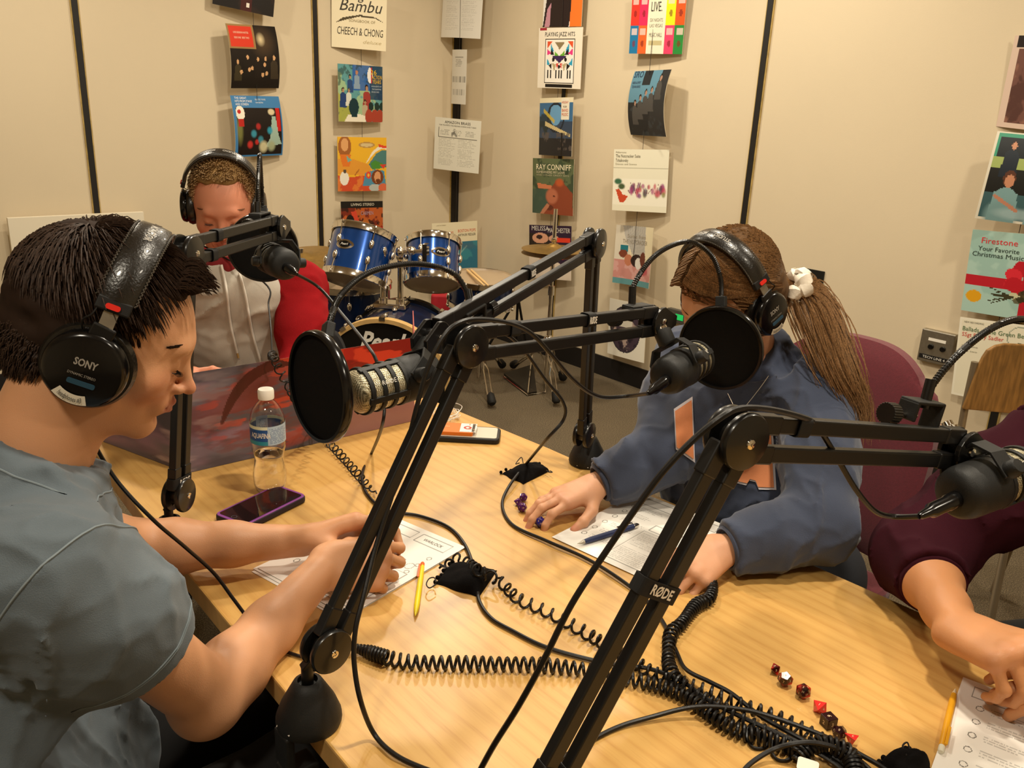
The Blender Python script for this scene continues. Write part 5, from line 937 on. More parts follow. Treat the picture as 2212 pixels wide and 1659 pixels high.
# ================================================================ chairs
M_MAR = mat('burgundy_upholstery', '5e1722', .85, var=.12, vscale=200., bump=.3, bscale=600., sheen=.25)
def padded_chair(c, face, label, hgt=.98, seatz=.46, w=.50, cushion=M_MAR, group=None):
    c = Vector((c[0], c[1], 0)); f = Vector(face); f.z = 0; f.normalize(); s = f.cross(ZD)      # s: sitter's right
    t = thing('padded_chair', c, label, 'chair', group)
    mb = MB(); n = 20; vs_ = []; fs = []
    for j in range(n+1):
        v = j/n
        for i in range(n+1):
            u = i/n*2-1; top = 1-.0*v; ww = w/2*(1-.30*max(0, v-.55)**2*4); edge = (1-abs(u)**6)
            vs_.append(c-f*(.23+.07*v+.03*(1-u*u))+s*u*ww*(1 if v < .95 else .9)+ZD*(seatz+.06+(hgt-seatz-.06)*v*(1-.10*abs(u)**3*v**2)))
    th = f*.055; N1 = len(vs_); vs_ += [p+th*(.5+.5*(1-abs((k % (n+1))/n*2-1)**4)*(1-abs((k//(n+1))/n*2-1)**6)) for k, p in enumerate(vs_)]
    for j in range(n):
        for i in range(n): a_ = j*(n+1)+i; fs.append((a_, a_+1, a_+n+2, a_+n+1)); fs.append((N1+a_, N1+a_+n+1, N1+a_+n+2, N1+a_+1))
    for k in range(n):
        for q in ((k, k+1), (n*(n+1)+k+1, n*(n+1)+k), ((k+1)*(n+1), k*(n+1)), (k*(n+1)+n, (k+1)*(n+1)+n)): fs.append((q[1], q[0], q[0]+N1, q[1]+N1))
    mb.add(vs_, fs); mb.build('backrest', cushion, t)
    mb = MB(); mb.rbox(c+ZD*(seatz-.01), (w, .46, .075), .06, (s, f, ZD)); mb.build('seat', cushion, t, bevel=.02, seg=3)
    for a_ in (-1, 1):
        for b_ in (-1, 1): mb = MB(); mb.tube([c+s*a_*(w/2-.05)+f*b_*.17+ZD*(seatz-.05), c+s*a_*(w/2-.03)+f*b_*.22+ZD*.006], .012, 10); mb.build('leg', M_LEGM, t)
    for a_ in (-1, 1): mb = MB(); mb.tube([c+s*a_*(w/2-.05)-f*.19+ZD*(seatz-.06), c+s*a_*(w/2-.04)-f*.26+ZD*(seatz+.02), c+s*a_*(w/2-.06)-f*.275+ZD*(seatz+.2)], .011, 8); mb.build('back_post', M_LEGM, t)
    return t
# ================================================================ smooth bodies: blended shapes sampled on a grid and skinned as one surface
class Sdf:
    def __init__(s, h): s.h = h; s.P = []
    def _a(s, fn, lo, hi, k, op): s.P.append((fn, np.array(lo, float), np.array(hi, float), k, op)); return s
    def cap(s, a, b, ra, rb=None, k=.01, flat=1., fd=None, op='u'):      # tapered capsule; flat squashes it along fd
        a = np.array(a, float); b = np.array(b, float); rb = ra if rb is None else rb; d = b-a; L2 = max(d@d, 1e-12); R = max(ra, rb)
        if fd is not None: f = np.array(fd, float); f = f-d*(f@d)/L2; f /= np.linalg.norm(f)
        def fn(X):
            w = X-a; t = np.clip((w@d)/L2, 0, 1); w = w-t[..., None]*d
            if fd is not None: w = w+(w@f)[..., None]*(1/flat-1)*f
            q = np.sqrt((w*w).sum(-1))-(ra+(rb-ra)*t); return q*(flat if fd is not None and flat < 1 else 1.)
        return s._a(fn, np.minimum(a-R, b-R), np.maximum(a+R, b+R), k, op)
    def chain(s, pts, rs, k=.01, **kw):
        for i in range(len(pts)-1): s.cap(pts[i], pts[i+1], rs[i], rs[i+1], k if i else kw.get('k0', k), **{q: v for q, v in kw.items() if q != 'k0'})
        return s
    def ell(s, c, r, ax=None, k=.01, op='u'):
        c = np.array(c, float); r = np.array(r if hasattr(r, '__len__') else (r,)*3, float); A = np.array([list(v) for v in ax], float) if ax is not None else np.eye(3); R = r.max()
        def fn(X): w = (X-c)@A.T; q = w/r; l = np.sqrt((q*q).sum(-1)); g = np.sqrt(((q/r)**2).sum(-1)); return l*(l-1)/np.maximum(g, 1e-6)
        return s._a(fn, c-R, c+R, k, op)
    def slab(s, c, n, k=.004, R=.2, th=.3, op='s'):          # half space beyond c along n, within radius R (for cutting)
        c = np.array(c, float); n = np.array(n, float); n /= np.linalg.norm(n)
        def fn(X): w = X-c; z = w@n; rr = np.sqrt(np.maximum((w*w).sum(-1)-z*z, 0)); return np.maximum(np.maximum(-z, z-th), rr-R)
        q = R+th; return s._a(fn, c-q, c+q, k, op)
    def mesh(s, disp=None, lo=None, hi=None, pad=None):
        U_ = [p for p in s.P if p[4] == 'u']; pad = pad or .012
        lo = np.min([p[1] for p in U_], 0)-pad if lo is None else np.array(lo, float); hi = np.max([p[2] for p in U_], 0)+pad if hi is None else np.array(hi, float); h = s.h
        n = np.ceil((hi-lo)/h).astype(int)+1; F = np.full(n, .5, dtype=np.float32); ax = [lo[i]+h*np.arange(n[i]) for i in range(3)]
        for fn, a, b, k, op in s.P:
            m = k+2.5*h; i0 = np.clip(((a-m-lo)/h).astype(int), 0, n-1); i1 = np.clip(np.ceil((b+m-lo)/h).astype(int)+1, 1, n)
            if (i1 <= i0).any(): continue
            X = np.stack(np.meshgrid(*[ax[q][i0[q]:i1[q]] for q in range(3)], indexing='ij'), -1); d = fn(X).astype(np.float32); sl = tuple(slice(i0[q], i1[q]) for q in range(3)); f = F[sl]; k = max(k, 1e-5)
            if op == 'u': t = np.clip(.5+.5*(f-d)/k, 0, 1); F[sl] = f*(1-t)+d*t-k*t*(1-t)
            else: d = -d; t = np.clip(.5-.5*(f-d)/k, 0, 1); F[sl] = f*(1-t)+d*t+k*t*(1-t)
        if disp is not None:
            m = np.abs(F) < .03; idx = np.argwhere(m); X = lo+idx*h; F[m] += disp(X).astype(np.float32)
        return nets(F, lo, h)
def nets(F, lo, h):
    S = F < 0; n = np.array(F.shape)-1; c = [S[i:n[0]+i, j:n[1]+j, k:n[2]+k] for i in (0, 1) for j in (0, 1) for k in (0, 1)]
    sm = sum(x.astype(np.int8) for x in c); act = (sm > 0) & (sm < 8); idx = np.full(act.shape, -1, dtype=np.int64); cells = np.argwhere(act); idx[act] = np.arange(len(cells))
    acc = np.zeros((len(cells), 3)); cnt = np.zeros(len(cells)); I, J, K = cells.T
    for a in range(3):
        e = np.zeros(3, int); e[a] = 1; o = [q for q in range(3) if q != a]
        for u in (0, 1):
            for v in (0, 1):
                off = np.zeros(3, int); off[o[0]] = u; off[o[1]] = v; f0 = F[I+off[0], J+off[1], K+off[2]]; f1 = F[I+off[0]+e[0], J+off[1]+e[1], K+off[2]+e[2]]; m = (f0 < 0) != (f1 < 0); t = np.zeros_like(f0); t[m] = f0[m]/(f0[m]-f1[m])
                p = np.tile(off.astype(float), (len(cells), 1)); p[:, a] += t; acc[m] += p[m]; cnt[m] += 1
    V_ = lo+h*(cells+acc/cnt[:, None]); quads = []
    for a in range(3):
        b, c2 = (a+1) % 3, (a+2) % 3; sl0 = [slice(None)]*3; sl1 = [slice(None)]*3; sl0[a] = slice(0, -1); sl1[a] = slice(1, None); s0 = S[tuple(sl0)]; s1 = S[tuple(sl1)]
        E = np.argwhere(s0 != s1); E = E[(E[:, b] > 0) & (E[:, c2] > 0) & (E[:, b] < n[b]) & (E[:, c2] < n[c2])]
        if not len(E): continue
        def g(db, dc): q = E.copy(); q[:, b] -= db; q[:, c2] -= dc; return idx[q[:, 0], q[:, 1], q[:, 2]]
        Q = np.stack([g(1, 1), g(0, 1), g(0, 0), g(1, 0)], 1); fl = ~s0[E[:, 0], E[:, 1], E[:, 2]]; Q[fl] = Q[fl][:, ::-1]; quads.append(Q)
    Q = np.concatenate(quads); Q = Q[(Q >= 0).all(1)]; return V_, Q
def relax(V_, Q, it=2, lam=.5):
    for _ in range(it):
        A_ = np.zeros_like(V_); c = np.zeros(len(V_))
        for i in range(4): a, b = Q[:, i], Q[:, (i+1) % 4]; np.add.at(A_, a, V_[b]); np.add.at(A_, b, V_[a]); np.add.at(c, a, 1); np.add.at(c, b, 1)
        V_ = V_+lam*(A_/np.maximum(c, 1)[:, None]-V_)
    return V_
def skin(name, parts, mats, parent=None, origin=None, colf=None):      # parts: list of (V, Q); one object
    Vs = []; Qs = []; o = 0
    for V_, Q in parts: Vs.append(V_); Qs.append(Q+o); o += len(V_)
    V_ = np.concatenate(Vs); Q = np.concatenate(Qs)
    if origin is None: origin = Vector(parent['_o']) if parent is not None else Vector(V_.mean(0))
    me = bpy.data.meshes.new(name); me.vertices.add(len(V_)); me.vertices.foreach_set('co', (V_-np.array(origin)).astype(np.float32).ravel()); me.loops.add(len(Q)*4); me.polygons.add(len(Q))
    me.loops.foreach_set('vertex_index', Q.astype(np.int32).ravel()); me.polygons.foreach_set('loop_start', (np.arange(len(Q))*4).astype(np.int32)); me.polygons.foreach_set('use_smooth', np.ones(len(Q), dtype=bool)); me.update(calc_edges=True)
    for m in (mats if isinstance(mats, (list, tuple)) else [mats]): me.materials.append(m)
    if colf is not None:
        c = np.concatenate([colf(V_), np.ones((len(V_), 1))], 1).astype(np.float32); ca = me.color_attributes.new('art', 'FLOAT_COLOR', 'POINT'); ca.data.foreach_set('color', c.ravel())
    ob = bpy.data.objects.new(name, me); C.objects.link(ob); put(ob, origin, parent); return ob
_L = np.random.default_rng(99).random((32, 32, 32))
def vnoise(X):
    X = np.asarray(X); i = np.floor(X).astype(int); f = X-i; f = f*f*(3-2*f); i %= 32; j = (i+1) % 32; r = 0
    for a in (0, 1):
        for b in (0, 1):
            for c in (0, 1):
                w = (f[:, 0] if a else 1-f[:, 0])*(f[:, 1] if b else 1-f[:, 1])*(f[:, 2] if c else 1-f[:, 2]); r = r+w*_L[(j if a else i)[:, 0], (j if b else i)[:, 1], (j if c else i)[:, 2]]
    return r*2-1
def folds(X, axis, amp, freq, seed=0., stretch=4.):      # cloth creases running along an axis
    a = np.array(axis, float); a /= np.linalg.norm(a); t = X@a; Y = X-t[:, None]*a*(1-1/stretch); w = vnoise(Y*freq*.5+seed*7.3)*.5
    n1 = vnoise(Y*freq+w[:, None]*.8+seed*3.1); return amp*((1-np.abs(n1))**2.2-.45)

def creases(X, axis, amp, freq, seed=0., stretch=7., sharp=5.):      # raised soft ridges of pulled cloth
    a = np.array(axis, float); a /= np.linalg.norm(a); t = X@a; Y = X-t[:, None]*a*(1-1/stretch)
    w = np.stack([vnoise(X*9.+seed), vnoise(X*9.+seed+9.), vnoise(X*9.+seed+17.)], 1)*.035; n1 = vnoise((Y+w)*freq+seed*3.1); m = .55+.45*vnoise(X*7.+seed*1.7)
    return -amp*((1-np.abs(n1))**sharp)*m
def seam_ring(bt, c, n, R, name, mt, par, r=.0011, lift=.0004, ph=(0, 1)):
    x, y, z = frame(n); P = []; c = Vector(c)
    for k in range(73):
        a = 2*pi*(ph[0]+(ph[1]-ph[0])*k/72); d = x*cos(a)+y*sin(a); h = bt.ray_cast(c+d*R, -d, R)[0]
        if h is not None: P.append(h+d*lift)
    if len(P) > 6: mb = MB(); mb.tube(P, r, 5); return mb.build(name, mt, par)
def hand(S, wrist, f, n, side, curls, thumb, sc=1., spread=(.10, .03, -.04, -.12), k=.007, tips=None, flex=0.):
    w = np.array(wrist, float); f = np.array(Vector(f).normalized()); n = np.array(n, float); n = n-f*(n@f); n /= np.linalg.norm(n); t = np.cross(n, f)*side; r = sc
    mcp = [w+(f*a+t*b+n*c)*r for a, b, c in ((.088, .030, .000), (.092, .010, .004), (.087, -.010, .002), (.078, -.028, -.004))]
    seg = [(.044, .026, .021), (.048, .030, .022), (.044, .028, .021), (.034, .021, .018)]; rad = [(.0098, .0086, .0078, .0066), (.0100, .0088, .0080, .0068), (.0094, .0083, .0075, .0064), (.0084, .0073, .0066, .0057)]
    for i, m in enumerate(mcp):
        S.cap(w+t*(.018-.012*i)*r, m, .0165*r, .0125*r, .014*r, flat=.92, fd=n)
    S.cap(mcp[0], mcp[3], .0105*r, .0095*r, .010*r); S.cap(w+f*.02*r-n*.004*r-t*.014*r, w+f*.06*r-n*.006*r-t*.022*r, .014*r, .011*r, .014*r)
    out = {'mcp': mcp, 'tip': [], 't': t, 'f': f, 'n': n, 'dirs': []}
    for i, m in enumerate(mcp):
        a0 = 0; p = m; sp = spread[i]; fd = f*cos(sp)+t*sin(sp); pts = [m-fd*.008*r, m]; dr = None; rr = [rad[i][0]*1.05*r, rad[i][0]*1.0*r]
        for j in range(3):
            a0 += curls[i][j]; dr = fd*cos(a0)-n*sin(a0); p = p+dr*seg[i][j]*r; pts.append(p); rr.append(rad[i][j+1]*r)
        S.chain(pts, rr, .0035*r, k0=.009*r)
        for q in (1, 2): S.ell(pts[q+0], rr[q]*1.07, k=.003*r)
        out['tip'].append(p); out['dirs'].append((dr, fd*sin(a0)+n*cos(a0), rad[i][3]*r))
    cmc = w+(f*.016+t*.022-n*.006)*r; V_ = [np.array(q[0]*f+q[1]*t+q[2]*n) for q in thumb]; V_ = [v/np.linalg.norm(v) for v in V_]; p = [cmc]
    for v, l in zip(V_, (.046, .034, .027)): p.append(p[-1]+v*l*r)
    S.chain(p, [.0170*r, .0122*r, .0105*r, .0082*r], .004*r, k0=.016*r); S.cap(cmc, mcp[0]-f*.02*r, .012*r, .009*r, .014*r); S.ell(p[2], .0115*r, k=.003*r); out['thumb'] = p
    tn = np.cross(V_[2], t); out['thumbdir'] = (V_[2], n if abs(V_[2]@n) < .9 else t, .0082*r)
    return out
def nails(parent, H, mt, which=(0, 1, 2, 3)):
    mb = MB()
    for i in which:
        d, up, r = H['dirs'][i]; d = Vector(d); up = Vector(up); up = (up-d*up.dot(d)).normalized(); c = Vector(H['tip'][i])+up*r*.72+d*r*.35; mb.ball(c, (r*.72, r*1.05, r*.32), (d.cross(up), d, up), 10)
    mb.build('fingernails', mt, parent)

def head(F_, U_, O, sc, h, neck, nr, jaw=1., nose=1., female=False, extra=None):   # head blended with its neck; F_ forward, U_ up
    F_ = Vector(F_).normalized(); U_ = orth(U_, F_); R_ = F_.cross(U_); A = np.array([list(R_), list(F_), list(U_)]); O = np.array(O, float)
    loc = lambda p: (A@(np.array(p, float)-O))/sc      # world -> head frame
    S = Sdf(h/sc); X = .001
    S.ell((0, -.012, .034), (.0745, .096, .083), k=.02); S.ell((0, .030, .010), (.064, .066, .062), k=.02)
    S.ell((0, .034, -.040), (.056, .052, .070), k=.03); S.ell((0, .034, -.082), (.044*jaw, .050, .030), k=.02); S.ell((0, .074, -.100), (.017*jaw, .016, .015), k=.018)
    for q in (1, -1):
        S.ell((q*.050*jaw, .002, -.062), (.013, .030, .026), k=.03); S.cap((q*.047*jaw, .005, -.082), (q*.014, .070, -.103), .012, .012, .018)
        S.ell((q*.040, .062, -.030), (.021, .020, .020), k=.022)
    S.cap((-.028, .082, .018), (.028, .082, .018), .0115 if not female else .009, k=.014)
    for q in (1, -1): S.ell((q*.030, .100, -.003), (.019, .013, .0125), k=.012, op='s')
    S.cap((0, .086, .010), (0, .103*nose+.002, -.030), .0058, .0085, .008); S.ell((0, .1095*nose, -.036), (.0092, .0100, .0085), k=.007)
    for q in (1, -1): S.ell((q*.0120, .0985, -.0385), (.0062, .0085, .0062), k=.005)
    for q in (1, -1): S.ell((q*.0056, .1020, -.0470), (.0032, .0045, .0030), k=.002, op='s')
    S.ell((0, .083, -.062), (.030, .0145, .022), k=.012)
    S.cap((-.019, .0885, -.0640), (0, .0975, -.0600), .0036, .0048, .004); S.cap((.019, .0885, -.0640), (0, .0975, -.0600), .0036, .0048, .004)
    S.cap((-.016, .0880, -.0690), (0, .0950, -.0720), .0042, .0058, .005); S.cap((.016, .0880, -.0690), (0, .0950, -.0720), .0042, .0058, .005)
    S.cap((-.021, .0935, -.0662), (.021, .0935, -.0662), .0011, k=.0025, op='s'); S.cap((-.0, .1030, -.0662), (.0, .1020, -.0662), .0014, k=.003, op='s')
    S.ell((0, .093, -.084), (.018, .008, .006), k=.010, op='s')
    for q in (1, -1):
        S.ell((q*.030, .0790, -.0035), (.0128, .0118, .0118), k=.003)
        S.ell((q*.0765, -.004, -.012), (.006, .018, .030), k=.006)
    nb = loc(neck); ht = (0, -.022, -.062); S.cap(ht, nb, nr*.94/sc, nr*1.06/sc, .028)
    if not female: S.ell(((nb[0]+0)*.5, (nb[1]+.0)*.5+.038, (nb[2]-.10)*.5-.02), (.012, .012, .018), k=.02)
    if extra: extra(S, loc)
    V_, Q = S.mesh(pad=.02); V_ = relax(V_, Q, 1, .4); V_ = V_*sc@A+O
    return V_, Q, A, O, (lambda p: Vector(np.array(p, float)*sc@A+O)), S
def limb(S, pts, rs, k=.02): S.chain([np.array(p) for p in pts], rs, k)

# ---------------------------------------------------------------- hair made of many fine tapering locks
def locks(paths, r0, r1=.0002, n=3):
    mb = MB()
    for P in paths:
        m = len(P); mb.tube(P, [r0*(1-(i/(m-1))**2)+r1 for i in range(m)], n, caps=False)
    return mb
M_SKIN = lambda nm, c, var=.05: mat(nm, c, .48, sss=.12, var=var, vscale=26., bump=.12, bscale=700., spec=.4)
# ---------------------------------------------------------------- headphones
M_LEATHER = mat('black_leatherette', '16130f', .30, bump=.25, bscale=350., spec=.6, coat=.2); M_RED = mat('red_plastic_mark', 'd02a20', .3)
def headphones(H, sc, label, tape=False, R=.092, cupy=.0, band_tilt=.0, cupdz=-.012, cupr=.044, bw=.017, nolet=False):     # H maps head frame -> world
    t = thing('headphones', H((0, 0, .12)), label, 'headphones', 'black studio headphones worn by the people'); G = lambda x, y, z: H((x, y+band_tilt*(z)/.12, z))
    # band: arc over the head in the x-z plane
    def arc(a, r): return (sin(a)*r*.90, 0, .036+cos(a)*r)
    bt = R+.004; n = 40; amax = 1.30
    vs_ = []; fs = []
    for i in range(n+1):
        a = -amax+2*amax*i/n
        for j, (yy, rr) in enumerate([(-bw, bt), (-bw*1.02, bt+.004), (-bw*.8, bt+.0085), (0, bt+.0100), (bw*.8, bt+.0085), (bw*1.02, bt+.004), (bw, bt), (0, bt-.001)]):
            e = arc(a, rr); vs_.append(G(e[0], e[1]+yy, e[2]))
    for i in range(n):
        for j in range(8): fs.append((i*8+j, i*8+(j+1) % 8, (i+1)*8+(j+1) % 8, (i+1)*8+j))
    fs += [tuple(range(8)), tuple(n*8+k for k in range(8))[::-1]]
    mb = MB(); mb.add(vs_, fs); hb_ = mb.build('headband', M_LEATHER, t)
    mb = MB()
    for yy in (-bw*1.0, bw*1.0):
        mb = MB(); P = []
        for i in range(240): a = -amax+2*amax*i/239; e = arc(a, bt+.0062+(.0006 if i % 2 else 0)); P.append(G(e[0], yy+(.0007 if i % 4 < 2 else -.0007), e[2]))
        mb.tube(P, .0008, 4); mb.build('stitching', mat('dark_thread_gloss', '4a443c', .4), hb_)
    def bandpos(X, Y, Z_=0): a = X/(bt+.01); e = arc(a, bt+.0106+Z_); return G(e[0], Y*1.0, e[2])
    mb = MB(); mb.text('MONITOR', lambda X, Y, Z_=0: bandpos(.03+X, -.004+Y), .0085, w=.044, bold=.02); mb.text('STUDIO', lambda X, Y, Z_=0: bandpos(-.03+X, -.004+Y), .0085, w=.038, bold=.02); mb.build('lettering', mat('faded_print', '9a948a', .5), hb_)
    for s in (1, -1):
        a = s*amax; e = arc(a, bt+.004); tn = (Vector(H(arc(a, bt)))-Vector(H(arc(a-s*.1, bt)))).normalized(); P0 = G(e[0], 0, e[2]); yv = (H((0, 1, 0))-H((0, 0, 0))).normalized(); ov = (H((s, 0, 0))-H((0, 0, 0))).normalized(); uv_ = (H((0, 0, 1))-H((0, 0, 0))).normalized()
        mb = MB(); mb.box(P0+tn*.006*sc, (.010*sc, .038*sc, .016*sc), (yv.cross(tn), yv, tn)); e1 = mb.build('end_bracket', M_BLK, t, bevel=.002)
        mb = MB(); mb.rbox(P0+tn*.006*sc+ov*.0062*sc, (.016*sc, .0065*sc, .003*sc), .003*sc, (yv, tn, yv.cross(tn))); mb.build('side_mark', M_RED, e1)
        cup = G(s*.086, cupy, cupdz)
        mb = MB(); mb.bar(P0+tn*.012*sc, P0+tn*.034*sc, .016*sc, .0016*sc, yv); mb.build('slider', M_STEEL, t)
        cd = (cup-P0).normalized(); mb = MB(); mb.bar(P0+tn*.030*sc, cup+ov*.008*sc+uv_*.022*sc, .026*sc, .006*sc, yv); mb.bar(cup+ov*.010*sc+uv_*.034*sc, cup+ov*.013*sc-uv_*.004*sc, .036*sc, .006*sc, yv); mb.build('yoke', M_BLK, t, bevel=.002)
        r = cupr*sc; up = uv_
        mb = MB(); q0 = len(mb.v); mb.lathe([(r*.72, -.006*sc), (r*.86, .0), (r*.92, .006*sc), (r*.88, .013*sc), (r*.80, .016*sc), (r*.77, .0165*sc), (r*.40, .0185*sc), (0, .019*sc)], cup, ov, 44, up=up); cu_ = mb.build('cup', M_GLS, t)
        mb = MB(); prof = [(r*.55, -.020*sc), (r*.78, -.022*sc), (r*1.0, -.017*sc), (r*1.05, -.008*sc), (r*.98, -.001*sc), (r*.80, .0)]; mb.lathe(prof, cup, ov, 48, up=up); mb.build('ear_pad', M_LEATHER, t)
        x, y, z = frame(ov, up)
        pp = plane_pos(cup+ov*.0192*sc+y*.006*sc, x, y, .0003)
        if not nolet: mb = MB(); mb.text('SONY', pp, .0085*sc, w=.025*sc, bold=.03); pq = plane_pos(cup+ov*.0190*sc-y*.006*sc, x, y, .0003); mb.text('DYNAMIC STEREO', pq, .003*sc, w=.030*sc); mb.build('lettering', mat('faded_print', '9a948a', .5), cu_)
        mb = MB(); mb.rbox(cup+ov*.0188*sc-y*.014*sc+x*.002*sc, (.030*sc, .006*sc, .0012), .002, (x, y, z)); mb.build('blue_strip', mat('dark_blue_strip', '24465a', .4), cu_)
        if tape:
            vs_ = []; 
            for k in range(9):
                an = -pi/2-.62+1.0*k/8
                for rr in (.58, .82): vs_.append(cup+(x*cos(an)+y*sin(an))*r*rr+ov*(.0190 if rr < .8 else .0172)*sc)
            mb = MB(); mb.add(vs_, [(2*k, 2*k+2, 2*k+3, 2*k+1) for k in range(8)]); tp_ = mb.build('label_tape', mat('cream_tape', 'ddd6c4', .6), cu_)
            pt = lambda X, Y, Z_=0: cup+(x*cos(-pi/2-.12+X/(.8*r))+y*sin(-pi/2-.12+X/(.8*r)))*r*(.75-Y/r)+ov*.0192*sc
            mb = MB(); mb.text('headphones #3', pt, .006*sc, w=.030*sc); mb.build('lettering', M_BLK, tp_)
        mb = MB(); mb.tube(catmull([P0-yv*.014*sc, P0-yv*.017*sc+tn*.02*sc+ov*.004*sc, P0-yv*.024*sc+tn*.032*sc, cup+uv_*.036*sc-yv*.016*sc]), .0010, 6); mb.build('cord_loop', M_BLK, t)
    return t
# ================================================================ the person in grey
M_SK1 = M_SKIN('fair_skin_tan', 'd29a72'); M_LIP = mat('lips', 'b8705c', .45)
M_SHIRT1 = mat('faded_blue_grey_cotton', '5f6a72', .9, var=.10, vscale=7., bump=.25, bscale=900., sheen=.15)
M_DARKP = mat('black_trouser_cloth', '100f0f', .9)
M_HAIR1 = mat('dark_brown_hair', '33241a', .62, var=.5, vscale=420., spec=.22)
def skin_tone(base, spots):       # gives lips, brows and the like their own colour; spots: (centre, radius, colour, strength)
    b = np.array(lin(base))
    def f(V_):
        c = np.tile(b, (len(V_), 1)); n = vnoise(V_*38.)[:, None]; c = c*(1+.05*n)
        for p, r, col, st in spots:
            r = np.array(r if hasattr(r, '__len__') else (r,)*3); w = np.clip(1.35-np.sqrt((((V_-np.array(p))/r)**2).sum(1)), 0, 1)[:, None]*st; w = np.clip(w*1.6, 0, st); c = c*(1-w)+np.array(lin(col))*w
        return c
    return f
def face_spots(A, O, sc, H, lip='a85a48', red='c8705a'):
    W = lambda p: np.array(H(p)); S_ = []
    S_ += [(W((q*.009, .095, -.066)), .013*sc, lip, .75) for q in (-1, 0, 1)]; S_ += [(W((q*.038, .072, -.036)), .026*sc, red, .30) for q in (-1, 1)]; S_ += [(W((0, .11, -.038)), .014*sc, red, .35)]
    return S_
M_SKV = mat('skin', 'ffffff', .46, sss=.12, vcol=True, bump=.12, bscale=700., spec=.4)
def person_face(par, H, sc, brow, lash='1c1410', eyes=True, browth=.0022):
    for q, nm in ((1, 'eyebrow'), (-1, 'eyebrow')):
        P = []; r = random.Random(5+q)
        for k in range(200):
            t = r.random(); x0 = q*(.010+.040*t); z0 = .0200+.0070*math.sin(t*2.2)-.004*t*t+r.uniform(-.0032, .0032)*(1-.6*t); y0 = .0955-.0006-.020*t*t-.003*t; p = Vector((x0, y0, z0)); p = p+Vector((0, .0012, 0)); P.append([H(p), H(p+Vector((q*.0035, -.0006-.001*t, .0008))), H(p+Vector((q*.007, -.0022-.003*t, .0006)))])
        mb = locks(P, .00045); mb.build(nm, brow, par)
        mb = MB(); e = H((q*.030, .0792, -.0035)); c = [H((q*.030+.0122*sin(a), .0792+.0119*cos(a)*.96, -.0035-.0062-.0022*cos(a*1.0))) for a in [-1.0+2.0*i/12 for i in range(13)]]; mb.tube(c, [.0004+.0007*math.sin(pi*i/12) for i in range(13)], 5)
        for i in range(16): a = -.85+1.7*i/15; p0 = Vector((q*.030+.0122*sin(a), .0792+.0116*cos(a), -.0105)); mb.tube([H(p0), H(p0+Vector((.0015*sin(a), .0045, -.0022))), H(p0+Vector((.0025*sin(a), .0075, -.0022)))], [.00035, .00025, .0001], 3, caps=False)
        mb.build('eyelashes', mat('lashes', lash, .6), par)

# head and hands are sampled finely, the hidden trunk coarsely; all are one mesh
Hp = D(236, 714, .98); az = Vector((.96, .25, 0)).normalized(); pit = .42; F1 = az*cos(pit)-ZD*sin(pit); U1 = az*sin(pit)+ZD*cos(pit)
SR = D(95, 1235, .86); SLf = Vector((SR.x-.248, SR.y+.212, SR.z-.03)); ER = T(450, 1506, .748); WR = T(700, 1224, .800); EL = Vector((-.572, 1.186, .800)); WL = T(652, 1168, .790); NB1 = (SR+SLf)/2+Vector((.02, .015, .035)); PV = Vector((-.675, .785, .52))
V1, Q1, A1, O1, H1, _ = head(F1, U1, Hp, .94, .0026, NB1-ZD*.02, .060, jaw=1.02, nose=1.0)
S = Sdf(.0028); S.chain([ER, ER.lerp(WR, .18), ER.lerp(WR, .5), WR], [.043, .0445, .037, .0265], .02); S.cap(SR.lerp(ER, .25), ER, .047, .043, .02); S.ell(ER-ZD*.012-VD*.01, .036, k=.02)
fR = (WR-ER).normalized(); HR = hand(S, WR, (.93, .22, -.04), (.0, -.72, .68), 1, [(.75, 1.35, .6), (.95, 1.45, .6), (1.05, 1.5, .6), (1.15, 1.4, .6)], [(.5, .45, -.7), (.75, .25, -.6), (.6, -.1, -.75)], 1.0)
pR = S.mesh(); pR = (relax(*pR, 1, .4), pR[1])
S = Sdf(.0028); S.chain([EL, EL.lerp(WL, .2), EL.lerp(WL, .55), WL], [.041, .042, .034, .0255], .02); S.cap(SLf.lerp(EL, .35), EL, .047, .041, .02)
fL = (WL-EL).normalized(); HL = hand(S, WL, (fL+VD*.35-UD*.10+ZD*.30).normalized(), UD*.75+ZD*.65-VD*.05, -1, [(.30, .75, .45), (.9, 1.2, .5), (1.05, 1.3, .5), (1.15, 1.25, .5)], [(.8, .35, -.75), (.95, .1, -.45), (.9, -.25, -.3)], 1.04)
pL = S.mesh(); pL = (relax(*pL, 1, .4), pL[1])
S = Sdf(.009); S.chain([NB1-ZD*.06, NB1.lerp(PV, .35), PV], [.07, .09, .09], .03, flat=.80, fd=VD); S.cap(SR-ZD*.01, SLf-ZD*.01, .035, k=.03); S.cap(SR, SR.lerp(ER, .5), .036, .044, .02); S.cap(SLf, SLf.lerp(EL, .5), .036, .042, .02)
pT = S.mesh()
sp1 = face_spots(A1, O1, 1., H1)+[(HR['mcp'][i], .014, 'c07858', .35) for i in range(4)]+[(HL['mcp'][i], .014, 'c07858', .3) for i in range(4)]+[(H1((.052, -.004, -.135)), .003, '5a2c1c', .9), (H1((.068, -.03, -.115)), .0035, '6a3420', .9), (H1((.056, .05, -.075)), .0018, '5a2c1c', .9)]
boy = skin('person', [(V1, Q1), pR, pL, pT], M_SKV, colf=skin_tone('cf9870', sp1)); tag(boy, 'person in a grey-blue t-shirt leaning over record sheets, hands together', 'person', 'people seated around the table')
nails(boy, HR, mat('fingernail', 'd8a48c', .3)); nails(boy, HL, mat('fingernail', 'd8a48c', .3))
person_face(boy, H1, .94, M_HAIR1)
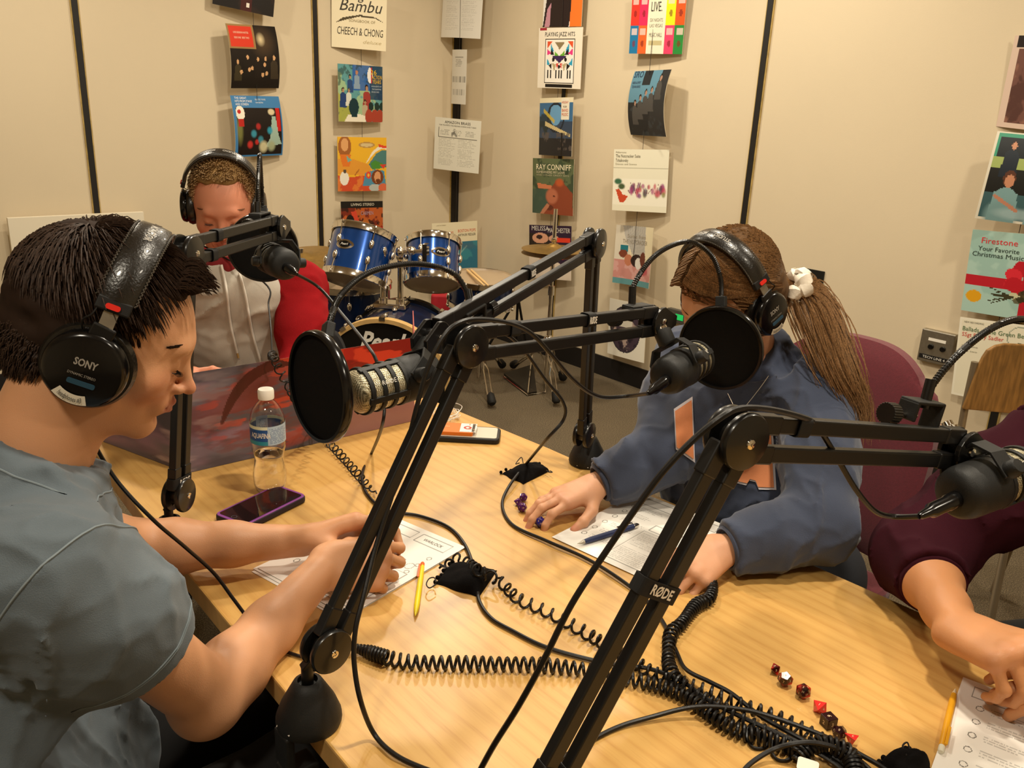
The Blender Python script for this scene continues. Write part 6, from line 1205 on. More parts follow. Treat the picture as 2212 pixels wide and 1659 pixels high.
# shirt
def tshirt(h, NB, S_, E_, S2, E2, PV, sl=.62, r=(.078, .084, .090), chest=.150, neckr=.072, neckc=None, neckn=None, hem=None, disp=None, sleeve2=None, flat=.80):
    S = Sdf(h); fwd = (UD.cross(ZD))
    return S
S = Sdf(.0048); fw = VD
mid = NB1.lerp(PV, .42); nd = (Vector(H1((0, -.03, -.06)))-NB1).normalized()
S.chain([NB1-ZD*.075, mid, PV], [.120, .150, .150], .05, flat=.80, fd=fw); S.cap(SR+UD*.03-ZD*.01, SLf-UD*.03-ZD*.01, .068, k=.06)
S.chain([SR-ZD*.004, SR.lerp(ER, .30), SR.lerp(ER, .80)], [.060, .067, .072], .05, flat=.90, fd=UD); S.chain([SLf, SLf.lerp(EL, .35), SLf.lerp(EL, .74)], [.060, .066, .072], .05)
S.cap(NB1-ZD*.035, NB1+nd*.06, .080, .074, .05)
S.cap(NB1.lerp(PV, .55)+VD*.08, PV+VD*.17+ZD*.10, .10, .10, .06); S.cap(PV+VD*.17+ZD*.10-UD*.08, PV+VD*.17+ZD*.10+UD*.08, .09, .09, .05); S.cap(PV+VD*.10+ZD*.04-UD*.10, PV+VD*.22+ZD*.06-UD*.12, .09, .075, .05)
S.slab(SR.lerp(ER, .54), (ER-SR), .006, R=.15, th=.3); S.slab(SLf.lerp(EL, .60), (EL-SLf), .006, R=.11, th=.2)
S.cap(SR.lerp(ER, .42), SR.lerp(ER, 1.0), .056, .064, .006, op='s'); S.cap(SLf.lerp(EL, .46), SLf.lerp(EL, 1.), .058, .062, .006, op='s')
S.slab(NB1+nd*.060, nd, .008, R=.13, th=.2); S.cap(NB1+nd*.038, NB1+nd*.16, .063, .068, .006, op='s')
def dsp(X):
    hm = np.array(SR.lerp(ER, .54)); a_ = np.array((ER-SR).normalized()); t = np.clip((hm-X)@a_/.06, 0, 1); t = np.where(((X-hm)**2).sum(1) < .026, t, 1.)
    return (creases(X, (ER-SR)+ZD*.1, .0095, 26., 1., 7.)+creases(X, (.35, .3, 1.), .0095, 20., 2., 7.)+creases(X, (1., .2, -.5), .007, 30., 3., 6.))*t+.0016*vnoise(X*22.)
V_, Q = S.mesh(dsp); V_ = relax(V_, Q, 1, .5)
tee = skin('t_shirt', [(V_, Q)], M_SHIRT1, boy)
# seam lines on the shirt: sleeve hem and armhole
def ringaround(c, n, r, wire, name, mt, par, amp=.0, squash=None):
    x, y, z = frame(n); P = [Vector(c)+(x*cos(a)+y*sin(a))*(r+amp*sin(3*a)) for a in [2*pi*k/40 for k in range(40)]]; mb = MB(); mb.tube(P, wire, 6, closed=True); return mb.build(name, mt, par)
from mathutils.bvhtree import BVHTree
def bvh(o): me = o.data; off = Vector(o['_o']); return BVHTree.FromPolygons([tuple(v.co+off) for v in me.vertices], [tuple(p.vertices) for p in me.polygons])
bt_ = bvh(tee); M_SEAMT = mat('shirt_seam_thread', '7b868c', .9); ax = (ER-SR).normalized()
for q in (.044, .050): seam_ring(bt_, SR.lerp(ER, .54)-ax*q*.55, ax, .11, 'hem_stitching', M_SEAMT, tee, .0009)
seam_ring(bt_, SR+ax*.012-ZD*.02, (ax*.55+UD*-.75+VD*.1), .15, 'armhole_seam', M_SEAMT, tee, .0014)
seam_ring(bt_, NB1+nd*.046, nd, .13, 'collar_seam', M_SEAMT, tee, .0011)
# trousers and lap
S = Sdf(.008)
for s_ in (-1, 1): hp_ = PV+UD*s_*.10-ZD*.02; kn_ = hp_+VD*.44+ZD*.04; S.chain([hp_, kn_, kn_-ZD*.48+VD*.02], [.098, .074, .055], .03)
S.cap(PV+UD*.1-ZD*.03, PV-UD*.1-ZD*.03, .115, k=.04); V_, Q = S.mesh(lambda X: folds(X, VD, .006, 14., 4.)); skin('trousers', [(V_, Q)], M_DARKP, boy)
mb = MB()
for s_ in (-1, 1): p = PV+UD*s_*.10+VD*.46; p = Vector((p.x, p.y, .045)); mb.rbox(p+VD*.05, (.095, .26, .085), .04, (UD, VD, ZD))
mb.build('shoes', M_BLK, boy, bevel=.02)
# hair: a cap plus locks that spring from the crown
def haircap(H, sc, thick, front, side, back, nape, h=.0035, disp=.004, A=None, O=None):
    S = Sdf(h); S.ell((0, -.014, .038), (.0745+side, .096+back, .083+thick), k=.01)
    S.ell((0, -.045, -.02), (.066+side, .060+back, .066), k=.03)
    S.slab((0, front[0], front[1]), (0, 1, -.55), .012, R=.2, th=.3)
    for q in (1, -1): S.slab((q*.06, .028, .0), (q*.25, 1, -.15), .012, R=.085, th=.2)
    S.slab((0, 0, nape), (0, .25, -1), .012, R=.3, th=.3)
    V_, Q = S.mesh(lambda X: disp*vnoise(X*np.array([60., 26., 60.]))); V_ = relax(V_, Q, 1); return V_*sc@A+O, Q
def scalp(th, ph, side, back, thick): # unit direction -> point on the cap in the head frame
    x = sin(th)*cos(ph); y = sin(th)*sin(ph); z = cos(th); return Vector((x*(.0745+side), -.014+y*(.096+back), .038+z*(.083+thick)))
V_, Q = haircap(H1, .94, .006, (.070, .084), .006, .014, -.098, A=A1, O=O1); skin('hair_cap', [(V_, Q)], mat('hair_underlayer_brown', '2a1d15', .75, var=.15, vscale=60., spec=.15), boy)
r = random.Random(21); PH = []; crown = Vector((.01, -.060, .122))
for k in range(9500):
    th = math.acos(1-r.random()*1.95); ph = r.uniform(0, 2*pi); p = scalp(th, ph, .006, .013, .005)
    if p.y > .040 and p.z < .085: continue
    if p.y > .012 and p.z < .02 or p.z < -.075: continue
    if p.z < -.0 and p.y > -.02 and abs(p.x) > .05 and p.z > -.05: continue
    nrm = Vector((p.x, p.y+.014, p.z-.038)).normalized(); fl = (p-crown); fl = (fl-nrm*fl.dot(nrm)); d0 = fl.length; fl = fl/max(d0, 1e-4)
    if p.z > .03: fl = (fl+Vector((r.uniform(-.35, .35), .25, 0))).normalized()
    L_ = (.030 if p.z > .055 else .017)*r.uniform(.7, 1.25)
    if p.y > .045 and p.z > .06: L_ = .026*r.uniform(.8, 1.2)
    lift = (.35 if p.z > .05 else .12)
    q1_ = p+fl*L_*.35+nrm*L_*lift*.55; q2_ = p+fl*L_*.72+nrm*L_*lift*.62; q3_ = p+fl*L_+nrm*L_*lift*.55
    if p.y > .045: q1_ = p+Vector((0, .35, .35))*L_; q2_ = p+Vector((0, .65, .45))*L_; q3_ = p+Vector((r.uniform(-.2, .2), .9, .35))*L_
    if d0 < .02: q1_ = p+(fl*.6+nrm*.3)*L_*.5; q2_ = p+(fl*.8+nrm*.25)*L_; q3_ = p+fl*L_*1.3
    PH.append([H1(p-nrm*.003), H1(q1_), H1(q2_), H1(q3_)])
for k in range(2600):
    th = r.uniform(.2, pi-.3); ph = r.uniform(pi, 2*pi); n_ = Vector((sin(th)*cos(ph), sin(th)*sin(ph), cos(th))); p = Vector((n_.x*.073, -.045+n_.y*.075, -.02+n_.z*.067))
    if p.z < -.092 or p.y > -.03: continue
    L_ = r.uniform(.010, .017); PH.append([H1(p-n_*.003), H1(p+n_*.002+Vector((0, -.1, -.5))*L_), H1(p+n_*.0015+Vector((r.uniform(-.1, .1), -.05, -1))*L_)])
mb = locks(PH, .0008, .0002); mb.build('hair', M_HAIR1, boy)
headphones(H1, .94, 'black studio headphones with a taped label on the person in grey', tape=True, band_tilt=.006, cupdz=-.022, cupr=.050, bw=.021, R=.093)
mb = MB(); mb.text('', plane_pos(H1((0, 0, 0)), A1[0], A1[1]), .01) if False else None
# small thing held between the fingertips
pc = (Vector(HR['thumb'][3])+Vector(HL['tip'][0]))/2

def sweater(S, NB, S1, E1, W1, S2, E2, W2, PV, rt=(.115, .15, .16), ra=(.070, .064, .052, .040), flat=.82, fd=VD, waist=True):
    mid = NB.lerp(PV, .45); S.chain([NB-ZD*.08, mid, PV], list(rt), .05, flat=flat, fd=fd); S.cap(S1.lerp(S2, .08)-ZD*.012, S2.lerp(S1, .08)-ZD*.012, .062, k=.06); S.cap(NB-ZD*.04, NB+ZD*.005, .075, .066, .035)
    for a, e, w in ((S1, E1, W1), (S2, E2, W2)): S.chain([a, a.lerp(e, .5), e], [ra[0], ra[1], ra[2]*1.1], .04); S.chain([e, e.lerp(w, .5), w], [ra[2]*1.08, ra[2]*.95, ra[3]], .03)
def neckhole(S, NB, hp, r, d0=.030): nd = (Vector(hp)-NB).normalized(); S.slab(NB+nd*d0, nd, .008, R=.12, th=.2); S.cap(NB+nd*(d0-.022), NB+nd*.14, r, r+.004, .006, op='s')
def cuff(S, a, w, r, k=.003): n = (w-a).normalized(); S.slab(w, n, k, R=.075, th=.12); S.cap(w-n*.02, w+n*.1, r, r, .003, op='s')
M_LOWER = mat('grey_jean_cloth', '2b2d33', .9)
def legs(PV, fw, sd, par, mt, seat=.46):
    S = Sdf(.010)
    for q in (-1, 1): hp_ = PV+sd*q*.10-ZD*.0; kn_ = hp_+fw*.42+ZD*.03; S.chain([hp_, kn_], [.092, .068], .03); S.cap(kn_, Vector((kn_.x, kn_.y, .10)), .066, .05, .03)
    S.cap(PV+sd*.1, PV-sd*.1, .11, k=.04); V_, Q = S.mesh(lambda X: folds(X, fw, .006, 14., 4.)); skin('trousers', [(V_, Q)], mt, par); 
    for q in (-1, 1): kn_ = PV+sd*q*.10+fw*.42; mb = MB(); mb.rbox(Vector((kn_.x, kn_.y, .045))+fw*.05, (.09, .25, .085), .04, (sd, fw, ZD)); mb.build('shoe', M_BLK, par, bevel=.02)
# ================================================================ the ponytailed person
Fh = Vector((-.80, -.58, 0)).normalized(); pit = .52; F2 = Fh*cos(pit)-ZD*sin(pit); U2 = Fh*sin(pit)+ZD*cos(pit)
Hp2 = D(1574, 642, 1.60); S1 = Vector((.595, 1.565, .975)); S2 = Vector((.380, 1.815, .975)); NB2 = Vector((.480, 1.665, 1.035)); PV2 = Vector((.62, 1.75, .52))
E1_ = T(1768, 1136, .812); W1_ = T(1556, 1188, .785); E2_ = T(1425, 985, .835); W2_ = T(1282, 1050, .786)
gs = .97
V2, Q2, A2, O2, H2, _ = head(F2, U2, Hp2, gs, .0028, NB2, .047, jaw=.92, female=True)
S = Sdf(.0026); n1 = (W1_-E1_).normalized(); S.chain([E1_.lerp(W1_, .35), W1_], [.034, .0235], .02); HG1 = hand(S, W1_, (-.62, -.55, -.12), (.25, -.35, .9), -1, [(.55, .9, .4), (.7, 1.1, .4), (.8, 1.1, .4), (.85, 1.0, .4)], [(.75, .5, -.5), (.9, .1, -.4), (.9, -.2, -.3)], .90)
q1 = S.mesh(); q1 = (relax(*q1, 1, .4), q1[1])
S = Sdf(.0024); S.chain([E2_.lerp(W2_, .35), W2_], [.034, .0235], .02); HG2 = hand(S, W2_, (T(1185, 1085, .775)-W2_), (.15, .12, .95), 1, [(.18, .62, .42), (.10, .50, .35), (.12, .50, .35), (.2, .5, .35)], [(.62, .68, -.28), (.88, .30, -.32), (.95, .05, -.35)], .92, spread=(.08, .02, -.07, -.18))
q2 = S.mesh(); q2 = (relax(*q2, 1, .4), q2[1])
S = Sdf(.010); S.chain([NB2-ZD*.05, NB2.lerp(PV2, .5), PV2], [.08, .11, .12], .04, flat=.85, fd=VD); S.cap(S1, S2, .045, k=.04); q3 = S.mesh()
sp2 = face_spots(A2, O2, gs, H2)+[(HG2['mcp'][i], .012, 'c8806a', .3) for i in range(4)]+[(HG2['tip'][i], .012, 'cf8068', .5) for i in range(4)]+[(HG2['thumb'][3], .012, 'cf8068', .5)]
girl = skin('person', [(V2, Q2), q1, q2, q3], M_SKV, colf=skin_tone('d39c78', sp2)); tag(girl, 'person with a ponytail in a navy sweatshirt looking down at papers and purple dice', 'person', 'people seated around the table')
nails(girl, HG2, mat('pale_fingernail', 'dca898', .25)); nails(girl, HG1, mat('pale_fingernail', 'dca898', .25)); person_face(girl, H2, gs, mat('brown_hair', '5a4028', .5, var=.3, vscale=60., spec=.35))
M_SWT = mat('navy_fleece', '3a4256', .95, var=.08, vscale=9., bump=.3, bscale=700., sheen=.2)
S = Sdf(.0046); sweater(S, NB2, S1, E1_, W1_, S2, E2_, W2_, PV2, rt=(.118, .150, .150), ra=(.064, .060, .052, .042))
neckhole(S, NB2, H2((0, -.02, -.06)), .050, .020); c1w = E1_.lerp(W1_, .90); c2w = E2_.lerp(W2_, .86); cuff(S, E1_, c1w, .031); cuff(S, E2_, c2w, .031)
S.cap(NB2-VD*.10-ZD*.12, NB2.lerp(PV2, .6)-VD*.12, .07, .10, .05); S.cap(NB2.lerp(PV2, .6)-VD*.12-UD*.09, NB2.lerp(PV2, .6)-VD*.12+UD*.09, .08, k=.05)
V_, Q = S.mesh(lambda X: creases(X, E1_-S1+ZD*.05, .010, 22., 5., 6.)+creases(X, (W1_-E1_).cross(ZD), .007, 26., 8., 4.)+creases(X, (.3, .2, 1.), .007, 20., 11., 6.)+.002*vnoise(X*20.)); V_ = relax(V_, Q, 1); swt = skin('sweatshirt', [(V_, Q)], M_SWT, girl)
def band(c, n, r0, r1, w, name, mt, par):
    mb = MB(); n = Vector(n).normalized(); mb.lathe([(r0-.004, -w), (r0, -w*.9), ((r0+r1)/2+.001, 0), (r1, w*.9), (r1-.004, w), (r1-.007, w*.5), (r0-.007, -w*.5), (r0-.004, -w)], Vector(c), n, 32); return mb.build(name, mt, par)
band(c1w-n1*.016, n1, .0435, .038, .026, 'cuff', M_SWT, swt); n2 = (W2_-E2_).normalized(); band(c2w-n2*.016, n2, .0435, .038, .026, 'cuff', M_SWT, swt)
mb = MB(); cc = W2_-n2*.030; x_, y_, z_ = frame(n2); mb.tube([cc+(x_*cos(a)+y_*sin(a))*.0262 for a in [2*pi*k/24 for k in range(24)]], .0022, 6, closed=True); tag(mb.build('bracelet', mat('black_bracelet', '1a1210', .6)), 'thin black bracelet on the wrist of the ponytailed person', 'bracelet')
# letters on the chest: felt shapes laid on the cloth, found by casting onto it
bt_ = bvh(swt)
def drape(poly, o, x, y, n, lift, name, mt, par, step=.006):     # a flat patch pressed on a surface
    o = Vector(o); x = Vector(x).normalized(); y = Vector(y).normalized(); n = Vector(n).normalized(); vs_ = []; fs = []; idx = {}
    xs = [p[0] for p in poly]; ys = [p[1] for p in poly]
    def inside(a, b):
        c = False; m = len(poly)
        for i in range(m):
            (x0, y0), (x1, y1) = poly[i], poly[(i+1) % m]
            if (y0 > b) != (y1 > b) and a < (x1-x0)*(b-y0)/(y1-y0)+x0: c = not c
        return c
    nx = int((max(xs)-min(xs))/step)+1; ny = int((max(ys)-min(ys))/step)+1
    def vert(i, j):
        if (i, j) in idx: return idx[(i, j)]
        p = o+x*(min(xs)+i*step)+y*(min(ys)+j*step); hit = bt_.ray_cast(p+n*.15, -n, .4)[0]
        if hit is None: return None
        idx[(i, j)] = len(vs_); vs_.append(hit+n*lift); return idx[(i, j)]
    for i in range(nx):
        for j in range(ny):
            if inside(min(xs)+(i+.5)*step, min(ys)+(j+.5)*step):
                q = [vert(i, j), vert(i+1, j), vert(i+1, j+1), vert(i, j+1)]
                if None not in q: fs.append(tuple(q))
    if fs: mb = MB(); mb.add(vs_, fs); return mb.build(name, mt, par)
M_FELT = mat('orange_felt', 'd98a5c', .9, bump=.2, bscale=600.); M_FELTW = mat('white_felt_edge', 'cfcad0', .85)
co = D(1560, 990, 1.56); vx = Vector((1, .0, 0)); vx = (VD*.0-UD).normalized(); vy = (ZD*.95-VD*.0+VD*-.30).normalized(); vn = (-VD-ZD*.3).normalized()
def at_px(px, py): d = ray(px, py); h_ = bt_.ray_cast(CAM, d.normalized(), 5)[0]; return h_
c0 = at_px(1560, 985) or co
def pxpoly(pts):   # outline given where it is seen on the chest, measured in the chest's own plane
    out = []
    for (px, py) in pts: d = ray(px, py); t_ = (c0-CAM).dot(vn)/d.dot(vn); p = CAM+d*t_-c0; out.append((p.dot(vx), p.dot(vy)))
    return out
vy = vn.cross(vx)*-1 if vn.cross(vx).z < 0 else vn.cross(vx)
def grow(P, k): cx = sum(p[0] for p in P)/len(P); cy = sum(p[1] for p in P)/len(P); return [(cx+(p[0]-cx)*k, cy+(p[1]-cy)*k) for p in P]
def patch(px, lift, name, mt, par, grow_=1.):
    cx = sum(p[0] for p in px)/len(px); cy = sum(p[1] for p in px)/len(px); bm = bmesh.new(); f = bm.faces.new([bm.verts.new((cx+(p[0]-cx)*grow_, cy+(p[1]-cy)*grow_, 0)) for p in px]); bmesh.ops.triangulate(bm, faces=[f])
    bmesh.ops.subdivide_edges(bm, edges=bm.edges[:], cuts=5, use_grid_fill=True); bmesh.ops.triangulate(bm, faces=bm.faces[:]); bm.verts.index_update(); vs_ = []
    zs = []
    for v in bm.verts:
        d = ray(v.co.x, v.co.y).normalized(); h_ = bt_.ray_cast(CAM, d, 5); zs.append((h_[0]-CAM).length if h_[0] else None)
    ok = [q for q in zs if q]; med = sorted(ok)[len(ok)//2] if ok else 1.6
    for v, z_ in zip(bm.verts, zs): z_ = med if z_ is None or abs(z_-med) > .12 else z_; d = ray(v.co.x, v.co.y).normalized(); vs_.append(CAM+d*(z_-lift))
    mb = MB(); mb.add(vs_, [tuple(v.index for v in f.verts) for f in bm.faces]); bm.free(); o_ = mb.build(name, mt, par); return o_
LETV = [(1458, 888), (1494, 864), (1499, 992), (1462, 966)]; LETA = [(1622, 935), (1664, 915), (1668, 985), (1672, 1053), (1638, 1052), (1632, 1038), (1620, 1035), (1614, 1044), (1568, 1034), (1596, 985)]
for P in (LETV, LETA): patch(P, .004, 'letter_border', M_FELTW, swt, 1.12); patch(P, .0065, 'letter', M_FELT, swt)
patch([(1632, 985), (1640, 983), (1641, 1001), (1630, 1000)], .008, 'letter_gap', M_SWT, swt)
legs(PV2, -VD, UD, girl, M_LOWER)
# hair swept back from the forehead into a tie at the nape
M_HAIR2 = mat('light_brown_hair', '7d5c3a', .5, var=.55, vscale=420., spec=.4)
S = Sdf(.0035); S.ell((0, -.012, .041), (.0835, .106, .0915), k=.01); S.ell((0, -.06, -.02), (.074, .066, .070), k=.03); S.slab((0, .080, .070), (0, 1, -.60), .012, R=.2, th=.3)
for q in (1, -1): S.slab((q*.06, .042, .0), (q*.3, 1, -.2), .012, R=.085, th=.2)
S.slab((0, 0, -.072), (0, .35, -1), .012, R=.3, th=.3); V_, Q = S.mesh(lambda X: .002*vnoise(X*np.array([70., 12., 70.]))); V_ = relax(V_, Q, 1); skin('hair_cap', [(V_*gs@A2+O2, Q)], mat('hair_underlayer_light', '5a4129', .75, var=.15, vscale=60., spec=.15), girl)
tie = Vector((-.036, -.128, -.052)); r = random.Random(8); PH = []
for k in range(4200):
    th = math.acos(1-r.random()*1.5); ph = r.uniform(0, 2*pi); p = scalp(th, ph, .0095, .013, .011)
    if p.y > .05 and p.z < .078 or p.y > .03 and p.z < .03 or p.z < -.07: continue
    P = []; m = 9; w0 = r.uniform(-.004, .004)
    for i in range(m):
        t = i/(m-1); q = p.lerp(tie, t); c = Vector((0, -.014, .036)); d = q-c; e = Vector((d.x/.0845, d.y/.1095, d.z/.0925)); l = e.length
        if l < 1: q = c+d/max(l, .3)*(1+.02*math.sin(9*t+w0*900)) if t < .9 else q
        P.append(H2(q+Vector((w0*sin(t*5), 0, w0*cos(t*4)))))
    PH.append(P)
for k in range(1300):     # locks combed from the parting across the temples and back to the tie
    sd_ = 1 if k % 2 else -1; a = r.random(); b0 = r.uniform(-.005, .005); K = [(-.012*0+sd_*.002, .098-.075*a, .085+.045*math.sin(.3+a*1.1)), (sd_*.034, .093-.06*a, .085+.035*a), (sd_*.064, .060-.030*a, .060+.030*a), (sd_*.0835, .012-.02*a, .036+.02*a), (sd_*.082, -.045, .006+.02*a), (sd_*.050, -.105, -.035), tuple(tie)]
    PH.append([H2(q+Vector((b0*.4*sd_+.0012*math.sin(i*.9+a*20), b0*math.sin(i*.35), b0*cos(i*.3)+.001*math.sin(i*.7+k)))) for i, q in enumerate(catmull([Vector(q) for q in K], 4))])
locks(PH, .0008, .0002).build('hair', M_HAIR2, girl)
PT = []; tw = Vector(H2(tie)); end_ = D(1830, 960, 1.66)
pt0 = tw; pt1 = tw+Vector((.035, .0, -.012)); pt2 = D(1800, 770, 1.60); pt3 = D(1838, 870, 1.60); pt4 = D(1848, 950, 1.60); base_ = catmull([pt0, pt1, pt2, pt3, pt4], 6)
for k in range(1100):
    a = r.uniform(0, 2*pi); rr_ = r.random()**.5; L_ = r.uniform(.6, 1.0); P = []; m = int(len(base_)*L_); wv = r.uniform(0, 6); fz = r.random() < .12
    for i in range(m):
        t = i/len(base_); w = .011+.036*min(1, t*3.0)*(1-.55*t); p = base_[i]; w *= (1.5 if fz else 1); P.append(p+Vector((cos(a)*w*rr_+.006*math.sin(t*9+wv), sin(a)*w*rr_, .006*math.sin(t*11+wv*2)+.4*sin(a)*w*rr_)))
    if len(P) > 3: PT.append(P)
locks(PT, .0012, .0003).build('ponytail', M_HAIR2, girl)
# scrunchie
mb = MB(); ax_ = (pt1-pt0).normalized(); x_, y_, z_ = frame(ax_); P = []; rs = []
for k in range(60): a = 2*pi*k/60; P.append(tw+ax_*(.012+.006*sin(a*5))+(x_*cos(a)+y_*sin(a))*(.026+.004*sin(a*11))); rs.append(.0145+.004*sin(a*13+1))
mb.tube(P, rs, 10, closed=True); tag(mb.build('scrunchie', mat('white_satin', 'e2d8c6', .6, bump=.3, bscale=200.)), 'white scrunchie holding the ponytail of the ponytailed person', 'scrunchie')
headphones(H2, gs, 'black studio headphones on the ponytailed person', tape=True, cupdz=-.018, cupr=.046, bw=.019, R=.096, cupy=-.004)
P = catmull([D(1660, 812, 1.52), D(1640, 840, 1.49), D(1608, 880, 1.47), D(1590, 896, 1.468), D(1586, 880, 1.47), D(1572, 850, 1.49)], 6); mb = MB(); mb.tube(P, .0006, 4); tag(mb.build('necklace', M_STEEL), 'fine thin necklace chain on the sweatshirt of the ponytailed person', 'necklace')

# ================================================================ the person in the hoodie at the far end
Fh = Vector((.22, -.975, 0)).normalized(); pit = .36; F3 = Fh*cos(pit)-ZD*sin(pit); U3 = Fh*sin(pit)+ZD*cos(pit)
Hp3 = D(484, 440, 2.17); NB3 = Vector((-.745, 2.235, 1.055)); A3s = Vector((-.935, 2.215, 1.00)); B3s = Vector((-.578, 2.235, 1.00)); PV3 = Vector((-.80, 2.42, .52))
EA = Vector((-1.03, 2.06, .80)); WA = Vector((-.83, 1.90, .80)); EB = Vector((-.535, 2.10, .80)); WB = Vector((-.60, 1.90, .80))
V3, Q3, A3, O3, H3, _ = head(F3, U3, Hp3, 1.0, .0034, NB3, .060)
S = Sdf(.0032); S.cap(EA, WA, .038, .027, .02); HM1 = hand(S, WA, (.8, -.1, .35), (.3, -.5, .75), 1, [(.4, .6, .4)]*4, [(.7, .5, -.4), (.9, .2, -.3), (.95, 0, -.2)], 1.); q1 = S.mesh()
S = Sdf(.0035); S.cap(EB, WB, .038, .027, .02); HM2 = hand(S, WB, (-.6, -.2, .0), (.1, -.2, .95), -1, [(.4, .6, .4)]*4, [(.7, .5, -.4), (.9, .2, -.3), (.95, 0, -.2)], 1.); q2 = S.mesh()
S = Sdf(.010); S.chain([NB3-ZD*.05, NB3.lerp(PV3, .5), PV3], [.09, .12, .12], .04); S.cap(A3s, B3s, .05, k=.04); q3 = S.mesh()
man = skin('person', [(V3, Q3), q1, q2, q3], M_SKV, colf=skin_tone('cf8a6c', face_spots(A3, O3, 1., H3, red='c06048'))); tag(man, 'person in a light grey hoodie with red sleeves at the far end of the table', 'person', 'people seated around the table')
M_HAIR3 = mat('sandy_short_hair', 'a5845a', .6, var=.4, vscale=420.); person_face(man, H3, 1., mat('sandy_brow', '8a5c40', .6), lash='5a3c28')
V_, Q = haircap(H3, 1., .004, (.066, .090), .003, .006, -.07, A=A3, O=O3); skin('hair_cap', [(V_, Q)], mat('hair_underlayer_sandy', '86683f', .75, var=.15, vscale=60., spec=.15), man)
r = random.Random(31); PH = []
for k in range(5000):
    th = math.acos(1-r.random()*1.3); ph = r.uniform(0, 2*pi); p = scalp(th, ph, .002, .004, .004)
    if p.y > .045 and p.z < .092 or p.y > .01 and p.z < .03: continue
    nrm = Vector((p.x, p.y+.014, p.z-.038)).normalized(); L_ = .009*r.uniform(.6, 1.3); f_ = Vector((r.uniform(-.2, .2), .9, .1)) if p.z > .04 else Vector((0, -.3, -.7)); PH.append([H3(p-nrm*.003), H3(p+(nrm*.6+f_*.5)*L_), H3(p+(nrm*.7+f_)*L_)])
locks(PH, .0008, .0002).build('hair', M_HAIR3, man)
M_HGREY = mat('heather_grey_fleece', 'bfb8ab', .95, var=.10, vscale=14., bump=.3, bscale=600.); M_HRED = mat('red_fleece', '90161b', .98, var=.10, vscale=14., bump=.3, bscale=600., spec=.15)
fold3 = lambda X: creases(X, (.3, .2, 1.), .008, 20., 12., 6.)+creases(X, (1., .2, .35), .010, 22., 13., 5.)+.002*vnoise(X*18.)
S = Sdf(.0058); mid = NB3.lerp(PV3, .45); S.chain([NB3-ZD*.09, mid, PV3], [.138, .178, .165], .05, flat=.72, fd=Vector((0, 1, 0))); S.cap(A3s.lerp(B3s, .18)-ZD*.02, B3s.lerp(A3s, .18)-ZD*.02, .070, k=.05); neckhole(S, NB3, H3((0, -.02, -.06)), .062, .015)
V_, Q = S.mesh(fold3); V_ = relax(V_, Q, 2); hoodie = skin('hoodie_body', [(V_, Q)], M_HGREY, man)
for a, e, w in ((A3s, EA, WA), (B3s, EB, WB)):
    S = Sdf(.0058); S.cap(NB3.lerp(a, .50)+ZD*.010, a+ZD*.0, .056, .060, .04); S.chain([a, a.lerp(e, .5), e], [.062, .060, .056], .05); S.chain([e, e.lerp(w, .7)], [.066, .046], .04); V_, Q = S.mesh(lambda X: creases(X, (e-a).cross(Vector((0, 1, .2))), .010, 24., 15., 4.)); V_ = relax(V_, Q, 2); skin('hoodie_sleeve', [(V_, Q)], M_HRED, man)
S = Sdf(.005); x_, y_, z_ = frame((Vector(H3((0, -.02, -.06)))-NB3)); ring_ = [NB3+ZD*.008+(x_*cos(a)*.076+y_*sin(a)*.070)+ZD*(.018*(-sin(a)) if False else 0) for a in [2*pi*k/14 for k in range(15)]]; S.chain(ring_, [.024]*15, .02); S.cap(NB3+Vector((-.03, .07, .0)), NB3+Vector((.03, .08, -.02)), .045, k=.03); V_, Q = S.mesh(lambda X: folds(X, (0, 0, 1.), .006, 26., 17., 2.)); V_ = relax(V_, Q, 2); skin('hood', [(V_, Q)], mat('dark_red_lining', '7c1a1e', .92, var=.1, vscale=20.), man)
bt_ = bvh(hoodie)
for px0, py0, px1, py1, tp_ in ((478, 572, 511, 762, 1), (517, 590, 562, 782, 1)):
    P = []
    for k in range(14): t = k/13; d = ray(px0+(px1-px0)*t+2*math.sin(t*7), py0+(py1-py0)*t); h_ = bt_.ray_cast(CAM, d.normalized(), 5)[0]; P.append((h_ if h_ else D(px0+(px1-px0)*t, py0+(py1-py0)*t, 2.1))-d.normalized()*.006)
    mb = MB(); mb.tube(catmull(P, 4), .0034, 8); ds_ = mb.build('drawstring', mat('cream_cord', 'd8d2c6', .8), man); mb = MB(); mb.cyl(P[-1], P[-1]+(P[-1]-P[-2]).normalized()*.016, .0030, 8); mb.build('cord_tip', mat('tan_tip', 'b89458', .5), ds_)
legs(PV3, Vector((0, -1, 0)), Vector((1, 0, 0)), man, M_LOWER)
headphones(H3, 1., 'black studio headphones on the person in the red-sleeved hoodie', cupdz=-.008, cupr=.044, bw=.017, R=.094, nolet=True)

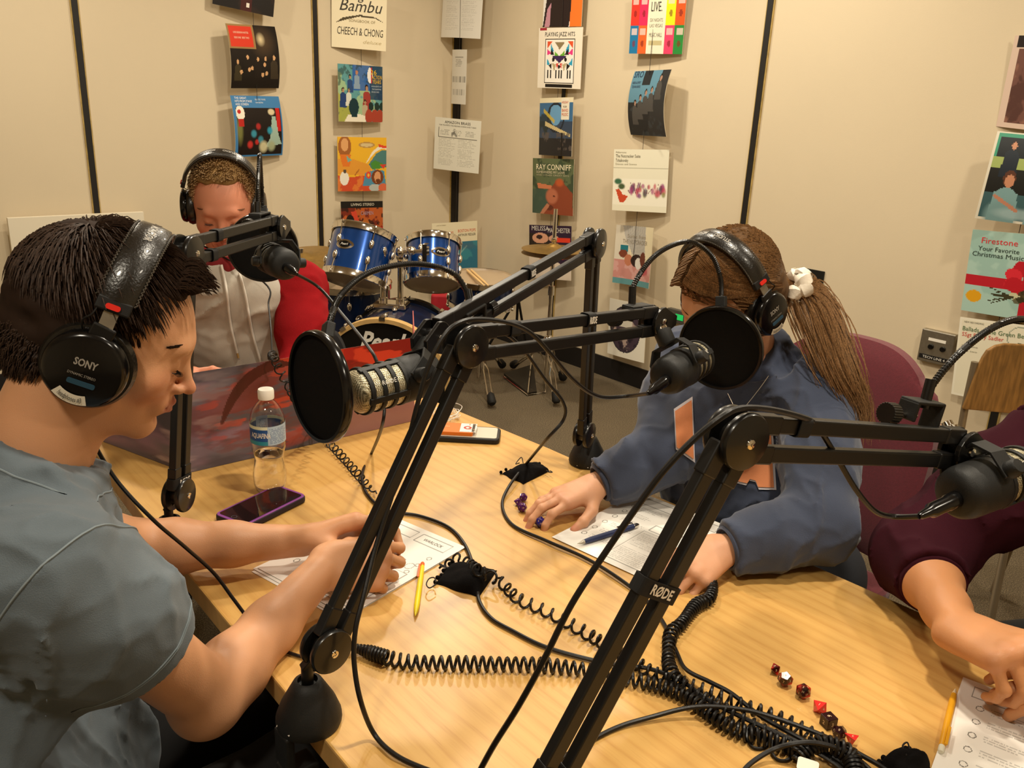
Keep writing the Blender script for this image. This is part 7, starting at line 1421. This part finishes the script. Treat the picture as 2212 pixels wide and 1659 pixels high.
# ================================================================ the person in maroon at the right edge
Fh = Vector((-.80, -.30, 0)).normalized(); pit = .5; F4 = Fh*cos(pit)-ZD*sin(pit); U4 = Fh*sin(pit)+ZD*cos(pit)
Hp4 = D(2392, 850, 1.33); S4 = Vector((.93, 1.32, 1.03)); R4 = Vector((1.06, 1.00, 1.00)); NB4 = Vector((.985, 1.17, 1.075)); PV4 = Vector((1.18, 1.30, .52)); E4 = T(1982, 1200, .815); W4 = T(2068, 1362, .820); E5 = Vector((.95, .86, .80)); W5 = Vector((.80, .90, .815))
V4, Q4, A4, O4, H4, _ = head(F4, U4, Hp4, .98, .0036, NB4, .050, female=True)
S = Sdf(.0026); S.chain([E4, E4.lerp(W4, .35), E4.lerp(W4, .75), W4], [.043, .0445, .031, .0262], .02); HP = hand(S, W4, (.30, -.80, .24), (-.25, .25, .90), 1, [(1.15, 1.0, .5), (1.2, 1.05, .5), (1.25, 1.05, .5), (1.3, 1.0, .5)], [(.85, .35, -.6), (.95, .05, -.5), (.9, -.2, -.4)], 1.08, spread=(.05, .01, -.03, -.07))
q1 = S.mesh(); q1 = (relax(*q1, 1, .4), q1[1])
S = Sdf(.0026); S.chain([E5, E5.lerp(W5, .4), W5], [.042, .040, .026], .02); HQ = hand(S, W5, (-.95, .15, -.12), (-.1, -.55, .8), -1, [(.35, .6, .35), (.4, .7, .35), (.45, .75, .35), (.5, .7, .35)], [(.8, .35, -.4), (.95, .1, -.3), (.95, -.1, -.3)], 1.0)
q2 = S.mesh(); q2 = (relax(*q2, 1, .4), q2[1])
S = Sdf(.010); S.chain([NB4-ZD*.05, NB4.lerp(PV4, .5), PV4], [.08, .12, .12], .04); S.cap(S4, R4, .05, k=.04); q3 = S.mesh()
p4 = skin('person', [(V4, Q4), q1, q2, q3], M_SKV, colf=skin_tone('c88c5e', [(HP['mcp'][i], .014, 'cf8a68', .35) for i in range(4)])); tag(p4, 'person in a maroon top at the right edge, forearm and fist on the table', 'person', 'people seated around the table')
M_MAROON = mat('maroon_jersey', '34101a', .95, var=.10, vscale=10., bump=.25, bscale=800., spec=.15)
S = Sdf(.005); hem4 = E4.lerp(W4, .40); mid = NB4.lerp(PV4, .45); S.chain([NB4-ZD*.08, mid, PV4], [.12, .155, .16], .05, flat=.85, fd=Vector((1, .2, 0))); S.cap(S4-ZD*.01, R4-ZD*.01, .065, k=.05); S.cap(NB4-ZD*.03, NB4+ZD*.01, .07, k=.03)
S.chain([S4, S4.lerp(E4, .5), E4, E4.lerp(W4, .50)], [.072, .074, .062, .050], .05); S.chain([R4, R4.lerp(E5, .5), E5, E5.lerp(W5, .4)], [.07, .068, .06, .05], .05); cuff(S, E4, hem4, .043); cuff(S, E5, E5.lerp(W5, .25), .042); neckhole(S, NB4, H4((0, -.02, -.06)), .053, .02)
V_, Q = S.mesh(lambda X: creases(X, (E4-S4).cross(ZD)+ZD*.3, .011, 26., 21., 5.)+.0016*vnoise(X*22.)); V_ = relax(V_, Q, 2); sw4 = skin('maroon_top', [(V_, Q)], M_MAROON, p4)
n4 = (W4-E4).normalized(); band(hem4-n4*.012, n4, .050, .048, .024, 'cuff', M_MAROON, sw4)
legs(PV4, Vector((-.9, -.2, 0)).normalized(), Vector((-.2, .9, 0)).normalized(), p4, M_DARKP)
M_HAIR4 = mat('black_curly_hair', '1c1413', .5, var=.3, vscale=60.); r = random.Random(41); PH = []
V_, Q = haircap(H4, .98, .012, (.078, .072), .010, .014, -.085, A=A4, O=O4); skin('hair_cap', [(V_*1., Q)], mat('hair_underlayer_black', '191211', .75, var=.15, vscale=60., spec=.15), p4)
for k in range(900):
    th = math.acos(1-r.random()*1.5); ph = r.uniform(0, 2*pi); p = scalp(th, ph, .010, .014, .012)
    if p.y > .06 and p.z < .07: continue
    nrm = Vector((p.x, p.y+.014, p.z-.038)).normalized(); P = []; a0 = r.uniform(0, 6); rad = r.uniform(.006, .012); x_, y_, _z = frame(nrm)
    for i in range(12): t = i/11; P.append(H4(p+nrm*.028*t+Vector((0, 0, -.035*t*t))+(x_*cos(a0+9*t)+y_*sin(a0+9*t))*rad*t**.5))
    PH.append(P)
for k in range(26):
    P = []; a0 = r.uniform(0, 6)
    for i in range(14): t = i/13; P.append(H4(Vector((-.03+.06*r.random()*0+.004*k-.05, .095+.030*t, .085-.045*t))+Vector((.010*cos(a0+8*t), .012*sin(a0+8*t), .008*sin(a0+5*t)))))
    PH.append(P)
locks(PH, .0011, .0003).build('hair', M_HAIR4, p4)
headphones(H4, .98, 'black studio headphones on the person in maroon at the right edge', cupdz=-.018, R=.104, cupr=.045)
# ---------------------------------------------------------------- the chairs they sit on
padded_chair((UV(.93, 1.60)), -VD+UD*.05, 'burgundy padded chair behind the ponytailed person', hgt=1.00, w=.47)
padded_chair((PV1.x, PV1.y), VD, 'burgundy padded chair under the person in grey', hgt=.85) if False else None
padded_chair((PV.x-.05, PV.y-.05), VD, 'dark padded chair under the person in grey', hgt=.80, cushion=mat('dark_chair_cloth', '1a1718', .9), seatz=.42)
padded_chair((PV3.x, PV3.y+.02), Vector((0, -1, 0)), 'dark padded chair under the person in the hoodie', hgt=.80, cushion=mat('dark_chair_cloth', '1a1718', .9), seatz=.42)
padded_chair((PV4.x+.04, PV4.y), Vector((-.9, -.2, 0)), 'dark padded chair under the person in maroon', hgt=.80, cushion=mat('dark_chair_cloth', '1a1718', .9), seatz=.42)
# wooden school chair by the right wall
wc = T(2130, 1085, 0); wc = Vector((1.66, 2.78, 0)); wf = (-VD*.75+UD*-.55).normalized(); ws = wf.cross(ZD)
t = thing('wooden_chair', wc, 'brown wooden-backed metal frame chair by the right wall', 'chair'); M_OLDW = mat('old_brown_wood', '86602f', .5, var=.35, vscale=9., stretch=(14, 14, 1.6))
bc = D(2165, 822, 2.55); M_TUBE = mat('tan_steel_tube', '8f8068', .4, .6)
bx_ = (D(2212, 830, 2.55)-D(2100, 815, 2.55)); bx_.z = 0; bx_.normalize(); bn = bx_.cross(ZD).normalized(); bn = bn if bn.y < 0 else -bn
mb = MB(); pts = [(-.100, -.095), (.17, -.105), (.17, .115), (-.02, .115), (-.045, .108), (-.066, .092), (-.075, .07), (-.080, .05)]
mb.prism(pts if bx_.cross(ZD).dot(bn) > 0 else pts, bc-bn*.006, bx_, ZD, .014); mb.build('backrest', M_OLDW, t, bevel=.004)
for q in (-.085, .165):
    p = bc+bx_*q-bn*.012; mb = MB(); mb.tube([p+ZD*.05, p-ZD*.10, p-ZD*.35+bn*.02, Vector((p.x, p.y, .01))-bn*.05], .011, 10); mb.build('rear_leg', M_TUBE, t); f_ = p+bn*.36; mb = MB(); mb.tube([Vector((p.x, p.y, .44))+bn*.02, Vector((f_.x, f_.y, .44)), Vector((f_.x, f_.y, .01))+bn*.03], .011, 10); mb.build('front_leg', M_TUBE, t)
sc_ = bc+bx_*.04+bn*.19; mb = MB(); mb.rbox(Vector((sc_.x, sc_.y, .455)), (.38, .37, .018), .05, (bx_, bn, ZD) if bx_.cross(bn).z > 0 else (bx_, -bn, ZD)); mb.build('seat', mat('pale_birch_seat', 'cfae74', .4, var=.15, vscale=12., stretch=(10, 2, 1)), t, bevel=.005)
# purple cloth bag hanging below the table at the left
bp_ = T(240, 1055, .62); S = Sdf(.008); q = UV(1.72, .40, .58); S.ell(q, (.11, .055, .10), (UD, VD, ZD), k=.02); S.ell(q-ZD*.10+UD*.03, (.13, .06, .09), (UD, VD, ZD), k=.05); V_, Q = S.mesh(lambda X: folds(X, ZD, .012, 14., 33., 3.)); V_ = relax(V_, Q, 1); tag(skin('cloth_bag', [(V_, Q)], mat('purple_cloth', '2c2668', .8, var=.2, vscale=20.), origin=q-ZD*.2), 'purple-blue cloth bag hanging under the left edge of the table', 'bag')
# ================================================================ cables
M_CAB = mat('black_cable', '12100f', .42, spec=.45, bump=.1, bscale=400.); M_COIL = mat('black_coil_cord', '100e0d', .38, spec=.45)
def TP(pts, r=.003): return [T(x, y, TZ+r+.0006+z) for x, y, z in pts]
def cable(P, r, label, cat='cable', name='microphone_cable', n=8, k=8, group=None):
    mb = MB(); mb.tube(catmull(P, k), r, n); return tag(mb.build(name, M_CAB), label, cat, group)
def coil(P, label, rad=.0085, wire=.0022, pitch=.011, seed=0, wob=.06, sub=12, k=10, lead=None):
    B = catmull(P, k); Hx = helix(B, rad, pitch, wob, sub, seed)
    if lead: Hx = catmull(lead, 6)[:-1]+Hx
    mb = MB(); mb.tube(Hx, wire, 6); return tag(mb.build('coiled_headphone_cable', M_COIL), label, 'cable', 'coiled headphone cables')
r_ = .0031
# a: the boy's lead, hanging from his headphones down to the table
cable([Vector(H1((-.092, -.01, -.06))), Vector(H1((-.094, -.03, -.12))), D(192, 935, 1.07), D(250, 1035, 1.08), D(330, 1122, 1.10), D(400, 1182, 1.16), D(462, 1238, 1.22), D(505, 1295, 1.245), T(552, 1356, TZ+.004), T(600, 1400, TZ+.004), T(690, 1430, TZ+.004)], .0026, 'thin black headphone lead hanging past the forearms of the person in grey', name='headphone_lead')
cable([Vector(H3((.075, .02, -.10))), D(570, 610, 2.10), D(580, 660, 2.07), D(586, 720, 2.02), D(588, 782, 1.93)], .0022, 'thin grey lead down the chest of the person in the hoodie', name='headphone_lead')
# b: coil coming over the folding screen
top_ = T(590, 778, TZ+.2115); coil([D(588, 782, 1.93), top_+ZD*.012, D(604, 800, 1.745), D(622, 832, 1.735), D(650, 880, 1.70), T(690, 940, TZ+.010), T(722, 968, TZ+.010), T(760, 1010, TZ+.010), T(795, 1050, TZ+.010), T(815, 1066, TZ+.010)], 'stretched black coil cord draped over the folding screen behind the round pop screen', rad=.0085, wire=.0016, pitch=.024, seed=2, sub=14)
# c: from the far microphone to the cable bundle
eA = MA[2]; eB = MBm[2]; eC = MC[2]; eD = MD[2]
cable([eA, D(690, 622, 1.66), D(740, 680, 1.58), D(790, 742, 1.48), D(815, 785, 1.44), D(830, 868, 1.50), D(824, 925, 1.53), T(803, 978, TZ+.004), T(783, 1022, TZ+.004), T(792, 1066, TZ+.004), T(835, 1102, TZ+.004), T(905, 1114, TZ+.004), T(968, 1138, TZ+.004), T(1003, 1175, TZ+.004), T(1022, 1222, TZ+.004), T(1030, 1262, TZ+.004), T(1036, 1300, TZ+.004), T(1062, 1336, TZ+.004), T(1110, 1364, TZ+.004), T(1170, 1394, TZ+.004), T(1240, 1416, TZ+.004), T(1330, 1436, TZ+.005), T(1400, 1444, TZ+.010), T(1470, 1470, TZ+.016), T(1530, 1512, TZ+.018), T(1600, 1548, TZ+.018), T(1675, 1582, TZ+.018), T(1740, 1612, TZ+.016), T(1810, 1655, TZ+.010), T(1860, 1710, TZ+.004)], r_, 'long black cable from the far microphone, passing under the velvet bag by the pencil')
# d: along the arm that reaches to the ponytailed person, looping down at its foot
K_, E__, N__ = BO['B'][1:]; up_ = lB[1] if lB[1].z > 0 else -lB[1]
cable([eB, D(1352, 856, 1.33), D(1292, 856, 1.27), D(1240, 822, 1.22), D(1190, 765, 1.17), D(1150, 722, 1.14), D(1108, 700, 1.115), D(1050, 690, 1.09), D(1000, 694, 1.07), D(962, 722, 1.06), D(925, 792, 1.06), D(900, 880, 1.065), D(880, 960, 1.07), D(850, 1060, 1.06), D(812, 1180, 1.05), D(785, 1290, 1.03), D(768, 1360, 1.02), D(765, 1430, 1.02), D(778, 1510, 1.02), T(806, 1582, TZ+.012), T(850, 1628, TZ+.006), T(915, 1660, TZ+.004), T(1010, 1690, TZ+.004)], r_, 'black cable looping off the foot of the boom arm beside the person in grey')
# e: from the boy's microphone, hanging behind the arms and across the table
cable([eC, D(985, 800, 1.25), D(1040, 740, 1.36), D(1085, 720, 1.42), D(1128, 752, 1.46), D(1178, 820, 1.50), D(1216, 868, 1.53), D(1218, 905, 1.55), D(1180, 950, 1.57), T(1140, 998, TZ+.032), T(1100, 1050, TZ+.012), T(1085, 1092, TZ+.004), T(1108, 1134, TZ+.004), T(1180, 1168, TZ+.006), T(1262, 1204, TZ+.006), T(1335, 1248, TZ+.006), T(1400, 1300, TZ+.004), T(1436, 1350, TZ+.004), T(1461, 1407, TZ+.004), T(1482, 1446, TZ+.010), T(1535, 1474, TZ+.020), T(1580, 1498, TZ+.020), T(1640, 1545, TZ+.014), T(1700, 1580, TZ+.016), T(1770, 1618, TZ+.014), T(1840, 1665, TZ+.008), T(1880, 1710, TZ+.004)], r_, 'black cable curving round the purple dice and across the record sheet of the ponytailed person')
# f: from the right-hand microphone, hanging loose off the nearest elbow
cable([eD, D(1932, 1116, .95), D(1890, 1104, .935), D(1848, 1056, .91), D(1800, 975, .88), D(1762, 918, .85), D(1728, 900, .825), D(1660, 884, .80), D(1600, 882, .775), D(1560, 900, .765), D(1500, 948, .77), D(1440, 1010, .775), D(1390, 1075, .78), D(1310, 1190, .785), D(1235, 1305, .79), D(1175, 1425, .80), D(1120, 1525, .82), D(1062, 1618, .85), D(1020, 1700, .87), D(1000, 1760, .89)], .0031, 'black cable hanging loose from the nearest boom arm down to the bottom edge')
# j, k: cables in the near bundle
cable(TP([(1120, 1700, 0), (1190, 1652, 0), (1316, 1579, 0), (1407, 1549, .004), (1503, 1527, .014), (1600, 1532, .022), (1675, 1551, .024), (1755, 1580, .022), (1814, 1606, .016), (1862, 1632, .010), (1910, 1660, .004), (1960, 1700, .0)]), r_, 'black cable arching over the coil cords near the bottom of the photo')
cable(TP([(1590, 1700, 0), (1612, 1658, .004), (1664, 1622, .012), (1718, 1606, .026), (1771, 1606, .030), (1830, 1626, .020), (1880, 1664, .006), (1905, 1710, 0)]), r_, 'black cable forming a low arch at the bottom by the dice row')
# g, h, i: coil cords
def CP(pts): return [T(x, y, TZ+.0105+z) for x, y, z in pts]
coil(CP([(742, 1392, 0), (790, 1406, 0), (868, 1428, 0), (960, 1432, 0), (1060, 1434, 0), (1160, 1436, 0), (1260, 1446, 0), (1340, 1462, 0), (1410, 1478, 0), (1480, 1502, .0), (1545, 1550, .0), (1600, 1580, .0), (1664, 1598, .0), (1728, 1628, .0), (1760, 1690, 0)]), 'black coil cord running straight from the boom arm by the person in grey', rad=.0088, wire=.0023, pitch=lambda q: .0052 if q < .10 else (.0115 if q < .62 else .0080), seed=3, sub=12)
coil(CP([(950, 1228, -.004), (985, 1206, -.002), (1010, 1216, -.002), (1040, 1236, .020), (1080, 1256, .0), (1118, 1292, 0), (1170, 1316, 0), (1240, 1352, 0), (1310, 1394, 0), (1380, 1436, 0), (1407, 1452, .0), (1461, 1470, .002), (1541, 1500, .004), (1600, 1522, .004), (1675, 1549, .004), (1728, 1574, .002), (1790, 1610, .0), (1850, 1680, 0)]), 'loosely stretched black coil cord passing under the velvet bag', rad=.0085, wire=.0021, pitch=lambda q: .020 if q < .48 else .0130, seed=5, sub=14)
coil(CP([(1516, 1230, 0), (1538, 1262, .004), (1532, 1292, .002), (1503, 1308, 0), (1471, 1348, 0), (1450, 1368, 0), (1444, 1407, 0), (1446, 1440, .004), (1462, 1470, .008), (1520, 1508, .006), (1580, 1545, .004), (1640, 1575, .002), (1700, 1606, .0), (1745, 1650, .0)]), 'tight black coil cord coming from under the arm of the ponytailed person', rad=.0085, wire=.0023, pitch=lambda q: .0068 if q < .36 else (.0105 if q < .8 else .014), seed=7, sub=12, wob=.12)
coil(CP([(1715, 1640, .0), (1739, 1622, .006), (1770, 1606, .014), (1814, 1616, .014), (1840, 1640, .006), (1850, 1690, 0)]), 'tight black coil cord humped up at the bottom of the photo beside the dice', rad=.0095, wire=.0025, pitch=.0062, seed=9, sub=12)
for (x, y, lab) in ((1640, 1606, 'loose black loop of coil cord hanging out of the bundle, left of the other'), (1692, 1632, 'loose black loop of coil cord hanging out of the bundle, nearer the white tag')):
    c = T(x, y, TZ+.003); P = [T(x-24, y-34, TZ+.010), T(x-26, y-12, TZ+.004), T(x-14, y+8, TZ+.003), T(x+8, y+10, TZ+.003), T(x+22, y-6, TZ+.005), T(x+20, y-28, TZ+.012)]; mb = MB(); mb.tube(catmull(P, 7), .0022, 6); tag(mb.build('coiled_headphone_cable', M_COIL), lab, 'cable', 'coiled headphone cables')
tg = T(1745, 1654, TZ+.022); mb = MB(); mb.rbox(tg, (.024, .016, .0012), .003, (Vector((.9, -.4, 0)).normalized(), Vector((.36, .82, .42)).normalized(), Vector((.9, -.4, 0)).normalized().cross(Vector((.36, .82, .42)).normalized()))); tag(mb.build('cable_tag', mat('white_tape', 'e4dfd2', .6)), 'small white tag on the cables at the bottom edge', 'tag')
